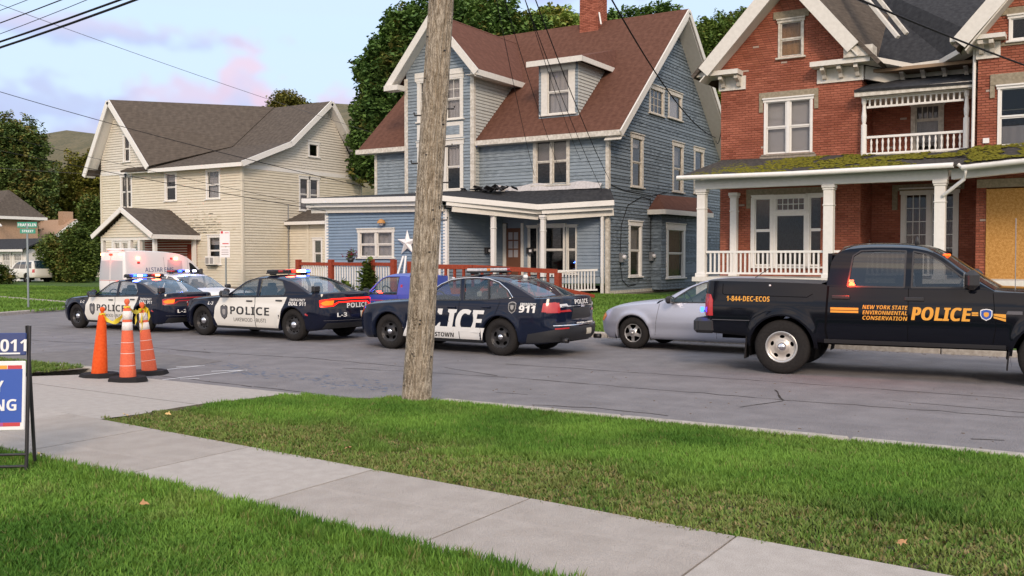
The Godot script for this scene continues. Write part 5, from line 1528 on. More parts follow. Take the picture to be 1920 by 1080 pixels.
func police_sedan(label: String, p: Vector3, yaw: float) -> Node3D:
	var c := {L = 5.15, cf = .66, cr = .60, n = 2.4, taper = .05, lift = 0.0, r = .36, arch = .405, tw = .245, rim = .232, flare = .022, tumble = .40,
		axles = [1.10, 3.80],
		w = [[.2, .86], [.32, .93], [.48, .955], [.66, .965], [.82, .96], [.95, .945], [1.1, .90]],
		fo = [[.2, .2], [.34, .05], [.5, .0], [.66, .02], [.8, .10], [.95, .28]],
		ro = [[.2, -.28], [.32, -.10], [.46, .0], [.60, -.01], [.66, -.08], [.85, -.07], [1.05, -.09], [1.15, -.13]],
		yt = [[0, .74], [.25, .84], [.6, .91], [1.1, .955], [1.7, .995], [2.4, 1.015], [3.2, 1.035], [3.9, 1.065], [4.5, 1.10], [5.0, 1.105], [5.15, 1.085]],
		yb = [[0, .20], [.5, .21], [1.5, .225], [3.3, .225], [4.5, .25], [5.15, .31]],
		roof = [[1.42, .98], [1.72, 1.13], [2.05, 1.31], [2.36, 1.445], [2.7, 1.515], [3.1, 1.54], [3.5, 1.52], [3.85, 1.445], [4.2, 1.32], [4.52, 1.18], [4.70, 1.10]],
		bow = [[1.42, .22], [1.9, .16], [2.35, .06], [2.8, 0], [3.5, 0], [4.1, -.05], [4.70, -.12]],
		edge = [[1.42, .02], [1.9, .045], [2.5, .06], [3.3, .065], [4.2, .05], [4.7, .02]],
		ws1 = 2.4, bl0 = 3.82,
		windows = [{poly = [[1.98, 1.035], [2.02, 1.09], [2.34, 1.31], [2.55, 1.40], [2.76, 1.435], [2.86, 1.05]]}, {poly = [[2.96, 1.055], [2.88, 1.44], [3.12, 1.455], [3.40, 1.44], [3.50, 1.07]]}, {poly = [[3.54, 1.075], [3.45, 1.43], [3.66, 1.37], [3.88, 1.24], [3.99, 1.12]]}],
		seats = [[2.35, .4], [2.35, -.4], [3.1, .4], [3.1, -.4]], wheel_at = V(2.05, 1.03, .4)}
	var t := thing("police_car", label, "police car", p, yaw, "police cars standing in the street")
	car_shell(c, t, M.taurus)
	car_deck(c, t, "hood", 0.0, 1.62, .07, M.taurus)
	car_deck(c, t, "trunk_lid", 4.5, c.L, .045, M.taurus)
	car_cabin(c, t, M.taurus)
	car_basics(c, t)
	add_wheels(c, t, "steel")
	# chrome line round the side glass
	for s in [1.0, -1.0]:
		var ln := []
		for q in [[2.0, 1.115], [2.33, 1.345], [2.55, 1.432], [2.85, 1.468], [3.12, 1.48], [3.42, 1.465], [3.68, 1.395], [3.92, 1.25], [4.05, 1.12], [3.98, 1.085]]: ln.append(V(q[0], q[1], s * (belt(c, q[0], q[1]) + .004)))
		part("chrome_strip", tube_mesh(ln, .012, 6), M.chrome, t)
	# white lower doors with dark letters cut from navy above
	side_panel(c, t, "front_door", [[1.46, .285], [2.86, .285], [2.86, .52], [1.60, .52]], M.decalwhite, .003)
	side_panel(c, t, "rear_door", [[2.875, .285], [3.40, .285], [3.43, .42], [3.47, .52], [2.875, .52]], M.decalwhite, .003)
	seam(c, t, [[2.868, .24], [2.868, 1.02]])
	seam(c, t, [[1.52, .27], [1.60, .55], [1.72, .98]])
	seam(c, t, [[3.42, .30], [3.50, .55], [3.72, .80], [3.80, 1.04]])
	for s in [1.0, -1.0]:
		side_text(c, t, "POLICE", .44, 2.50, .64, M.decalwhite, s, 1.78, .22, .005, true, .018)
		side_text(c, t, "JAMESTOWN", .085, 2.35, .36, M.decalblack, s, .80, .15, .008)
		shield(side_map(c, s), 4.08, .93, .17, .22, s, t, M.decalgrey, M.plastic, M.decalgrey, s < 0)
		side_text(c, t, "EMERGENCY", .05, 4.42, .995, M.decalwhite, s, .34, .12, .005)
		side_text(c, t, "911", .13, 4.42, .905, M.decalwhite, s, .34, .1, .005, true, .006)
	handles(c, t, [[2.70, .90], [3.50, .92]], M.taurus, V(.2, .04, .03))
	mirrors(c, t, 1.92, 1.02, M.taurus)
	side_panel(c, t, "sill", [[1.50, .225], [3.42, .225], [3.42, .28], [1.50, .28]], M.bumpergrey, .008)
	# tail
	side_panel(c, t, "tail_light", [[4.72, .86], [4.74, 1.02], [4.95, 1.04], [5.02, .99], [5.0, .84]], M.redlens, .007)
	end_both(c, t, "tail_light", [[.66, .845], [.66, 1.03], [.84, 1.02], [.86, .84]], M.redlens, true, .010)
	end_both(c, t, "reverse_light", [[.46, .96], [.66, .94], [.66, 1.0], [.50, 1.01]], M.clearlens, true, .010)
	end_both(c, t, "tail_light", [[.38, .86], [.66, .855], [.66, .885], [.44, .90]], M.redlens, true, .010)
	end_panel(c, t, "trunk_trim", [[-.62, .955], [.62, .955], [.62, .968], [-.62, .968]], M.chrome, true, .012)
	end_panel(c, t, "trunk_emblem", [[-.07, .935], [.07, .935], [.07, .99], [-.07, .99]], M.chrome, true, .018)
	end_panel(c, t, "trunk_recess", [[-.38, .72], [.38, .72], [.34, .93], [-.34, .93]], M.plastic, true, .003)
	end_text(c, t, "POLICE", .085, 0.0, 1.035, M.decalwhite, .05, .52)
	end_text(c, t, "WWW.JAMESTOWNNY.NET", .045, -.1, .645, M.decalwhite, .1, .72)
	end_panel(c, t, "bumper_cover", [[-.86, .31], [.86, .31], [.90, .50], [.62, .58], [-.62, .58], [-.90, .50]], M.bumpergrey, true, .005)
	side_panel(c, t, "bumper_cover", [[4.36, .27], [5.05, .31], [5.06, .56], [4.85, .52], [4.42, .44]], M.bumpergrey, .006)
	end_panel(c, t, "bumper_edge", [[-.80, .60], [.80, .60], [.80, .612], [-.80, .612]], M.chrome, true, .009)
	end_both(c, t, "rear_reflector", [[.52, .545], [.78, .535], [.78, .56], [.52, .57]], M.redlens, true, .010)
	end_panel(c, t, "license_plate_recess", [[-.34, .40], [.10, .40], [.10, .55], [-.34, .55]], M.plastic, true, .009)
	end_panel(c, t, "license_plate", [[-.24, .42], [-.02, .42], [-.02, .53], [-.24, .53]], M.plate, true, .014)
	for z in [.66, -.66]: part("exhaust_pipe", lathe_mesh([[.03, 0], [.045, 0], [.045, .14], [.03, .14]], 14, true, at(V(5.0, .33, z), Basis(Vector3.BACK, -PI / 2))), M.blacksteel, t)
	end_both(c, t, "headlight", [[.50, .66], [.86, .68], [.84, .78], [.52, .75]], M.clearlens, false, .006)
	side_panel(c, t, "front_marker", [[.14, .60], [.26, .62], [.34, .78], [.20, .72]], M.amberlens, .006)
	end_panel(c, t, "grille", [[-.44, .42], [.44, .42], [.44, .72], [-.44, .72]], M.plastic, false, .004)
	var K: Material = M.clearlens; var D: Material = M.redlens
	light_bar(t, 2.95, 1.56, 1.25, [K, K, K, M.amberlens, K, K, K, K, K, D], M.plastic)
	part("roof_antenna", lathe_mesh([[0, 0], [.05, 0], [.05, .05], [.03, .07], [0, .07]], 12, true, at(V(3.75, 1.46, -.1))), M.signwhite, t)
	part("roof_sticker", box_mesh(V(.06, .03, .05), .01), M.signwhite, t, at(V(2.42, 1.46, .5)))
	return t

func silver_sedan(label: String, p: Vector3) -> Node3D:
	var c := {L = 4.85, cf = .60, cr = .5, n = 2.5, taper = .05, lift = 0.0, r = .325, arch = .375, tw = .21, rim = .205, flare = .02, tumble = .42,
		axles = [.93, 3.70],
		w = [[.2, .80], [.32, .86], [.45, .875], [.52, .905], [.66, .905], [.8, .89], [1.0, .85]],
		fo = [[.2, .16], [.34, .02], [.5, .0], [.62, .03], [.74, .12], [.85, .25]],
		ro = [[.2, -.2], [.5, 0], [1.0, -.08]],
		yt = [[0, .66], [.2, .74], [.5, .83], [.9, .895], [1.4, .94], [2.4, .965], [3.4, 1.0], [4.4, 1.04], [4.85, 1.02]],
		yb = [[0, .19], [.5, .2], [1.5, .22], [3.3, .22], [4.85, .28]],
		roof = [[1.22, .935], [1.5, 1.08], [1.85, 1.26], [2.2, 1.39], [2.6, 1.47], [3.0, 1.49], [3.4, 1.46], [3.8, 1.36], [4.2, 1.18], [4.45, 1.05]],
		bow = [[1.22, .22], [1.7, .16], [2.2, .06], [2.7, 0], [3.5, 0], [4.45, -.12]],
		edge = [[1.22, .02], [1.7, .045], [2.4, .06], [3.3, .06], [4.45, .02]],
		ws1 = 2.2, bl0 = 3.7, wsglass = M.greenglass,
		windows = [{poly = [[1.80, .985], [1.84, 1.05], [2.15, 1.26], [2.4, 1.36], [2.62, 1.40], [2.70, 1.0]], glass = M.greenglass}, {poly = [[2.80, 1.0], [2.74, 1.41], [3.1, 1.41], [3.5, 1.32], [3.66, 1.06]], glass = M.greenglass}],
		seats = [[2.25, .37], [2.25, -.37]], wheel_at = V(1.95, 1.0, .37)}
	var t := thing("silver_sedan", label, "car", p)
	car_shell(c, t, M.silver)
	car_deck(c, t, "hood", 0.0, 1.45, .075, M.silver)
	car_deck(c, t, "trunk_lid", 4.3, c.L, .04, M.silver)
	car_cabin(c, t, M.silver)
	car_basics(c, t)
	add_wheels(c, t, "cap")
	seam(c, t, [[1.42, .30], [1.46, .6], [1.52, .94]], M.seamgrey)
	seam(c, t, [[2.72, .28], [2.74, .98]], M.seamgrey)
	seam(c, t, [[1.44, .44], [3.2, .44]], M.seamgrey, .012)
	handles(c, t, [[2.55, .83]], M.plastic)
	mirrors(c, t, 1.80, .965, M.plastic)
	side_panel(c, t, "headlight", [[.10, .56], [.22, .55], [.30, .66], [.20, .73], [.12, .68]], M.amberlens, .006)
	end_both(c, t, "headlight", [[.46, .56], [.80, .56], [.80, .68], [.48, .66]], M.clearlens, false, .006)
	end_panel(c, t, "grille", [[-.40, .48], [.40, .48], [.40, .62], [-.40, .62]], M.plastic, false, .004)
	part("roof_antenna", tube_mesh([V(3.25, 1.46, .2), V(3.55, 1.66, .2)], .008, 5), M.plastic, t)
	part("deployed_airbag", lathe_mesh([[0, 0], [.10, .02], [.15, .15], [.13, .3], [.05, .36], [0, .37]], 12, true, at(V(2.5, .98, .2))), M.decalwhite, t)
	return t

func conservation_truck(label: String, p: Vector3, yaw: float) -> Node3D:
	var c := {L = 5.82, cf = .50, cr = .16, n = 2.8, taper = .02, lift = .22, r = .41, arch = .475, tw = .27, rim = .235, flare = .03, tumble = .20,
		axles = [1.0, 4.57],
		w = [[.4, .90], [.52, .955], [.70, .985], [.85, .99], [1.05, .985], [1.2, .965], [1.35, .945], [1.45, .93]],
		fo = [[.4, .10], [.6, .02], [.8, 0], [1.0, .02], [1.2, .1], [1.3, .3]],
		ro = [[.4, -.06], [.7, -.02], [1.0, 0], [1.4, -.03]],
		yt = [[0, 1.08], [.3, 1.18], [.8, 1.245], [1.3, 1.275], [1.8, 1.29], [3.9, 1.33], [3.96, 1.37], [5.7, 1.40], [5.82, 1.385]],
		yb = [[0, .44], [.6, .44], [1.5, .50], [3.9, .50], [5.1, .56], [5.82, .60]],
		roof = [[1.50, 1.29], [1.75, 1.44], [2.05, 1.64], [2.35, 1.845], [2.55, 1.93], [2.9, 1.98], [3.3, 1.99], [3.65, 1.965], [3.82, 1.885], [3.90, 1.68], [3.945, 1.33]],
		bow = [[1.50, .16], [2.0, .12], [2.5, .04], [3.0, 0], [3.945, -.01]],
		edge = [[1.50, .02], [2.0, .05], [2.6, .07], [3.4, .08], [3.8, .08], [3.945, .01]],
		ws1 = 2.45, bl0 = 3.86, wsglass = M.greenglass,
		windows = [{poly = [[1.96, 1.355], [2.10, 1.47], [2.40, 1.70], [2.58, 1.80], [2.74, 1.838], [2.75, 1.345]], glass = M.truckglass}, {poly = [[2.87, 1.345], [2.86, 1.845], [3.2, 1.858], [3.46, 1.85], [3.56, 1.78], [3.62, 1.35]], glass = M.darkglass}],
		seats = [[2.55, .42], [2.55, -.42], [3.3, .0]], wheel_at = V(2.2, 1.3, .42)}
	var t := thing("pickup_truck", label, "pickup truck", p, yaw)
	car_shell(c, t, M.truckblack)
	car_deck(c, t, "hood", 0.0, 1.72, .06, M.truckblack)
	car_deck(c, t, "bed_cover", 4.0, c.L, .02, M.plastic)
	car_cabin(c, t, M.truckblack)
	part("cabin_back", box_mesh(V(.06, .55, 1.6)), M.truckblack, t, at(V(3.90, 1.55, 0)))
	car_basics(c, t)
	add_wheels(c, t, "truck")
	# shut lines
	seam(c, t, [[1.72, .52], [1.68, .8], [1.72, 1.27]])
	seam(c, t, [[2.80, .52], [2.80, 1.32]])
	seam(c, t, [[3.90, .52], [3.93, .7], [3.90, 1.34]], null, .03)
	seam(c, t, [[4.2, 1.17], [5.45, 1.19], [5.48, 1.21], [5.48, 1.36]], null, .010)
	seam(c, t, [[4.2, 1.17], [4.12, 1.22]], null, .010)
	seam(c, t, [[5.05, .80], [5.7, .80]], M.seamgrey, .008)
	handles(c, t, [[2.72, 1.17], [3.72, 1.18]], M.plastic, V(.26, .055, .04))
	mirrors(c, t, 1.98, 1.33, M.plastic, V(.19, .27, .28))
	side_panel(c, t, "sill", [[1.55, .50], [3.95, .50], [3.95, .56], [1.55, .56]], M.plastic, .006)
	# the passenger's side faces the camera
	for s in [-1.0, 1.0]:
		side_panel(c, t, "gold_stripe", [[3.47, .955], [3.86, .955], [3.86, .985], [3.47, .985]], M.decalgold, .004, [s])
		side_panel(c, t, "gold_stripe", [[3.47, .995], [3.86, .995], [3.86, 1.03], [3.47, 1.03]], M.decalgold, .004, [s])
		side_panel(c, t, "gold_stripe", [[1.90, .955], [1.98, .955], [1.98, .975], [1.90, .975]], M.decalgold, .004, [s])
		side_panel(c, t, "gold_stripe", [[1.90, .983], [1.98, .983], [1.98, 1.005], [1.90, 1.005]], M.decalgold, .004, [s])
		side_panel(c, t, "gold_stripe", [[1.56, .885], [1.71, .93], [1.71, .955], [1.56, .92]], M.decalgold, .004, [s])
		side_panel(c, t, "gold_stripe", [[1.56, .93], [1.71, .965], [1.71, .99], [1.56, .985]], M.decalgold, .004, [s])
		var rows := ["NEW YORK STATE", "ENVIRONMENTAL", "CONSERVATION"]
		for i in 3: side_text(c, t, rows[i], .056, 3.11, 1.045 - i * .078, M.decalgold, s, .60, .15, .005)
		side_text(c, t, "POLICE", .185, 2.375, .965, M.decalgold, s, .74, .14, .005, true, .006)
		side_text(c, t, "1-844-DEC-ECOS", .078, 5.08, 1.13, M.decalgold, s, .66, 0.0, .005)
		shield(side_map(c, s), 1.80, .975, .15, .16, s, t, M.decalwhite, M.signblue2, M.decalgold, s < 0)
		side_panel(c, t, "fender_badge", [[1.36, .985], [1.56, .985], [1.54, 1.03], [1.36, 1.03]], M.seamgrey, .006, [s])
		side_panel(c, t, "tail_light", [[5.62, .86], [5.62, 1.10], [5.66, 1.19], [5.78, 1.20], [5.79, .86]], M.redlens, .012, [s])
	end_both(c, t, "tail_light", [[.80, .86], [.96, .86], [.96, 1.19], [.82, 1.18]], M.redlens, true, .012)
	end_panel(c, t, "tailgate", [[-.76, .78], [.76, .78], [.76, 1.36], [-.76, 1.36]], M.truckblack, true, .012)
	# rear step bumper, wrapped round
	var st := new_st()
	add_cbox(st, V(5.86, .70, 0), V(.16, .24, 1.94), .05)
	for s in [-1.0, 1.0]: add_cbox(st, V(5.74, .70, s * .93), V(.30, .24, .12), .05)
	part("rear_bumper", fin(st), M.bumpergrey, t)
	part("tow_hook", box_mesh(V(.08, .1, .06)), M.blacksteel, t, at(V(5.75, .56, 0)))
	for s in [-1.0, 1.0]:
		for x in [1.0 + .52, 4.57 + .54]:
			part("mud_flap", box_mesh(V(.02, .42, .26), .005), M.rubber, t, at(V(x, .42, s * .83), Basis(Vector3.BACK, .08)))
	end_both(c, t, "headlight", [[.50, .86], [.90, .86], [.90, 1.06], [.52, 1.06]], M.clearlens, false, .008)
	end_panel(c, t, "grille", [[-.46, .70], [.46, .70], [.46, 1.06], [-.46, 1.06]], M.chrome, false, .006)
	st = new_st(); add_cbox(st, V(-.03, .58, 0), V(.18, .26, 1.9), .05)
	part("front_bumper", fin(st), M.bumpergrey, t)
	for s in [-1.0, 1.0]:
		side_panel(c, t, "wheel_lip", arc_band(1.0, .41, .478, .53), M.truckblack, .004, [s])
		side_panel(c, t, "wheel_lip", arc_band(4.57, .41, .478, .53), M.truckblack, .004, [s])
	# warning lamps and aerials
	part("warning_light", box_mesh(V(.10, .035, .03), .008), M.glow_hot, t, at(V(3.60, 1.42, -belt(c, 3.60, 1.42) + .03)))
	part("warning_light", box_mesh(V(.10, .03, .18), .008), M.glow_turn, t, at(V(2.33, 1.80, -.50)))
	part("warning_light", box_mesh(V(.05, .08, .05), .01), M.glow_blue, t, at(V(5.80, .95, -.93)))
	lamp(t, V(3.60, 1.42, -1.06), Color(1, .25, .12), .25, .05)
	part("roof_antenna", lathe_mesh([[0, 0], [.035, 0], [.02, .1], [.008, .13], [0, .14]], 10, true, at(V(2.75, 1.94, -.2))), M.plastic, t)
	part("whip_antenna", tube_mesh([V(1.45, 1.30, -.78), V(1.455, 2.30, -.78)], .006, 5), M.steel, t)
	part("bed_lamp", box_mesh(V(.03, .025, .02), .005), M.signwhite, t, at(side_p(c, 4.75, 1.34, -1.0) + V(0, 0, -.008)))
	return t

func arc_band(cx: float, cy: float, r0: float, r1: float) -> Array:
	var a := []
	for k in 19: a.append([cx - cos(PI * k / 18) * r1, cy + sin(PI * k / 18) * r1])
	for k in 19: a.append([cx + cos(PI * k / 18) * r0, cy + sin(PI * k / 18) * r0])
	return a

func blue_pickup(label: String, p: Vector3) -> Node3D:
	var c := {L = 4.9, cf = .35, cr = .15, n = 2.8, taper = .03, lift = .1, r = .34, arch = .40, tw = .22, rim = .19, flare = .02, tumble = .24,
		axles = [.85, 3.75],
		w = [[.3, .80], [.45, .85], [.7, .875], [.95, .865], [1.1, .84]],
		fo = [[.3, .1], [.5, 0], [.8, .02], [1.0, .15]], ro = [[.3, -.05], [.7, 0], [1.1, -.02]],
		yt = [[0, .86], [.3, .94], [.9, .99], [1.5, 1.02], [3.2, 1.03], [4.9, 1.06]],
		yb = [[0, .32], [1.4, .36], [3.2, .36], [4.9, .42]],
		roof = [[1.38, 1.02], [1.6, 1.18], [1.85, 1.40], [2.05, 1.54], [2.3, 1.60], [2.7, 1.61], [3.0, 1.58], [3.12, 1.48], [3.2, 1.03]],
		bow = [[1.38, .12], [2.0, .05], [2.5, 0], [3.2, 0]],
		edge = [[1.38, .02], [1.8, .05], [2.5, .07], [3.0, .07], [3.2, .01]],
		ws1 = 2.02, bl0 = 3.1, wsglass = M.greenglass,
		windows = [{poly = [[1.72, 1.07], [1.80, 1.16], [2.08, 1.43], [2.22, 1.49], [2.62, 1.50], [2.62, 1.07]], glass = M.greenglass}],
		seats = [[2.2, .36], [2.2, -.36]], wheel_at = V(1.95, 1.1, .36)}
	var t := thing("pickup_truck", label, "pickup truck", p)
	car_shell(c, t, M.bluepaint)
	car_deck(c, t, "hood", 0.0, 1.55, .05, M.bluepaint)
	car_cabin(c, t, M.bluepaint)
	car_basics(c, t)
	add_wheels(c, t, "steel")
	part("cabin_back", box_mesh(V(.05, .5, 1.4)), M.bluepaint, t, at(V(3.15, 1.28, 0)))
	seam(c, t, [[1.55, .4], [1.58, 1.0]]); seam(c, t, [[2.68, .4], [2.68, 1.02]])
	seam(c, t, [[1.6, .90], [2.66, .90]], M.decalred, .02)
	mirrors(c, t, 1.74, 1.06, M.plastic, V(.10, .16, .2))
	handles(c, t, [[2.52, .90]], M.plastic)
	part("door_sticker", box_mesh(V(.06, .09, .004)), M.signred, t, at(V(2.76, 1.27, belt(c, 2.76, 1.27) + .004)))
	part("bed_floor", box_mesh(V(1.7, .04, 1.5)), M.plastic, t, at(V(4.0, .7, 0)))
	end_both(c, t, "headlight", [[.42, .66], [.8, .66], [.8, .82], [.42, .82]], M.clearlens, false, .006)
	return t

func sheriff_car(label: String, p: Vector3, yaw: float) -> Node3D:
	var c := spec_charger()
	c.w = [[.18, .84], [.30, .91], [.45, .935], [.62, .95], [.74, .945], [.82, .93], [.95, .925], [1.06, .90]]
	var t := thing("police_car", label, "police car", p, yaw, "police cars standing in the street")
	car_shell(c, t, M.carwhite)
	car_deck(c, t, "hood", 0.0, 1.62, .07, M.carwhite)
	car_deck(c, t, "trunk_lid", 4.42, c.L, .045, M.carwhite)
	car_cabin(c, t, M.carwhite)
	car_basics(c, t)
	add_wheels(c, t, "police")
	seam(c, t, [[2.80, .25], [2.80, .97]], M.seamgrey)
	handles(c, t, [[2.62, .87], [3.56, .90]], M.carwhite)
	mirrors(c, t, 1.92, .965, M.plastic)
	for s in [-1.0, 1.0]: side_text(c, t, "SHERIFF", .26, 2.2, .74, M.decalred, s, 1.9, .15)
	end_both(c, t, "headlight", [[.48, .60], [.84, .62], [.82, .71], [.50, .68]], M.clearlens, false, .006)
	light_bar(t, 2.9, 1.50, 1.2, [M.plastic, M.glow_white, M.plastic, M.glow_white, M.plastic, M.glow_blue, M.plastic, M.redlens], M.plastic)
	lamp(t, V(2.9, 1.68, 0), Color(.25, .4, 1), 1.2)
	return t

func ambulance(label: String, p: Vector3, yaw: float) -> Node3D:
	var c := {L = 5.9, cf = .6, cr = .22, n = 2.8, taper = .015, lift = .1, r = .36, arch = .42, tw = .23, rim = .21, flare = .015, tumble = .1,
		axles = [1.0, 4.5],
		w = [[.3, .93], [.45, 1.0], [.8, 1.02], [1.2, 1.0], [1.7, .955], [2.1, .90], [2.35, .85], [2.5, .78]],
		fo = [[.3, .1], [.5, 0], [.8, .03], [1.0, .15], [1.2, .4]], ro = [[.3, -.04], [.6, 0], [1.2, -.02], [2.3, -.10], [2.5, -.16]],
		yt = [[0, .95], [.35, 1.08], [.75, 1.2], [1.0, 1.36], [1.35, 1.70], [1.7, 2.0], [2.0, 2.17], [2.4, 2.28], [3.5, 2.38], [5.2, 2.42], [5.9, 2.37]],
		yb = [[0, .32], [5.9, .40]]}
	var t := thing("ambulance", label, "ambulance", p, yaw)
	car_shell(c, t, M.vanwhite)
	car_deck(c, t, "roof", 0.0, c.L, .06, M.vanwhite)
	add_wheels(c, t, "police")
	car_basics(c, t)
	for s in [-1.0, 1.0]:
		side_panel(c, t, "side_window", [[1.02, 1.26], [1.16, 1.26], [1.75, 1.24], [1.80, 1.86], [1.62, 1.80], [1.25, 1.48]], M.darkglass, .006, [s])
		side_panel(c, t, "grey_panel", [[2.25, 1.05], [3.35, 1.05], [3.15, 2.0], [2.25, 1.95]], M.vanstripe, .004, [s])
		seam(c, t, [[3.40, .5], [3.40, 2.15]], M.seamgrey, .012)
		seam(c, t, [[1.9, .5], [1.9, 2.0]], M.seamgrey, .012)
		side_panel(c, t, "red_stripe", [[2.0, .98], [5.6, .98], [5.6, 1.0], [2.0, 1.0]], M.decalred, .005, [s])
		side_text(c, t, "ALSTAR EMS", .22, 3.70, 1.50, M.signblue, s, 1.75, 0.0, .007, false)
		for q in [[2.62, 2.06], [4.95, 2.08]]:
			var e := side_p(c, q[0], q[1], s)
			part("warning_light", box_mesh(V(.22, .13, .06), .02), M.glow_hot, t, at(e + V(0, 0, s * .01)))
			part("marker_light", box_mesh(V(.16, .11, .05), .02), M.redlens, t, at(side_p(c, q[0] + (.3 if q[0] < 3 else 0.0), q[1] - (0.0 if q[0] < 3 else .22), s) + V(0, 0, s * .01)))
	end_both(c, t, "rear_window", [[.06, 1.02], [.86, 1.02], [.80, 1.95], [.06, 1.98]], M.vanstripe, true, .006)
	end_panel(c, t, "red_stripe", [[-.96, .98], [.96, .98], [.96, 1.0], [-.96, 1.0]], M.decalred, true, .006)
	end_panel(c, t, "door_seam", [[-.008, .45], [.008, .45], [.008, 2.3], [-.008, 2.3]], M.seamgrey, true, .005)
	for z in [-.68, .68, 0.0]:
		part("warning_light", box_mesh(V(.06, .10, .24), .02), M.glow_hot if z != 0.0 else M.glow_red, t, at(end_p(c, z, 2.26, true) + V(.02, 0, 0)))
	var st := new_st(); add_cbox(st, V(5.2, 2.50, 0), V(.8, .12, 1.3), .05)
	part("roof_hump", fin(st), M.vanwhite, t)
	part("windshield", ambulance_shield(c), M.darkglass, t)
	mirrors({L = c.L, cf = c.cf, cr = c.cr, n = c.n, taper = c.taper, w = c.w, yt = [[0, 1.2], [6, 1.2]], tumble = .1}, t, 1.15, 1.25, M.plastic, V(.12, .3, .2))
	lamp(t, V(2.62, 2.06, -1.1), Color(1, .28, .2), .16, .15)
	lamp(t, V(2.62, 2.06, 1.1), Color(1, .28, .2), .9, .15)
	lamp(t, V(4.95, 2.10, -1.1), Color(1, .28, .2), .10, .15)
	lamp(t, V(6.05, 2.26, 0), Color(1, .28, .2), .12, .15)
	return t

func ambulance_shield(c: Dictionary) -> Mesh:
	var f := func(z, x):
		var y: float = cur(c.yt, x)
		var e := side_p(c, x, y, 1.0)
		return V(e.x, y + .065 * pow(maxf(0, 1.0 - pow(absf(z), 3.0)), .55), e.z * z)
	return patch_mesh(rect(-.85, .92, .85, 1.85), [], .12, .12, f, true, .006)

func far_suv(label: String, p: Vector3, yaw: float) -> Node3D:
	var c := {L = 4.6, cf = .4, cr = .3, n = 2.7, taper = .03, lift = .1, r = .36, arch = .42, tw = .23, rim = .2, flare = .02, tumble = .25,
		axles = [.9, 3.6],
		w = [[.3, .82], [.5, .88], [.8, .90], [1.1, .87]], fo = [[.3, .1], [.5, 0], [.9, .1]], ro = [[.3, -.1], [.6, 0], [1.1, -.05]],
		yt = [[0, .88], [.3, .96], [1.2, 1.04], [4.6, 1.10]], yb = [[0, .34], [4.6, .42]],
		roof = [[1.2, 1.04], [1.6, 1.32], [2.0, 1.62], [2.4, 1.72], [3.4, 1.74], [4.1, 1.70], [4.35, 1.5], [4.5, 1.08]],
		bow = [[1.2, .12], [2.0, .05], [2.5, 0], [4.5, -.02]], edge = [[1.2, .02], [1.8, .05], [2.5, .07], [4.1, .07], [4.5, .01]],
		ws1 = 2.0, bl0 = 4.1,
		windows = [{poly = [[1.75, 1.12], [2.1, 1.5], [2.4, 1.6], [2.6, 1.6], [2.6, 1.12]], glass = M.darkglass}, {poly = [[2.7, 1.12], [2.7, 1.6], [3.3, 1.61], [3.4, 1.12]], glass = M.darkglass}, {poly = [[3.5, 1.13], [3.45, 1.6], [4.0, 1.58], [4.15, 1.15]], glass = M.darkglass}]}
	var t := thing("parked_suv", label, "car", p, yaw)
	car_shell(c, t, M.carwhite)
	car_deck(c, t, "hood", 0.0, 1.35, .05, M.carwhite)
	car_cabin(c, t, M.carwhite)
	car_basics(c, t)
	add_wheels(c, t, "steel")
	side_panel(c, t, "tail_light", [[4.35, .8], [4.5, .8], [4.5, 1.05], [4.38, 1.05]], M.redlens, .006)
	return t

func build_vehicles():
	police_charger("black and white police sedan behind the orange cones with blue roof light lit", V(-24.2, 0, -16.3), 0.0, "L-2", 1).scale = Vector3.ONE * .91
	police_charger("black and white police sedan with full-width tail light band glowing and red roof lights", V(-19.55, 0, -16.55), 0.0, "L-3", 2)
	police_sedan("dark navy police sedan lettered large in white, partly behind the wooden pole", V(-13.65, 0, -16.25), 0.0)
	silver_sedan("silver four-door car parked at the kerb behind the black pickup", V(-9.25, 0, -18.85))
	conservation_truck("black crew-cab pickup with gold police lettering on its doors", V(.27, 0, -16.72), PI + .085).scale = Vector3.ONE * 1.06
	blue_pickup("small blue pickup parked by the red deck rail, half hidden by the pole", V(-17.1, 0, -18.95)).scale = Vector3.ONE * .93
	sheriff_car("white police car with red lettering, blue roof lights lit, in front of the ambulance", V(-22.4, 0, -20.4), PI).scale = Vector3.ONE * .93
	ambulance("white ambulance van with grey rear windows standing before the cream house", V(-37.8, 0, -31.9), -1.536).scale = Vector3.ONE * .9

# ---------------------------------------------------------------- ground
func flat(pts: Array, y: float) -> Mesh:
	# a level sheet through (u, v) points
	var st := new_st()
	var poly := ccw(pv(pts.map(func(p): return [p[0], p[1]])))
	var idx := Geometry2D.triangulate_polygon(poly)
	for k in range(0, idx.size(), 3):
		var a := poly[idx[k]]; var b := poly[idx[k + 1]]; var c := poly[idx[k + 2]]
		if (b - a).cross(c - a) < 0:
			var t := b; b = c; c = t
		tri(st, V(a.x, y, -a.y), V(b.x, y, -b.y), V(c.x, y, -c.y))
	return fin(st)

func far_h(u: float, v: float) -> float:
	# height of the far lawns
	var rise := lerpf(.10, .42, smoothstep(20.4, 31.0, v))
	return lerpf(rise, .06, smoothstep(-29.0, -33.0, u)) - (.3 if v < 21.2 - (u + 26.2) * .95 and u < -24.4 else 0.0)

func walk_v(u: float) -> float: return 5.46 - .085 * (u + 3.27)

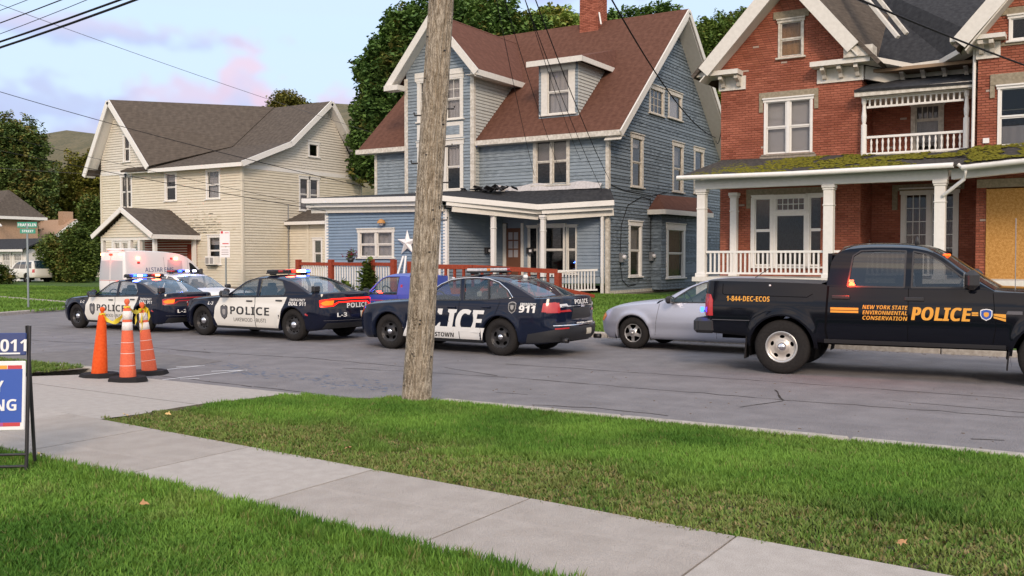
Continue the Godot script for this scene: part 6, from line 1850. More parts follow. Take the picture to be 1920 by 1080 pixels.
func build_ground():
	struct("ground", flat([[-900, -60], [300, -60], [300, 1200], [-900, 1200]], -.32), M.lawn)
	struct("road", flat([[-160, 9.5], [40, 9.5], [40, 20.2], [-24.5, 20.2], [-26.5, 21.4], [-32.4, 27], [-32.8, 39], [-39.8, 39], [-39.6, 30], [-38.2, 26], [-34, 22.6], [-31.5, 20.2], [-30.4, 17.6], [-33, 16.4], [-160, 16.4]], 0.0), M.asphalt)
	struct("road_patch", flat([[-18.0, 10.1], [-13.2, 10.0], [-13.6, 11.9], [-17.6, 12.6]], .004), M.patch)
	# far lawn with a gentle rise
	var st := new_st(true)
	var us := [-32.6, -29, -26, -23, -20, -17, -14, -11, -8, -5, -2, 2, 8, 40]
	var vs := [20.35, 22, 24, 26, 28, 30, 33, 40, 60, 120]
	for i in us.size() - 1:
		for j in vs.size() - 1:
			var p := func(a, b): return V(us[a], far_h(us[a], vs[b]), -vs[b])
			quad(st, p.call(i, j), p.call(i + 1, j), p.call(i + 1, j + 1), p.call(i, j + 1))
	struct("far_lawn", fin(st), M.lawn)
	struct("corner_lawn", flat([[-30.6, 17.6], [-31.7, 20.2], [-34.1, 22.8], [-38.3, 26.2], [-39.7, 30], [-39.9, 120], [-300, 120], [-300, 16.6], [-33, 16.6]], .06), M.lawn)
	# kerbs in lengths
	var k := thing_struct("far_kerb")
	var u := -24.4
	while u < 14:
		var o := part("kerbstone", box_mesh(V(2.38, .26, .18), .02), M.kerb, k, at(V(u + 1.2, -.01, -20.29)))
		u += 2.4
	k = thing_struct("near_kerb")
	u = -6.9
	while u < 8:
		part("kerbstone", box_mesh(V(2.38, .26, .16), .02), M.kerb, k, at(V(u + 1.2, .018, -9.42)))
		u += 2.4
	k = thing_struct("corner_kerb")
	var line := [[-60, 16.4], [-45, 16.4], [-33, 16.4], [-30.6, 17.5], [-31.6, 20.2], [-34.0, 22.7], [-38.25, 26.1], [-39.65, 30], [-39.85, 58]]
	for i in line.size() - 1:
		var a := V(line[i][0], -.01, -line[i][1]); var b := V(line[i + 1][0], -.01, -line[i + 1][1])
		part("kerbstone", box_mesh(V((b - a).length() + .06, .24, .18), .02), M.kerb, k, Transform3D(Basis((b - a).normalized(), Vector3.UP, (b - a).normalized().cross(Vector3.UP)), (a + b) / 2))
	# near side: lawn, walk in slabs, verge, driveway
	struct("near_lawn", flat([[-40, -40], [30, -40], [30, walk_v(30) - 1.27], [-12, walk_v(-12) - 1.27], [-40, walk_v(-12) - 1.27]], .22), M.soil)
	k = thing_struct("sidewalk")
	struct("walk_bed", flat([[-40, walk_v(-12) - 1.4], [12, walk_v(12) - 1.4], [12, walk_v(12) + .1], [-9, walk_v(-9) + .1], [-40, walk_v(-9) + .1]], .16), M.joint)
	var js := []
	for i in 16: js.append(-3.27 + 1.46 * (i - 8))
	for i in js.size() - 1:
		var a: float = js[i] + .008; var b: float = js[i + 1] - .008
		var sk := .0
		var q := pv([[a, walk_v(a) - 1.27], [b, walk_v(b) - 1.27], [b, walk_v(b)], [a, walk_v(a)]])
		var lift := rng.randf_range(-.004, .004)
		part("slab", prism_mesh(q, 0, .12, Transform3D(Basis(V(1, 0, 0), V(0, 0, -1), V(0, 1, 0)), V(0, .13 + lift, 0))), M.concrete if i % 3 else M.concrete2, k)
	struct("verge", verge_mesh([[-8.55, walk_v(-8.55)], [9, walk_v(9)], [9, 9.34], [-7.6, 9.34], [-9.0, 8.75], [-8.9, 7.6]]), M.soil)
	# driveway apron: concrete bays falling from the walk to the road
	var dr := thing_struct("driveway")
	var bays := [[[-8.6, 5.95], [-8.95, 7.6], [-13.9, 7.8], [-13.9, 6.35]], [[-8.97, 7.62], [-9.1, 8.7], [-7.9, 9.5], [-13.6, 9.5], [-13.9, 8.9], [-13.9, 7.82]]]
	for b in bays:
		var s2 := new_st()
		var poly := ccw(pv(b)); var idx := Geometry2D.triangulate_polygon(poly)
		for q in range(0, idx.size(), 3):
			var t3 := []
			for e in 3:
				var p := poly[idx[q + e]]
				t3.append(V(p.x, drive_h(p.y), -p.y))
			if (t3[1] - t3[0]).cross(t3[2] - t3[0]).y < 0: t3.reverse()
			tri(s2, t3[0], t3[1], t3[2])
		part("slab", fin(s2), M.concrete2, dr)
	struct("verge_left", verge_mesh([[-40, 6.7], [-13.95, 6.4], [-13.95, 8.8], [-13.75, 9.35], [-40, 9.35]]), M.dirt)
	k = thing_struct("left_kerb")
	u = -40.0
	while u < -14.9:
		part("kerbstone", box_mesh(V(2.38, .26, .16), .02), M.kerb, k, at(V(u + 1.2, -.01, -9.42)))
		u += 2.4
	# far path and hill
	struct("far_path", flat([[-34, 22.6], [-34, 23.6], [-52, 27.4], [-52, 26.6]], .066), M.concrete)
	struct("far_path", flat([[-41, 20.2], [-41, 21.0], [-48, 21.6], [-48, 21.0]], .066), M.concrete)
	var hl := new_st(true)
	var hn := FastNoiseLite.new(); hn.seed = 4; hn.frequency = .006
	var gp := func(i, j): 
		var uu: float = -900.0 + i * 35.0; var vv: float = 150.0 + j * 35.0
		var yy := 78.0 * smoothstep(150, 370, vv) * smoothstep(250.0, -150.0, uu) + hn.get_noise_2d(uu, vv) * 14.0 * smoothstep(250, 400, vv)
		return V(uu, yy - 1.0, -vv)
	for i in 36:
		for j in 14: quad(hl, gp.call(i, j), gp.call(i + 1, j), gp.call(i + 1, j + 1), gp.call(i, j + 1))
	struct("hill", fin(hl), M.hill)
	# paint on the road: surveyor's marks by the cones, worn blue spray
	for q in [[[-12.25, 9.55], [-12.15, 11.1], .05], [[-12.5, 10.7], [-12.12, 11.12], .06], [[-12.1, 9.75], [-11.9, 9.95], .05], [[-13.35, 9.8], [-13.3, 11.2], .05], [[-13.5, 10.8], [-13.28, 11.22], .05]]:
		var a := Vector2(q[0][0], q[0][1]); var b := Vector2(q[1][0], q[1][1]); var n: Vector2 = (b - a).normalized().orthogonal() * q[2] / 2
		struct("paint_mark", flat([[a.x - n.x, a.y - n.y], [b.x - n.x, b.y - n.y], [b.x + n.x, b.y + n.y], [a.x + n.x, a.y + n.y]], .005), M.paint)
	# traces of the surveyors' blue spray, worn to specks
	var sp := new_st()
	for q in [[-11.6, 10.9, .35, 60], [-10.2, 10.9, .5, 70], [-9.2, 10.6, .4, 50], [-12.6, 11.4, .3, 40]]:
		for i in q[3]:
			var p := Vector2(rng.randfn(q[0], q[2]), rng.randfn(q[1], q[2] * .5)); var s := rng.randf_range(.008, .03)
			quad(sp, V(p.x - s, .0035, -p.y + s), V(p.x + s * 1.6, .0035, -p.y + s), V(p.x + s, .0035, -p.y - s), V(p.x - s * .7, .0035, -p.y - s * .6))
	struct("paint_specks", fin(sp), M.bluespray)
	# tan grit, twigs and leaf scraps along the gutters
	var gr := new_st()
	for i in 900:
		var near := rng.randf() < .6
		var u2 := rng.randf_range(-8, 6) if near else rng.randf_range(-24, 6); var v2 := 9.6 + absf(rng.randfn(0, .25)) if near else 20.1 - absf(rng.randfn(0, .12))
		if rng.randf() < .15: v2 = rng.randf_range(9.7, 15)
		var s := rng.randf_range(.006, .018)
		add_box(gr, V(u2, .004, -v2), V(s * rng.randf_range(1, 2.2), .008, s), yrot(rng.randf() * 180))
	var go := part(numbered("gutter_grit"), fin(gr), M.dirt, self); go.set_meta("kind", "stuff"); tag(go, "tan grit and leaf scraps scattered along the road's edges", "grit")
	# cracks and tar seams
	var cr := new_st()
	for q in [[[-18.2, 10.6], [-16.5, 10.9], [-14.9, 10.7]], [[-11.0, 12.2], [-8.0, 12.6], [-3.5, 12.5], [2, 12.7]], [[-9.6, 13.2], [-8.2, 12.7]], [[-13.4, 9.9], [-10.5, 9.75], [-8.2, 9.62]], [[-9.0, 14.2], [-4, 14.3], [3, 14.1]], [[-7.2, 11.1], [-6.7, 11.15]], [[-16, 12.8], [-12.5, 13.1], [-10, 12.9]], [[-4.0, 13.4], [-3.6, 12.4], [-3.9, 11.6]], [[-6.2, 10.4], [-5.4, 10.6], [-4.4, 10.5]], [[.5, 11.8], [2.2, 12.2]], [[-22, 12.5], [-18, 13.0], [-15, 12.8]], [[-2.4, 13.2], [-1, 13.0], [1.5, 13.3]], [[-1.2, 10.8], [-.9, 10.9]]]:
		for i in q.size() - 1:
			var a := Vector2(q[i][0], q[i][1]); var b := Vector2(q[i + 1][0], q[i + 1][1])
			var n := maxi(3, int((b - a).length() / .25)); var last := a
			for s in range(1, n + 1):
				var p := a.lerp(b, float(s) / n) + Vector2(0, rng.randfn(0, .02))
				var o := (p - last).normalized().orthogonal() * rng.randf_range(.006, .016)
				quad(cr, V(last.x - o.x, .003, -last.y + o.y), V(p.x - o.x, .003, -p.y + o.y), V(p.x + o.x, .003, -p.y - o.y), V(last.x + o.x, .003, -last.y - o.y))
				last = p
	struct("road_crack", fin(cr), M.joint)

func drive_h(v: float) -> float: return lerpf(.245, .012, smoothstep(5.6, 9.6, v))

func thing_struct(called: String) -> Node3D:
	var o := Node3D.new(); o.name = numbered(called); add_child(o); o.set_meta("kind", "structure")
	return o

func verge_mesh(pts: Array) -> Mesh:
	var st := new_st(true)
	for c in cells(pv(pts), [], .8, .4):
		var idx := Geometry2D.triangulate_polygon(c)
		for k in range(0, idx.size(), 3):
			var t3 := []
			for e in 3:
				var p: Vector2 = c[idx[k + e]]
				t3.append(V(p.x, verge_h(p.x, p.y), -p.y))
			if (t3[1] - t3[0]).cross(t3[2] - t3[0]).y < 0: t3.reverse()
			tri(st, t3[0], t3[1], t3[2])
	return fin(st)

func verge_h(u: float, v: float) -> float: return lerpf(.225, .105, smoothstep(6.0, 9.3, v)) + .012 * sin(u * 2.1) * sin(v * 2.7)

# ---------------------------------------------------------------- grass, leaves, trees
func blade_mesh(n: int, spread: float, hgt: float, sd: int, wid := .006) -> Mesh:
	# a tuft of bent blades
	var r := RandomNumberGenerator.new(); r.seed = sd
	var st := new_st(true)
	for i in n:
		var p := V(r.randf_range(-spread, spread), 0, r.randf_range(-spread, spread))
		var a := r.randf() * TAU; var d := V(cos(a), 0, sin(a)); var s := V(-sin(a), 0, cos(a)) * wid * r.randf_range(.7, 1.3)
		var hh := hgt * r.randf_range(.55, 1.15); var lean := hh * r.randf_range(.1, .75)
		var m := p + d * lean * .35 + V(0, hh * .6, 0); var t := p + d * lean + V(0, hh * r.randf_range(.85, 1.0), 0)
		quad(st, p - s, p + s, m + s * .8, m - s * .8)
		tri(st, m - s * .8, m + s * .8, t)
	return fin(st)

func scatter(called: String, mesh: Mesh, m: Material, xf: Array, cols: Array, label: String, cat: String, parent: Node = self) -> MultiMeshInstance3D:
	var mm := MultiMesh.new(); mm.transform_format = MultiMesh.TRANSFORM_3D; mm.use_colors = true; mm.mesh = mesh
	mm.instance_count = xf.size()
	for i in xf.size():
		mm.set_instance_transform(i, xf[i]); mm.set_instance_color(i, cols[i])
	var o := MultiMeshInstance3D.new(); o.name = numbered(called) if parent == self else called; o.multimesh = mm; o.material_override = m
	parent.add_child(o, true)
	if parent == self:
		o.set_meta("kind", "stuff"); tag(o, label, cat)
	return o

func build_grass():
	var gm := mat(Color.WHITE, .75); gm.vertex_color_use_as_albedo = true; gm.cull_mode = BaseMaterial3D.CULL_DISABLED
	gm.backlight_enabled = true; gm.backlight = Color(.25, .3, .1)
	var n1 := FastNoiseLite.new(); n1.seed = 21; n1.frequency = .45; n1.fractal_octaves = 3
	var n2 := FastNoiseLite.new(); n2.seed = 31; n2.frequency = 1.3
	var tuft := blade_mesh(12, .035, .070, 3, .0046)
	var short := blade_mesh(9, .04, .045, 4)
	# what the camera can see of a strip: its left and right bounds
	var inside := func(u, v, pad):
		var X: float = .848 * u + .53 * v; var Z: float = -.53 * u + .848 * v
		return Z > 1.2 and absf(X) < Z * .545 + pad
	var green := func(t, dry):
		var c := V(.055, .135, .020).lerp(V(.165, .30, .050), t)
		c = c.lerp(V(.26, .21, .10), dry)
		return Color(c.x, c.y, c.z)
	# near lawn
	var xf := []; var co := []
	var count := 0
	while count < 100000:
		var u := rng.randf_range(-13.0, 4.0); var v := rng.randf_range(1.6, 4.45)
		var edge := walk_v(u) - 1.24 + n2.get_noise_1d(u * 3.0) * .07
		if v > edge or not inside.call(u, v, 2.6): 
			count += 1; continue
		count += 1
		var t := clampf(.45 + n1.get_noise_2d(u, v) * .9 + rng.randfn(0, .2), 0, 1)
		var dry := clampf(n2.get_noise_2d(u * .8, v * .8) * .7 - .18, 0, .45) + (.55 if rng.randf() < .07 else 0.0)
		var s := rng.randf_range(.55, 1.2) * (1.25 if v > edge - .25 else .85)
		xf.append(Transform3D(Basis(Vector3.UP, rng.randf() * TAU).scaled(V(1, s, 1)), V(u, .215, -v))); co.append(green.call(t, dry))
	scatter("near_grass", tuft, gm, xf, co, "thick green lawn grass in front of the walk", "grass")
	# verge
	xf = []; co = []
	var dx := []; var dc := []
	for i in 94000:
		var u := rng.randf_range(-9.2, 8.8); var v := rng.randf_range(4.9, 9.34)
		var e0 := walk_v(u) - .03 + n2.get_noise_1d(u * 2.0) * .05
		if v < e0 or not inside.call(u, v, 3.2): continue
		if u < -8.5 + .4 * n2.get_noise_1d(v * 3) + maxf(0, v - 7.6) * -.2 or (u < -7.6 and v > 8.9): continue
		var far := v - e0
		var bare := (1.0 - smoothstep(.3, 1.9, far)) * .82 + n1.get_noise_2d(u * 1.3, v * 1.6) * .65
		var t := clampf(.50 + n1.get_noise_2d(u + 40, v) * .7 + rng.randfn(0, .15), 0, 1)
		var y := verge_h(u, v) - .01
		if bare > .42 and rng.randf() < .88:
			if rng.randf() < .8:
				dx.append(Transform3D(Basis(Vector3.UP, rng.randf() * TAU) * Basis(Vector3.RIGHT, rng.randf_range(-.5, .5)).scaled(V(1.3, rng.randf_range(.5, 1.0), 1.3)), V(u, y, -v)))
				dc.append(green.call(t * .35, clampf(rng.randfn(.42, .3), 0, 1)))
			continue
		var s := rng.randf_range(.65, 1.2) * (1.0 - .25 * clampf(bare, 0, 1))
		xf.append(Transform3D(Basis(Vector3.UP, rng.randf() * TAU).scaled(V(1, s, 1)), V(u, y, -v)))
		co.append(green.call(t, clampf(bare * .35, 0, .4) + (.6 if rng.randf() < .03 else 0.0)))
	scatter("verge_grass", tuft, gm, xf, co, "long green grass on the verge between walk and road", "grass")
	scatter("dry_grass", short, gm, dx, dc, "sparse dry and broad-leaved growth along the walk's far edge", "grass")
	# ragged grass over the left kerb and dirt
	xf = []; co = []
	for i in 9000:
		var u := rng.randf_range(-24, -13.95); var v := rng.randf_range(6.8, 9.45)
		if v < 8.2 + n2.get_noise_1d(u * 2) * .3 and rng.randf() < .8: continue
		xf.append(Transform3D(Basis(Vector3.UP, rng.randf() * TAU).scaled(V(1.2, rng.randf_range(.5, 1.0), 1.2)), V(u, verge_h(u, v) - .01, -v))); co.append(green.call(rng.randf() * .6, rng.randf() * .4))
	scatter("corner_grass", tuft, gm, xf, co, "rough grass on the dirt verge left of the driveway", "grass")
	# far lawns: bigger tufts
	var big := blade_mesh(9, .16, .10, 8, .018)
	xf = []; co = []
	for i in 42000:
		var left := rng.randf() < .6
		var u := rng.randf_range(-62, -30.5) if left else rng.randf_range(-18, -8.0); var v := rng.randf_range(16.8, 36) if left else rng.randf_range(20.5, 34)
		if left and v < 17.6 - (u + 30.5) * -.0 and u > -33: continue
		if left and (u > -31.0 - maxf(0.0, (v - 20.0) * 1.1) or u > -40.0 and v > 26.0): continue
		if left and absf(v - 23.1 - (-34 - u) * .21) < .5 and u < -34: continue
		if not left and u > -16.6 and v > 33.4: continue
		if not inside.call(u, v, 1.0): continue
		var y := .06 if left else far_h(u, v)
		xf.append(Transform3D(Basis(Vector3.UP, rng.randf() * TAU).scaled(V(1, rng.randf_range(.6, 1.3), 1)), V(u, y, -v))); co.append(green.call(clampf(.55 + n1.get_noise_2d(u * .4, v * .4) * .7 + rng.randfn(0, .1), 0, 1), .12 * rng.randf()))
	scatter("far_grass", big, gm, xf, co, "green grass of the lawns across the street", "grass")
	# fallen leaves that show singly
	var lm := mat(lin(.45, .25, .12), .8); lm.cull_mode = BaseMaterial3D.CULL_DISABLED
	var ly := mat(lin(.62, .42, .18), .8); ly.cull_mode = BaseMaterial3D.CULL_DISABLED
	var i2 := 0
	var leaf := leaf_shape(.034)
	for q in [[-.95, 5.55, .30, "brown oak leaf lying on the verge near the walk, nearest the right", 1], [-8.0, 6.3, .30, "pale yellow leaf on the verge grass by the driveway", 0], [-8.4, 6.1, .28, "small tan leaf at the tip of the verge", 0], [-5.4, 6.05, .27, "small tan leaf at the walk's far edge near the middle", 1], [-2.9, 3.0, .30, "small tan leaf in the near lawn at the bottom", 1], [-5.2, 3.9, .30, "brown leaf in the near lawn below the walk", 1], [-7.2, 4.45, .30, "pale dry leaf at the lawn's edge against the walk", 0]]:
		var o := one("fallen_leaf", leaf, lm if q[4] else ly, q[3], "leaf", V(q[0], q[2], -q[1]), "fallen leaves")
		o.rotation = V(.35, i2 * 1.7, .25); i2 += 1

func leaf_shape(s: float) -> Mesh:
	var st := new_st(true)
	var out := []
	for k in 12:
		var r := s * (1.0 if k % 2 == 0 else .55) * (1.2 if k == 0 else 1.0)
		out.append(V(sin(TAU * k / 12) * r, .008 * sin(k * 2.0), cos(TAU * k / 12) * r))
	for k in 12: tri(st, V(0, .006, 0), out[k], out[(k + 1) % 12])
	return fin(st)

func leaf_clump(n: int, rad: float, size: float, sd: int) -> Mesh:
	var r := RandomNumberGenerator.new(); r.seed = sd
	var st := new_st()
	for i in n:
		var p := V(r.randfn(0, .5), r.randfn(0, .4), r.randfn(0, .5)) * rad
		var b := Basis.from_euler(V(r.randf_range(-.9, .5), r.randf() * TAU, r.randf_range(-.6, .6)))
		var s := size * r.randf_range(.7, 1.3)
		var a := p + b * V(0, 0, -s * .5); var c := p + b * V(0, -s * .12, s * .6); var l := p + b * V(-s * .36, s * .06, 0); var q := p + b * V(s * .36, s * .06, 0)
		tri(st, a, l, c); tri(st, a, c, q)
	return fin(st)

func tree(called: String, label: String, base: Vector3, lobes: Array, n: int, c0: Vector3, c1: Vector3, autumn: float, clump: Mesh, trunk_r: float, sd: int, lm: Material, group := "", limb_top := .75):
	# lobes: [offset from the base, radii]; leaves sit near the lobes' skins in ragged clumps
	var t := thing(called, label, "tree" if not called.ends_with("bush") else "bush", base, 0.0, group)
	var r := RandomNumberGenerator.new(); r.seed = sd
	var st := new_st(true)
	var top: Vector3 = lobes[0][0]
	if trunk_r > 0.0:
		add_tube(st, [V(0, -.3, 0), V(.05, top.y * .35, 0), V(top.x * .5, top.y * limb_top, top.z * .5)], [trunk_r * 1.25, trunk_r, trunk_r * .5], 9)
		part("trunk", fin(st), M.treebark, t)
		for l in lobes:
			var ls := new_st(true)
			add_tube(ls, [V(0, top.y * .3, 0), (l[0] as Vector3) * V(.5, .75, .5), l[0]], [trunk_r * .5, trunk_r * .3, trunk_r * .08], 6)
			part("limb", fin(ls), M.treebark, t)
	var ns := FastNoiseLite.new(); ns.seed = sd; ns.frequency = .35; ns.fractal_octaves = 3
	var tot := 0.0
	for l in lobes: tot += pow((l[1] as Vector3).x * (l[1] as Vector3).y, 1.0)
	var xf := []; var co := []
	for l in lobes:
		var R: Vector3 = l[1]
		var k := int(n * R.x * R.y / tot)
		for i in k:
			var d := V(r.randfn(), r.randfn(), r.randfn()).normalized()
			var bump := 1.0 + ns.get_noise_3d(d.x * R.x * 1.3 + l[0].x, d.y * R.y * 1.3 + l[0].y, d.z * R.z * 1.3) * .5
			var q := pow(r.randf(), .35) * bump
			var p: Vector3 = l[0] + d * R * q
			if p.y < .15: continue
			# gaps in the foliage
			if ns.get_noise_3d(p.x * 2.2 + 50, p.y * 2.2, p.z * 2.2) < -.14: continue
			var s := r.randf_range(.75, 1.35)
			xf.append(Transform3D(Basis.from_euler(V(r.randf_range(-.5, .5), r.randf() * TAU, r.randf_range(-.5, .5))).scaled(Vector3.ONE * s), p))
			var tt := clampf(.45 + ns.get_noise_3d(p.x * 1.4, p.y * 1.4, p.z * 1.4 + 20) * .6 + r.randfn(0, .18), 0, 1)
			var c := c0.lerp(c1, tt)
			if autumn > 0.0 and ns.get_noise_3d(p.x * .9 + 9, p.y * .9, p.z * .9) + r.randfn(0, .15) > .32 - autumn * .3: c = c.lerp(V(.24, .15, .04), r.randf() * .6)
			co.append(Color(c.x, c.y, c.z))
	scatter("crown", clump, lm, xf, co, "", "", t).set_meta("kind", "stuff")
	return t

func build_trees():
	var lm := mat(Color.WHITE, .65); lm.vertex_color_use_as_albedo = true; lm.cull_mode = BaseMaterial3D.CULL_DISABLED
	lm.backlight_enabled = true; lm.backlight = Color(.22, .26, .1)
	var big := leaf_clump(8, .40, .22, 1); var mid := leaf_clump(8, .34, .18, 2); var small := leaf_clump(8, .26, .16, 3)
	var dk := V(.060, .12, .034); var md := V(.145, .24, .060); var lt := V(.26, .34, .07); var yl := V(.17, .18, .035); var ol := V(.085, .10, .022)
	tree("maple_tree", "huge dark green tree rising behind the left side of the blue house", V(-37.4, 0, -47.4), [[V(0.3, 13.0, -0.2), V(3.2, 3.7, 3.2)], [V(-0.7, 10.7, 0.4), V(2.5, 3.3, 2.5)], [V(1.7, 15.0, -1.1), V(3.2, 3.0, 3.2)], [V(0.0, 14.3, -0.0), V(2.3, 2.7, 2.3)], [V(-1.7, 9.0, 1.1), V(1.5, 2.3, 1.5)]], 31500, dk, md, 0.12, big, 0.5, 11, lm, "trees behind the houses")
	tree("maple_tree", "dark tree showing above the blue house's roof beside the pole", V(-34.0, 0, -51.8), [[V(0.0, 15.5, -0.0), V(2.9, 3.3, 2.9)], [V(-1.5, 16.1, 0.9), V(2.1, 2.6, 2.1)], [V(1.8, 15.1, -1.1), V(2.1, 2.4, 2.1)]], 13500, dk, md, 0.2, big, 0.45, 12, lm, "trees behind the houses")
	tree("ash_tree", "bright yellow-green tree above the middle of the blue house's roof", V(-31.0, 0, -54.9), [[V(-0.3, 15.3, 0.2), V(1.9, 3.1, 1.9)], [V(1.0, 15.0, -0.6), V(1.8, 2.6, 1.8)]], 9000, md, lt, 0.1, big, 0.4, 13, lm, "trees behind the houses")
	tree("maple_tree", "green tree behind the brick chimney of the blue house", V(-26.7, 0, -58.8), [[V(0.0, 15.7, -0.0), V(2.3, 2.8, 2.3)], [V(-1.5, 15.9, 0.9), V(1.4, 2.1, 1.4)], [V(1.4, 15.9, -0.8), V(1.6, 2.4, 1.6)]], 10500, dk, md, 0.2, big, 0.4, 14, lm, "trees behind the houses")
	tree("ash_tree", "leafy green tree in the gap between blue and brick houses", V(-20.2, 0, -55.8), [[V(-0.4, 13.9, 0.3), V(2.0, 2.1, 2.0)], [V(1.1, 14.6, -0.7), V(1.4, 1.9, 1.4)], [V(0.1, 11.7, -0.1), V(1.9, 1.9, 1.9)], [V(-1.2, 14.6, 0.8), V(1.3, 1.4, 1.3)]], 14250, md, V(.11, .145, .03), 0.25, mid, 0.35, 15, lm, "trees behind the houses")
	tree("ash_tree", "small tree top showing over the brick house's main roof", V(-14.4, 0, -61.7), [[V(-0.1, 16.7, 0.1), V(1.3, 1.3, 1.3)]], 3750, md, lt, 0.1, mid, 0.3, 16, lm, "trees behind the houses")
	tree("locust_tree", "small round tree top poking over the cream house's roof", V(-58.0, 0, -58.1), [[V(-0.2, 13.8, 0.1), V(1.5, 1.6, 1.5)], [V(0.6, 13.5, -0.4), V(1.2, 1.3, 1.2)]], 3900, V(.09, .095, .02), V(.20, .19, .045), 0.2, mid, 0.3, 17, lm, "trees behind the houses")
	tree("maple_tree", "broad dark tree at the far left with rust-tinged top", V(-92.6, 0, -54.1), [[V(0.0, 10.0, -0.0), V(4.0, 5.5, 4.0)], [V(2.0, 7.4, -1.3), V(2.4, 4.5, 2.4)], [V(-2.0, 9.5, 1.3), V(3.2, 5.3, 3.2)], [V(0.7, 12.9, -0.4), V(2.9, 2.6, 2.9)]], 25500, V(.055, .095, .03), V(.15, .205, .055), 0.75, big, 0.5, 18, lm)
	tree("olive_tree", "olive green tree between the dark left tree and the cream house", V(-95.9, 0, -65.1), [[V(-0.2, 8.6, 0.2), V(3.5, 4.7, 3.5)], [V(1.0, 5.7, -0.6), V(2.9, 4.1, 2.9)], [V(-2.0, 6.9, 1.2), V(1.8, 2.9, 1.8)], [V(1.7, 11.0, -1.1), V(1.8, 2.6, 1.8)]], 18000, V(.085, .10, .02), V(.23, .22, .04), 0.2, big, 0.35, 19, lm)
	tree("hedge_bush", "dark rounded bush nearest the ambulance", V(-65.7, 0, -43.8), [[V(0.0, 2.1, -0.0), V(1.3, 2.2, 1.3)], [V(0.4, 1.4, -0.3), V(0.9, 1.5, 0.9)]], 4800, V(.045, .08, .02), V(.15, .20, .045), 0.1, mid, 0.12, 40, lm, "hedge bushes along the left lawn")
	tree("hedge_bush", "dense green bush in the middle of the hedge by the street sign", V(-68.9, 0, -44.2), [[V(0.0, 1.8, -0.0), V(1.3, 1.7, 1.3)], [V(0.4, 1.0, -0.3), V(0.9, 1.2, 0.9)]], 4800, V(.045, .08, .02), V(.15, .20, .045), 0.1, mid, 0.12, 41, lm, "hedge bushes along the left lawn")
	tree("hedge_bush", "green bush behind the parked white vehicle", V(-75.4, 0, -47.2), [[V(0.0, 1.5, -0.0), V(1.3, 1.6, 1.3)], [V(0.5, 0.7, -0.3), V(0.9, 1.1, 0.9)]], 4800, V(.045, .08, .02), V(.15, .20, .045), 0.1, mid, 0.12, 42, lm, "hedge bushes along the left lawn")
	tree("hedge_bush", "tall dark bush against the cream house's corner", V(-68.4, 0, -46.9), [[V(0.0, 3.8, -0.0), V(1.2, 3.2, 1.2)], [V(0.4, 3.0, -0.3), V(0.8, 2.2, 0.8)]], 4800, V(.045, .08, .02), V(.15, .20, .045), 0.1, mid, 0.12, 43, lm, "hedge bushes along the left lawn")
	tree("hedge_bush", "large shrub below the dark left tree", V(-87.1, 0, -51.7), [[V(0.0, 3.6, -0.0), V(1.8, 2.5, 1.8)], [V(0.5, 2.7, -0.3), V(1.2, 1.8, 1.2)]], 4800, V(.045, .08, .02), V(.15, .20, .045), 0.1, mid, 0.12, 44, lm, "hedge bushes along the left lawn")
	tree("low_bush", "low bush at the left edge before the white vehicle", V(-66.9, 0, -38.2), [[V(0, .7, 0), V(1.2, .9, 1.2)]], 900, V(.03, .06, .015), V(.10, .14, .03), .1, small, .06, 71, lm)
	# plants on and by the deck rail
	for q in [[-23.08, .4, 26.98, .16, 1.5, "climbing green vine on the deck rail's third post"], [-23.9, .3, 26.6, .4, .75, "green plants growing at the foot of the deck rail"]]:
		tree("vine_plant", q[5], V(q[0], q[1] - .2, -q[2]), [[V(0, q[4] * .55, 0), V(q[3] * .5, q[4] * .6, q[3] * .5)]], 150 if q[3] < .2 else 260, V(.04, .07, .015), V(.13, .17, .03), 0.0, small, .02, 81, lm)
	# flower pots with dark red flowers
	var pt := thing("flower_pot", "hanging pot of dark red flowers on the deck rail", "flower pot", V(-24.1, 1.72, -27.2))
	part("pot", lathe_mesh([[0, 0], [.10, 0], [.15, .16], [.13, .16]], 12), M.plastic, pt)
	var fl := mat(Color.WHITE, .8); fl.vertex_color_use_as_albedo = true; fl.cull_mode = BaseMaterial3D.CULL_DISABLED
	var xf := []; var co := []
	for i in 70:
		xf.append(Transform3D(Basis.from_euler(V(rng.randf(), rng.randf() * 6, rng.randf())), V(rng.randfn(0, .11), .24 + rng.randfn(0, .07), rng.randfn(0, .11)))); co.append(Color(.14, .02, .035) if rng.randf() < .6 else Color(.05, .08, .02))
	scatter("flowers", leaf_clump(4, .05, .07, 9), fl, xf, co, "", "", pt).set_meta("kind", "stuff")

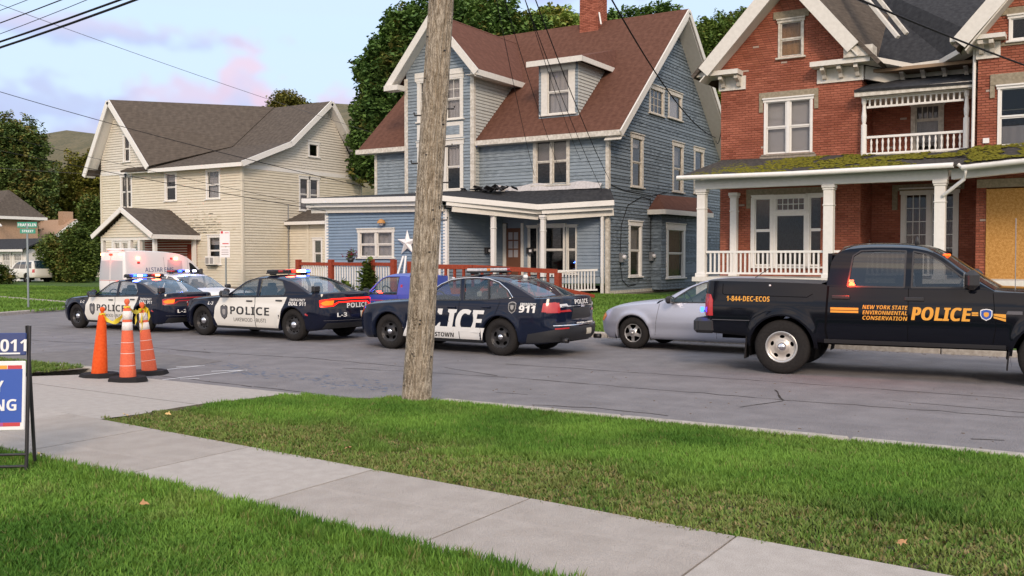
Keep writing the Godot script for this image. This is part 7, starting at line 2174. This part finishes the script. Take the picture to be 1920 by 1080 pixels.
# ---------------------------------------------------------------- street furniture
func build_street_furniture():
	# the utility pole leans slightly to the right; its skin is split by long checks
	var pole := thing("utility_pole", "weathered wooden utility pole standing on the verge edge", "utility pole", V(-7.14, .0, -9.22))
	var st := new_st(true)
	var nz := FastNoiseLite.new(); nz.seed = 2; nz.frequency = 1.0
	var rows := 150; var n := 96
	var prev := []
	for j in rows + 1:
		var y := 9.0 * j / rows
		var ring := []
		for k in n:
			var a := TAU * k / n
			var r := .172 - .0045 * y
			var ch := nz.get_noise_2d(cos(a) * 9.0 + sin(a) * 3.0, y * .35 + sin(a) * 7.0)
			r -= .032 * smoothstep(.22, .34, ch); r -= .034 * smoothstep(.22, .42, nz.get_noise_3d(cos(a) * 11, y * 2.6, sin(a) * 11)); r += .004 * nz.get_noise_3d(cos(a) * 6, y * 2.5, sin(a) * 6)
			r += .02 * exp(-y * 2.5)
			ring.append(V(cos(a) * r, y - .15, -sin(a) * r))
		if prev.size() > 0:
			for k in n: quad(st, prev[k], prev[(k + 1) % n], ring[(k + 1) % n], ring[k])
		prev = ring
	var b := Basis(Vector3.BACK, -.066) * Basis(Vector3.RIGHT, -.02)
	part("shaft", fin(st), M.bark, pole, Transform3D(b, Vector3.ZERO))
	# pole steps
	var across := V(.848, 0, -.53)
	for q in [[2.17, 1], [2.62, 1], [3.05, 1], [3.50, 1], [2.85, -1], [3.42, -1]]:
		var p: Vector3 = b * V(0, q[0] + .15, 0)
		var d: Vector3 = across * q[1]
		part("step", tube_mesh([p + d * .12, p + d * .235, p + d * .24 + V(0, .035, 0)], .010, 6), M.blacksteel, pole)
	for i in 26:
		var y := rng.randf_range(.2, 4.5); var a := rng.randf() * TAU
		var r := .17 - .0045 * y
		part("staple", box_mesh(V(.02, .012, .02)), M.blacksteel, pole, at(b * V(cos(a) * r, y, -sin(a) * r)))
	# traffic channelizers and their tape
	var specs := [[-13.14, 9.09, .035, .06, "leftmost tall orange cone without white bands", 0], [-12.33, 9.0, .04, .0, "middle tall orange cone with two white bands", 1], [-13.06, 9.93, .0, -.10, "rightmost tall orange cone, leaning left, tape knotted on top", 1]]
	var tops := []
	for q in specs:
		var c := thing("traffic_cone", q[4], "traffic cone", V(q[0], .004 + q[2], -q[1]), 0.0, "tall orange cones at the driveway")
		var hs: float = [.88, 1.0, .95][tops.size()]
		var tilt := Basis(across.cross(Vector3.UP).normalized(), -q[3])
		var by := .05
		var o := Transform3D(tilt.scaled_local(V(1, hs, 1)), V(0, by, 0))
		part("base", octagon(.30, .06), M.rubber, c, at(V(0, 0, 0), yrot(20 + q[0] * 30)))
		var m: Material = M.orange if q[5] == 0 else M.orange_old
		var prof := [[.118, 0], [.114, .10], [.100, .35], [.082, .62], [.068, .82], [.058, .98], [.052, 1.02], [.03, 1.03], [.022, 1.05], [.022, 1.08], [.036, 1.10], [.040, 1.13], [.028, 1.16], [0, 1.165]]
		part("body", lathe_mesh(prof, 22, true, o), m, c)
		if q[5] == 1:
			for w in [[.70, .82], [.86, .985]]:
				var r0: float = cur_r(prof, w[0]) + .002; var r1: float = cur_r(prof, w[1]) + .002
				part("reflective_band", lathe_mesh([[r0 - .004, w[0] - .001], [r0, w[0]], [r1, w[1]], [r1 - .004, w[1] + .001]], 22, true, o), M.reflect, c)
			for w in [.18, .36, .52]: part("ridge", lathe_mesh([[cur_r(prof, w) - .003, w - .006], [cur_r(prof, w) + .004, w], [cur_r(prof, w) - .003, w + .006]], 22, true, o), M.reflect, c)
		else:
			part("worn_strip", lathe_mesh([[cur_r(prof, .72) + .002, .72], [cur_r(prof, .9) + .002, .9]], 22, true, o), M.orange, c)
		tops.append(c.position + o * V(0, 1.04, 0))
	var tp := thing("caution_tape", "yellow caution tape strung and knotted between the cones", "tape", tops[1])
	for pr in [[0, 1], [1, 2]]:
		var a: Vector3 = tops[pr[0]] - tops[1]; var c: Vector3 = tops[pr[1]] - tops[1]
		var t2 := new_st(true)
		for i in 16:
			var f0 := i / 16.0; var f1 := (i + 1) / 16.0
			var sag := .17 if pr[0] == 0 else .05
			var p0 := a.lerp(c, f0) - V(0, sag * 4 * f0 * (1 - f0), 0); var p1 := a.lerp(c, f1) - V(0, sag * 4 * f1 * (1 - f1), 0)
			var w0 := V(0, .025 + .014 * sin(f0 * 14.0), .02 * cos(f0 * 9.0)); var w1 := V(0, .025 + .014 * sin(f1 * 14.0), .02 * cos(f1 * 9.0))
			quad(t2, p0 - w0, p1 - w1, p1 + w1, p0 + w0)
		part("strip", fin(t2), M.yellow, tp)
	var e: Vector3 = tops[2] - tops[1]
	for q in [[V(.06, .03, .02), V(.17, -.02, .03), V(.20, -.14, .02)], [V(.02, -.05, .05), V(.06, -.2, .06), V(.04, -.33, .05)], [V(-.04, -.02, .05), V(-.10, -.12, .06), V(-.09, -.22, .05)], [V(.05, .06, .0), V(.13, .05, .05), V(.10, -.1, .06)]]:
		var t3 := new_st(true)
		var last: Vector3 = e
		for p in q:
			var pp: Vector3 = e + p
			quad(t3, last - V(.015, .03, .008), pp - V(.02, .04, -.01), pp + V(.03, .04, .01), last + V(.015, .03, -.008))
			last = pp
		part("loose_end", fin(t3), M.yellow, tp)
	for k in 3:
		var ring := []
		for i in 13: ring.append((tops[k] as Vector3) - (tops[1] as Vector3) + V(cos(TAU * i / 12) * .036, .01 * sin(i * 2.0), sin(TAU * i / 12) * .036))
		part("knot", tube_mesh(ring, .014, 5), M.yellow, tp)
	# a-frame sign at the left edge: its right part is in view
	var yaw := deg_to_rad(40.0)
	var sg := thing("yard_sign", "blue and white sign board in a black metal frame on the near lawn", "sign", V(-6.96, .22, -4.22), yaw)
	var fb := Basis(Vector3.RIGHT, -.10)
	for x in [0.0, -.66]:
		part("leg", tube_mesh([V(x, -.03, .10), V(x - .0, 1.12, -.02)], .014, 6), M.blacksteel, sg)
		part("leg", tube_mesh([V(x - .02, -.03, -.16), V(x - .02, 1.12, -.03)], .014, 6), M.blacksteel, sg)
	for y in [.16, .07]: part("crossbar", tube_mesh([V(-.66, y, .09), V(0, y, .09)], .010, 6), M.blacksteel, sg)
	var pb := part("panel", box_mesh(V(.62, .52, .016), .006), M.signwhite, sg, at(V(-.32, .60, .062), fb))
	part("blue_field", box_mesh(V(.58, .40, .004)), M.signblue2, pb, at(V(0, 0, .0085)))
	for q in [[-.24, M.decalgold], [.05, M.signred], [.10, M.signred]]: pass
	part("top_stripe", box_mesh(V(.10, .028, .004)), M.signred, pb, at(V(.235, .214, .0085))); part("top_stripe", box_mesh(V(.46, .028, .004)), M.decalgold, pb, at(V(-.05, .214, .0085)))
	part("bottom_stripe", box_mesh(V(.12, .028, .004)), M.signred, pb, at(V(.22, -.214, .0085))); part("bottom_stripe", box_mesh(V(.44, .028, .004)), M.signpurple, pb, at(V(-.06, -.214, .0085)))
	part("lettering", text_mesh("Y", .085, true), M.signwhite, pb, at(V(.125, .07, .012))); part("lettering", text_mesh("NG", .085, true), M.signwhite, pb, at(V(.175, -.07, .012)))
	var tb := part("phone_panel", box_mesh(V(.62, .17, .016), .006), M.signblue, sg, at(V(-.32, .985, .022), fb))
	part("lettering", text_mesh("7011", .09, true), M.signwhite, tb, at(V(.195, -.01, .010)))
	part("white_edge", box_mesh(V(.5, .012, .004)), M.signwhite, tb, at(V(.02, -.07, .0085)))
	# street name sign on its post
	var ss := thing("street_sign", "green street name signs on a thin galvanised post at the left corner", "street sign", V(-32.48, .06, -19.7))
	part("post", tube_mesh([V(0, 0, 0), V(0, 3.05, 0)], .035, 8), M.galv, ss)
	var bl := part("blade", box_mesh(V(.72, .20, .02), .006), M.signgreen, ss, at(V(0, 2.98, 0), yrot(28)))
	part("lettering", text_mesh("FRANKLIN", .10, true), M.signwhite, bl, at(V(0, 0, .011)))
	var bl2 := part("blade", box_mesh(V(.5, .17, .02), .006), M.signgreen, ss, at(V(.03, 2.76, 0), yrot(50)))
	part("lettering", text_mesh("STREET", .08, true), M.signwhite, bl2, at(V(0, 0, .011)))
	# parking sign by the sheriff's car
	var pk := thing("parking_sign", "pale parking sign with red markings on a grey post by the cream house", "sign", V(-38.1, .1, -33.6))
	part("post", tube_mesh([V(0, 0, 0), V(0, 3.1, 0)], .04, 8), M.galv, pk)
	for q in [[2.76, .78, M.signwhite], [2.07, .52, M.signwhite]]:
		var pl := part("plate", box_mesh(V(.50, q[1], .012), .004), q[2], pk, at(V(0, q[0], .05), yrot(30)))
		if q[0] > 2.3:
			part("red_mark", box_mesh(V(.12, .12, .003)), M.signred, pl, at(V(-.15, .32, .0075))); part("red_bar", box_mesh(V(.32, .05, .003)), M.signred, pl, at(V(.03, -.25, .0075))); part("red_bar", box_mesh(V(.20, .03, .003)), M.signred, pl, at(V(.1, .3, .0075)))
		else:
			for k in 3: part("text_line", box_mesh(V(.36, .035, .003)), M.decalgrey, pl, at(V(0, .12 - k * .11, .0075)))
	far_suv("white vehicle parked on grass at the far left before the hedge", V(-73.1, .0, -42.9), 0.0)

func cur_r(prof: Array, y: float) -> float:
	for i in prof.size() - 1:
		if y >= prof[i][1] and y <= prof[i + 1][1]: return lerpf(prof[i][0], prof[i + 1][0], (y - prof[i][1]) / maxf(.0001, prof[i + 1][1] - prof[i][1]))
	return prof[0][0]

func octagon(r: float, h: float) -> Mesh:
	var st := new_st()
	var lo := []; var hi := []
	for k in 8:
		var a := TAU * (k + .5) / 8
		lo.append(V(cos(a) * r, 0, -sin(a) * r)); hi.append(V(cos(a) * (r - .03), h, -sin(a) * (r - .03)))
	for k in 8:
		quad(st, lo[k], lo[(k + 1) % 8], hi[(k + 1) % 8], hi[k])
		tri(st, V(0, h + .004, 0), hi[k], hi[(k + 1) % 8])
	return fin(st)

# ---------------------------------------------------------------- overhead wires: ends given in the scene, hanging in a shallow curve
func wire(label: String, a: Vector3, b: Vector3, sag: float, r: float, m: Material = null):
	var pts := []
	for i in 33:
		var f := i / 32.0
		pts.append(V(a.x, a.y, -a.z).lerp(V(b.x, b.y, -b.z), f) - V(0, sag * 4 * f * (1 - f), 0))
	var st := new_st(true); add_tube(st, pts.map(func(p): return p - pts[0]), r, 6)
	one("overhead_wire", fin(st), m if m else M.wire, label, "wire", pts[0], "overhead wires")

func build_wires():
	wire("thick black cable across the upper left corner, lower of the heavy pair", V(-6.8, 6.3, 9.2), V(-45, 6.3, 9.2), 1.26, 0.018)
	wire("thick black cable across the upper left corner, upper of the heavy pair", V(-6.8, 6.36, 9.2), V(-45, 6.36, 9.2), 1.21, 0.0165)
	wire("thin wire across the upper left corner just above the heavy pair", V(-6.8, 6.75, 9.2), V(-45, 6.75, 9.2), 1.57, 0.0053)
	wire("thin dark wire across the upper left corner, second above the heavy pair", V(-6.8, 6.8, 9.2), V(-45, 6.8, 9.2), 1.39, 0.009)
	wire("thin wire nearest the top left corner", V(-6.8, 7.05, 9.2), V(-45, 7.05, 9.2), 1.45, 0.0053)
	wire("faint wire slanting down across open sky to the blue house", V(-25.31, 8.73, 14.0), V(-28.24, 7.5, 33.4), 0.1, 0.0075, M.thinwire)
	wire("long dark wire passing the cream house's gable window to the blue house", V(-46.75, 10.9, 22.0), V(-24.71, 4.63, 28.9), 0.25, 0.015)
	wire("dark wire crossing the cream house just under its eave", V(-46.75, 8.61, 22.0), V(-27.54, 4.0, 28.9), 0.12, 0.0097)
	wire("dark wire crossing the cream house at the upper window sills", V(-46.75, 7.76, 22.0), V(-26.9, 3.77, 28.9), 0.12, 0.015)
	wire("faint wire crossing the cream house low above the porch roof", V(-51.0, 6.72, 24.0), V(-28.87, 5.24, 33.4), 0.2, 0.006, M.thinwire)
	wire("service wire from the pole to the blue house's front corner", V(-6.75, 8.0, 9.2), V(-16.4, 4.87, 33.3), 0.35, 0.012)
	wire("service wire from the pole ending on the torn house wrap", V(-6.75, 7.7, 9.2), V(-16.72, 4.51, 33.3), 0.35, 0.009)
	wire("service wire from the pole ending right of the blue double window", V(-6.75, 8.2, 9.2), V(-17.66, 5.71, 33.3), 0.35, 0.0075)
	wire("service wire from the pole ending on the blue double window", V(-6.75, 7.5, 9.2), V(-18.32, 4.8, 33.3), 0.35, 0.0075)
	wire("service wire from the pole crossing the dormer's left edge", V(-6.75, 8.4, 9.2), V(-19.74, 5.18, 33.3), 0.35, 0.0075)
	wire("heavy twisted cable from the pole to the blue gable's back eave", V(-6.7, 8.7, 9.2), V(-16.5, 7.75, 45.2), 1.1, 0.021)
	wire("heavy black cable across the brick house's roof at upper right", V(-4.68, 6.17, 12.0), V(0.18, 6.07, 30.0), 0.15, 0.018)
	wire("short black cable between the blue gable's back eave and the brick wall", V(-16.5, 7.6, 45.2), V(-11.2, 6.4, 31.3), 0.35, 0.015)
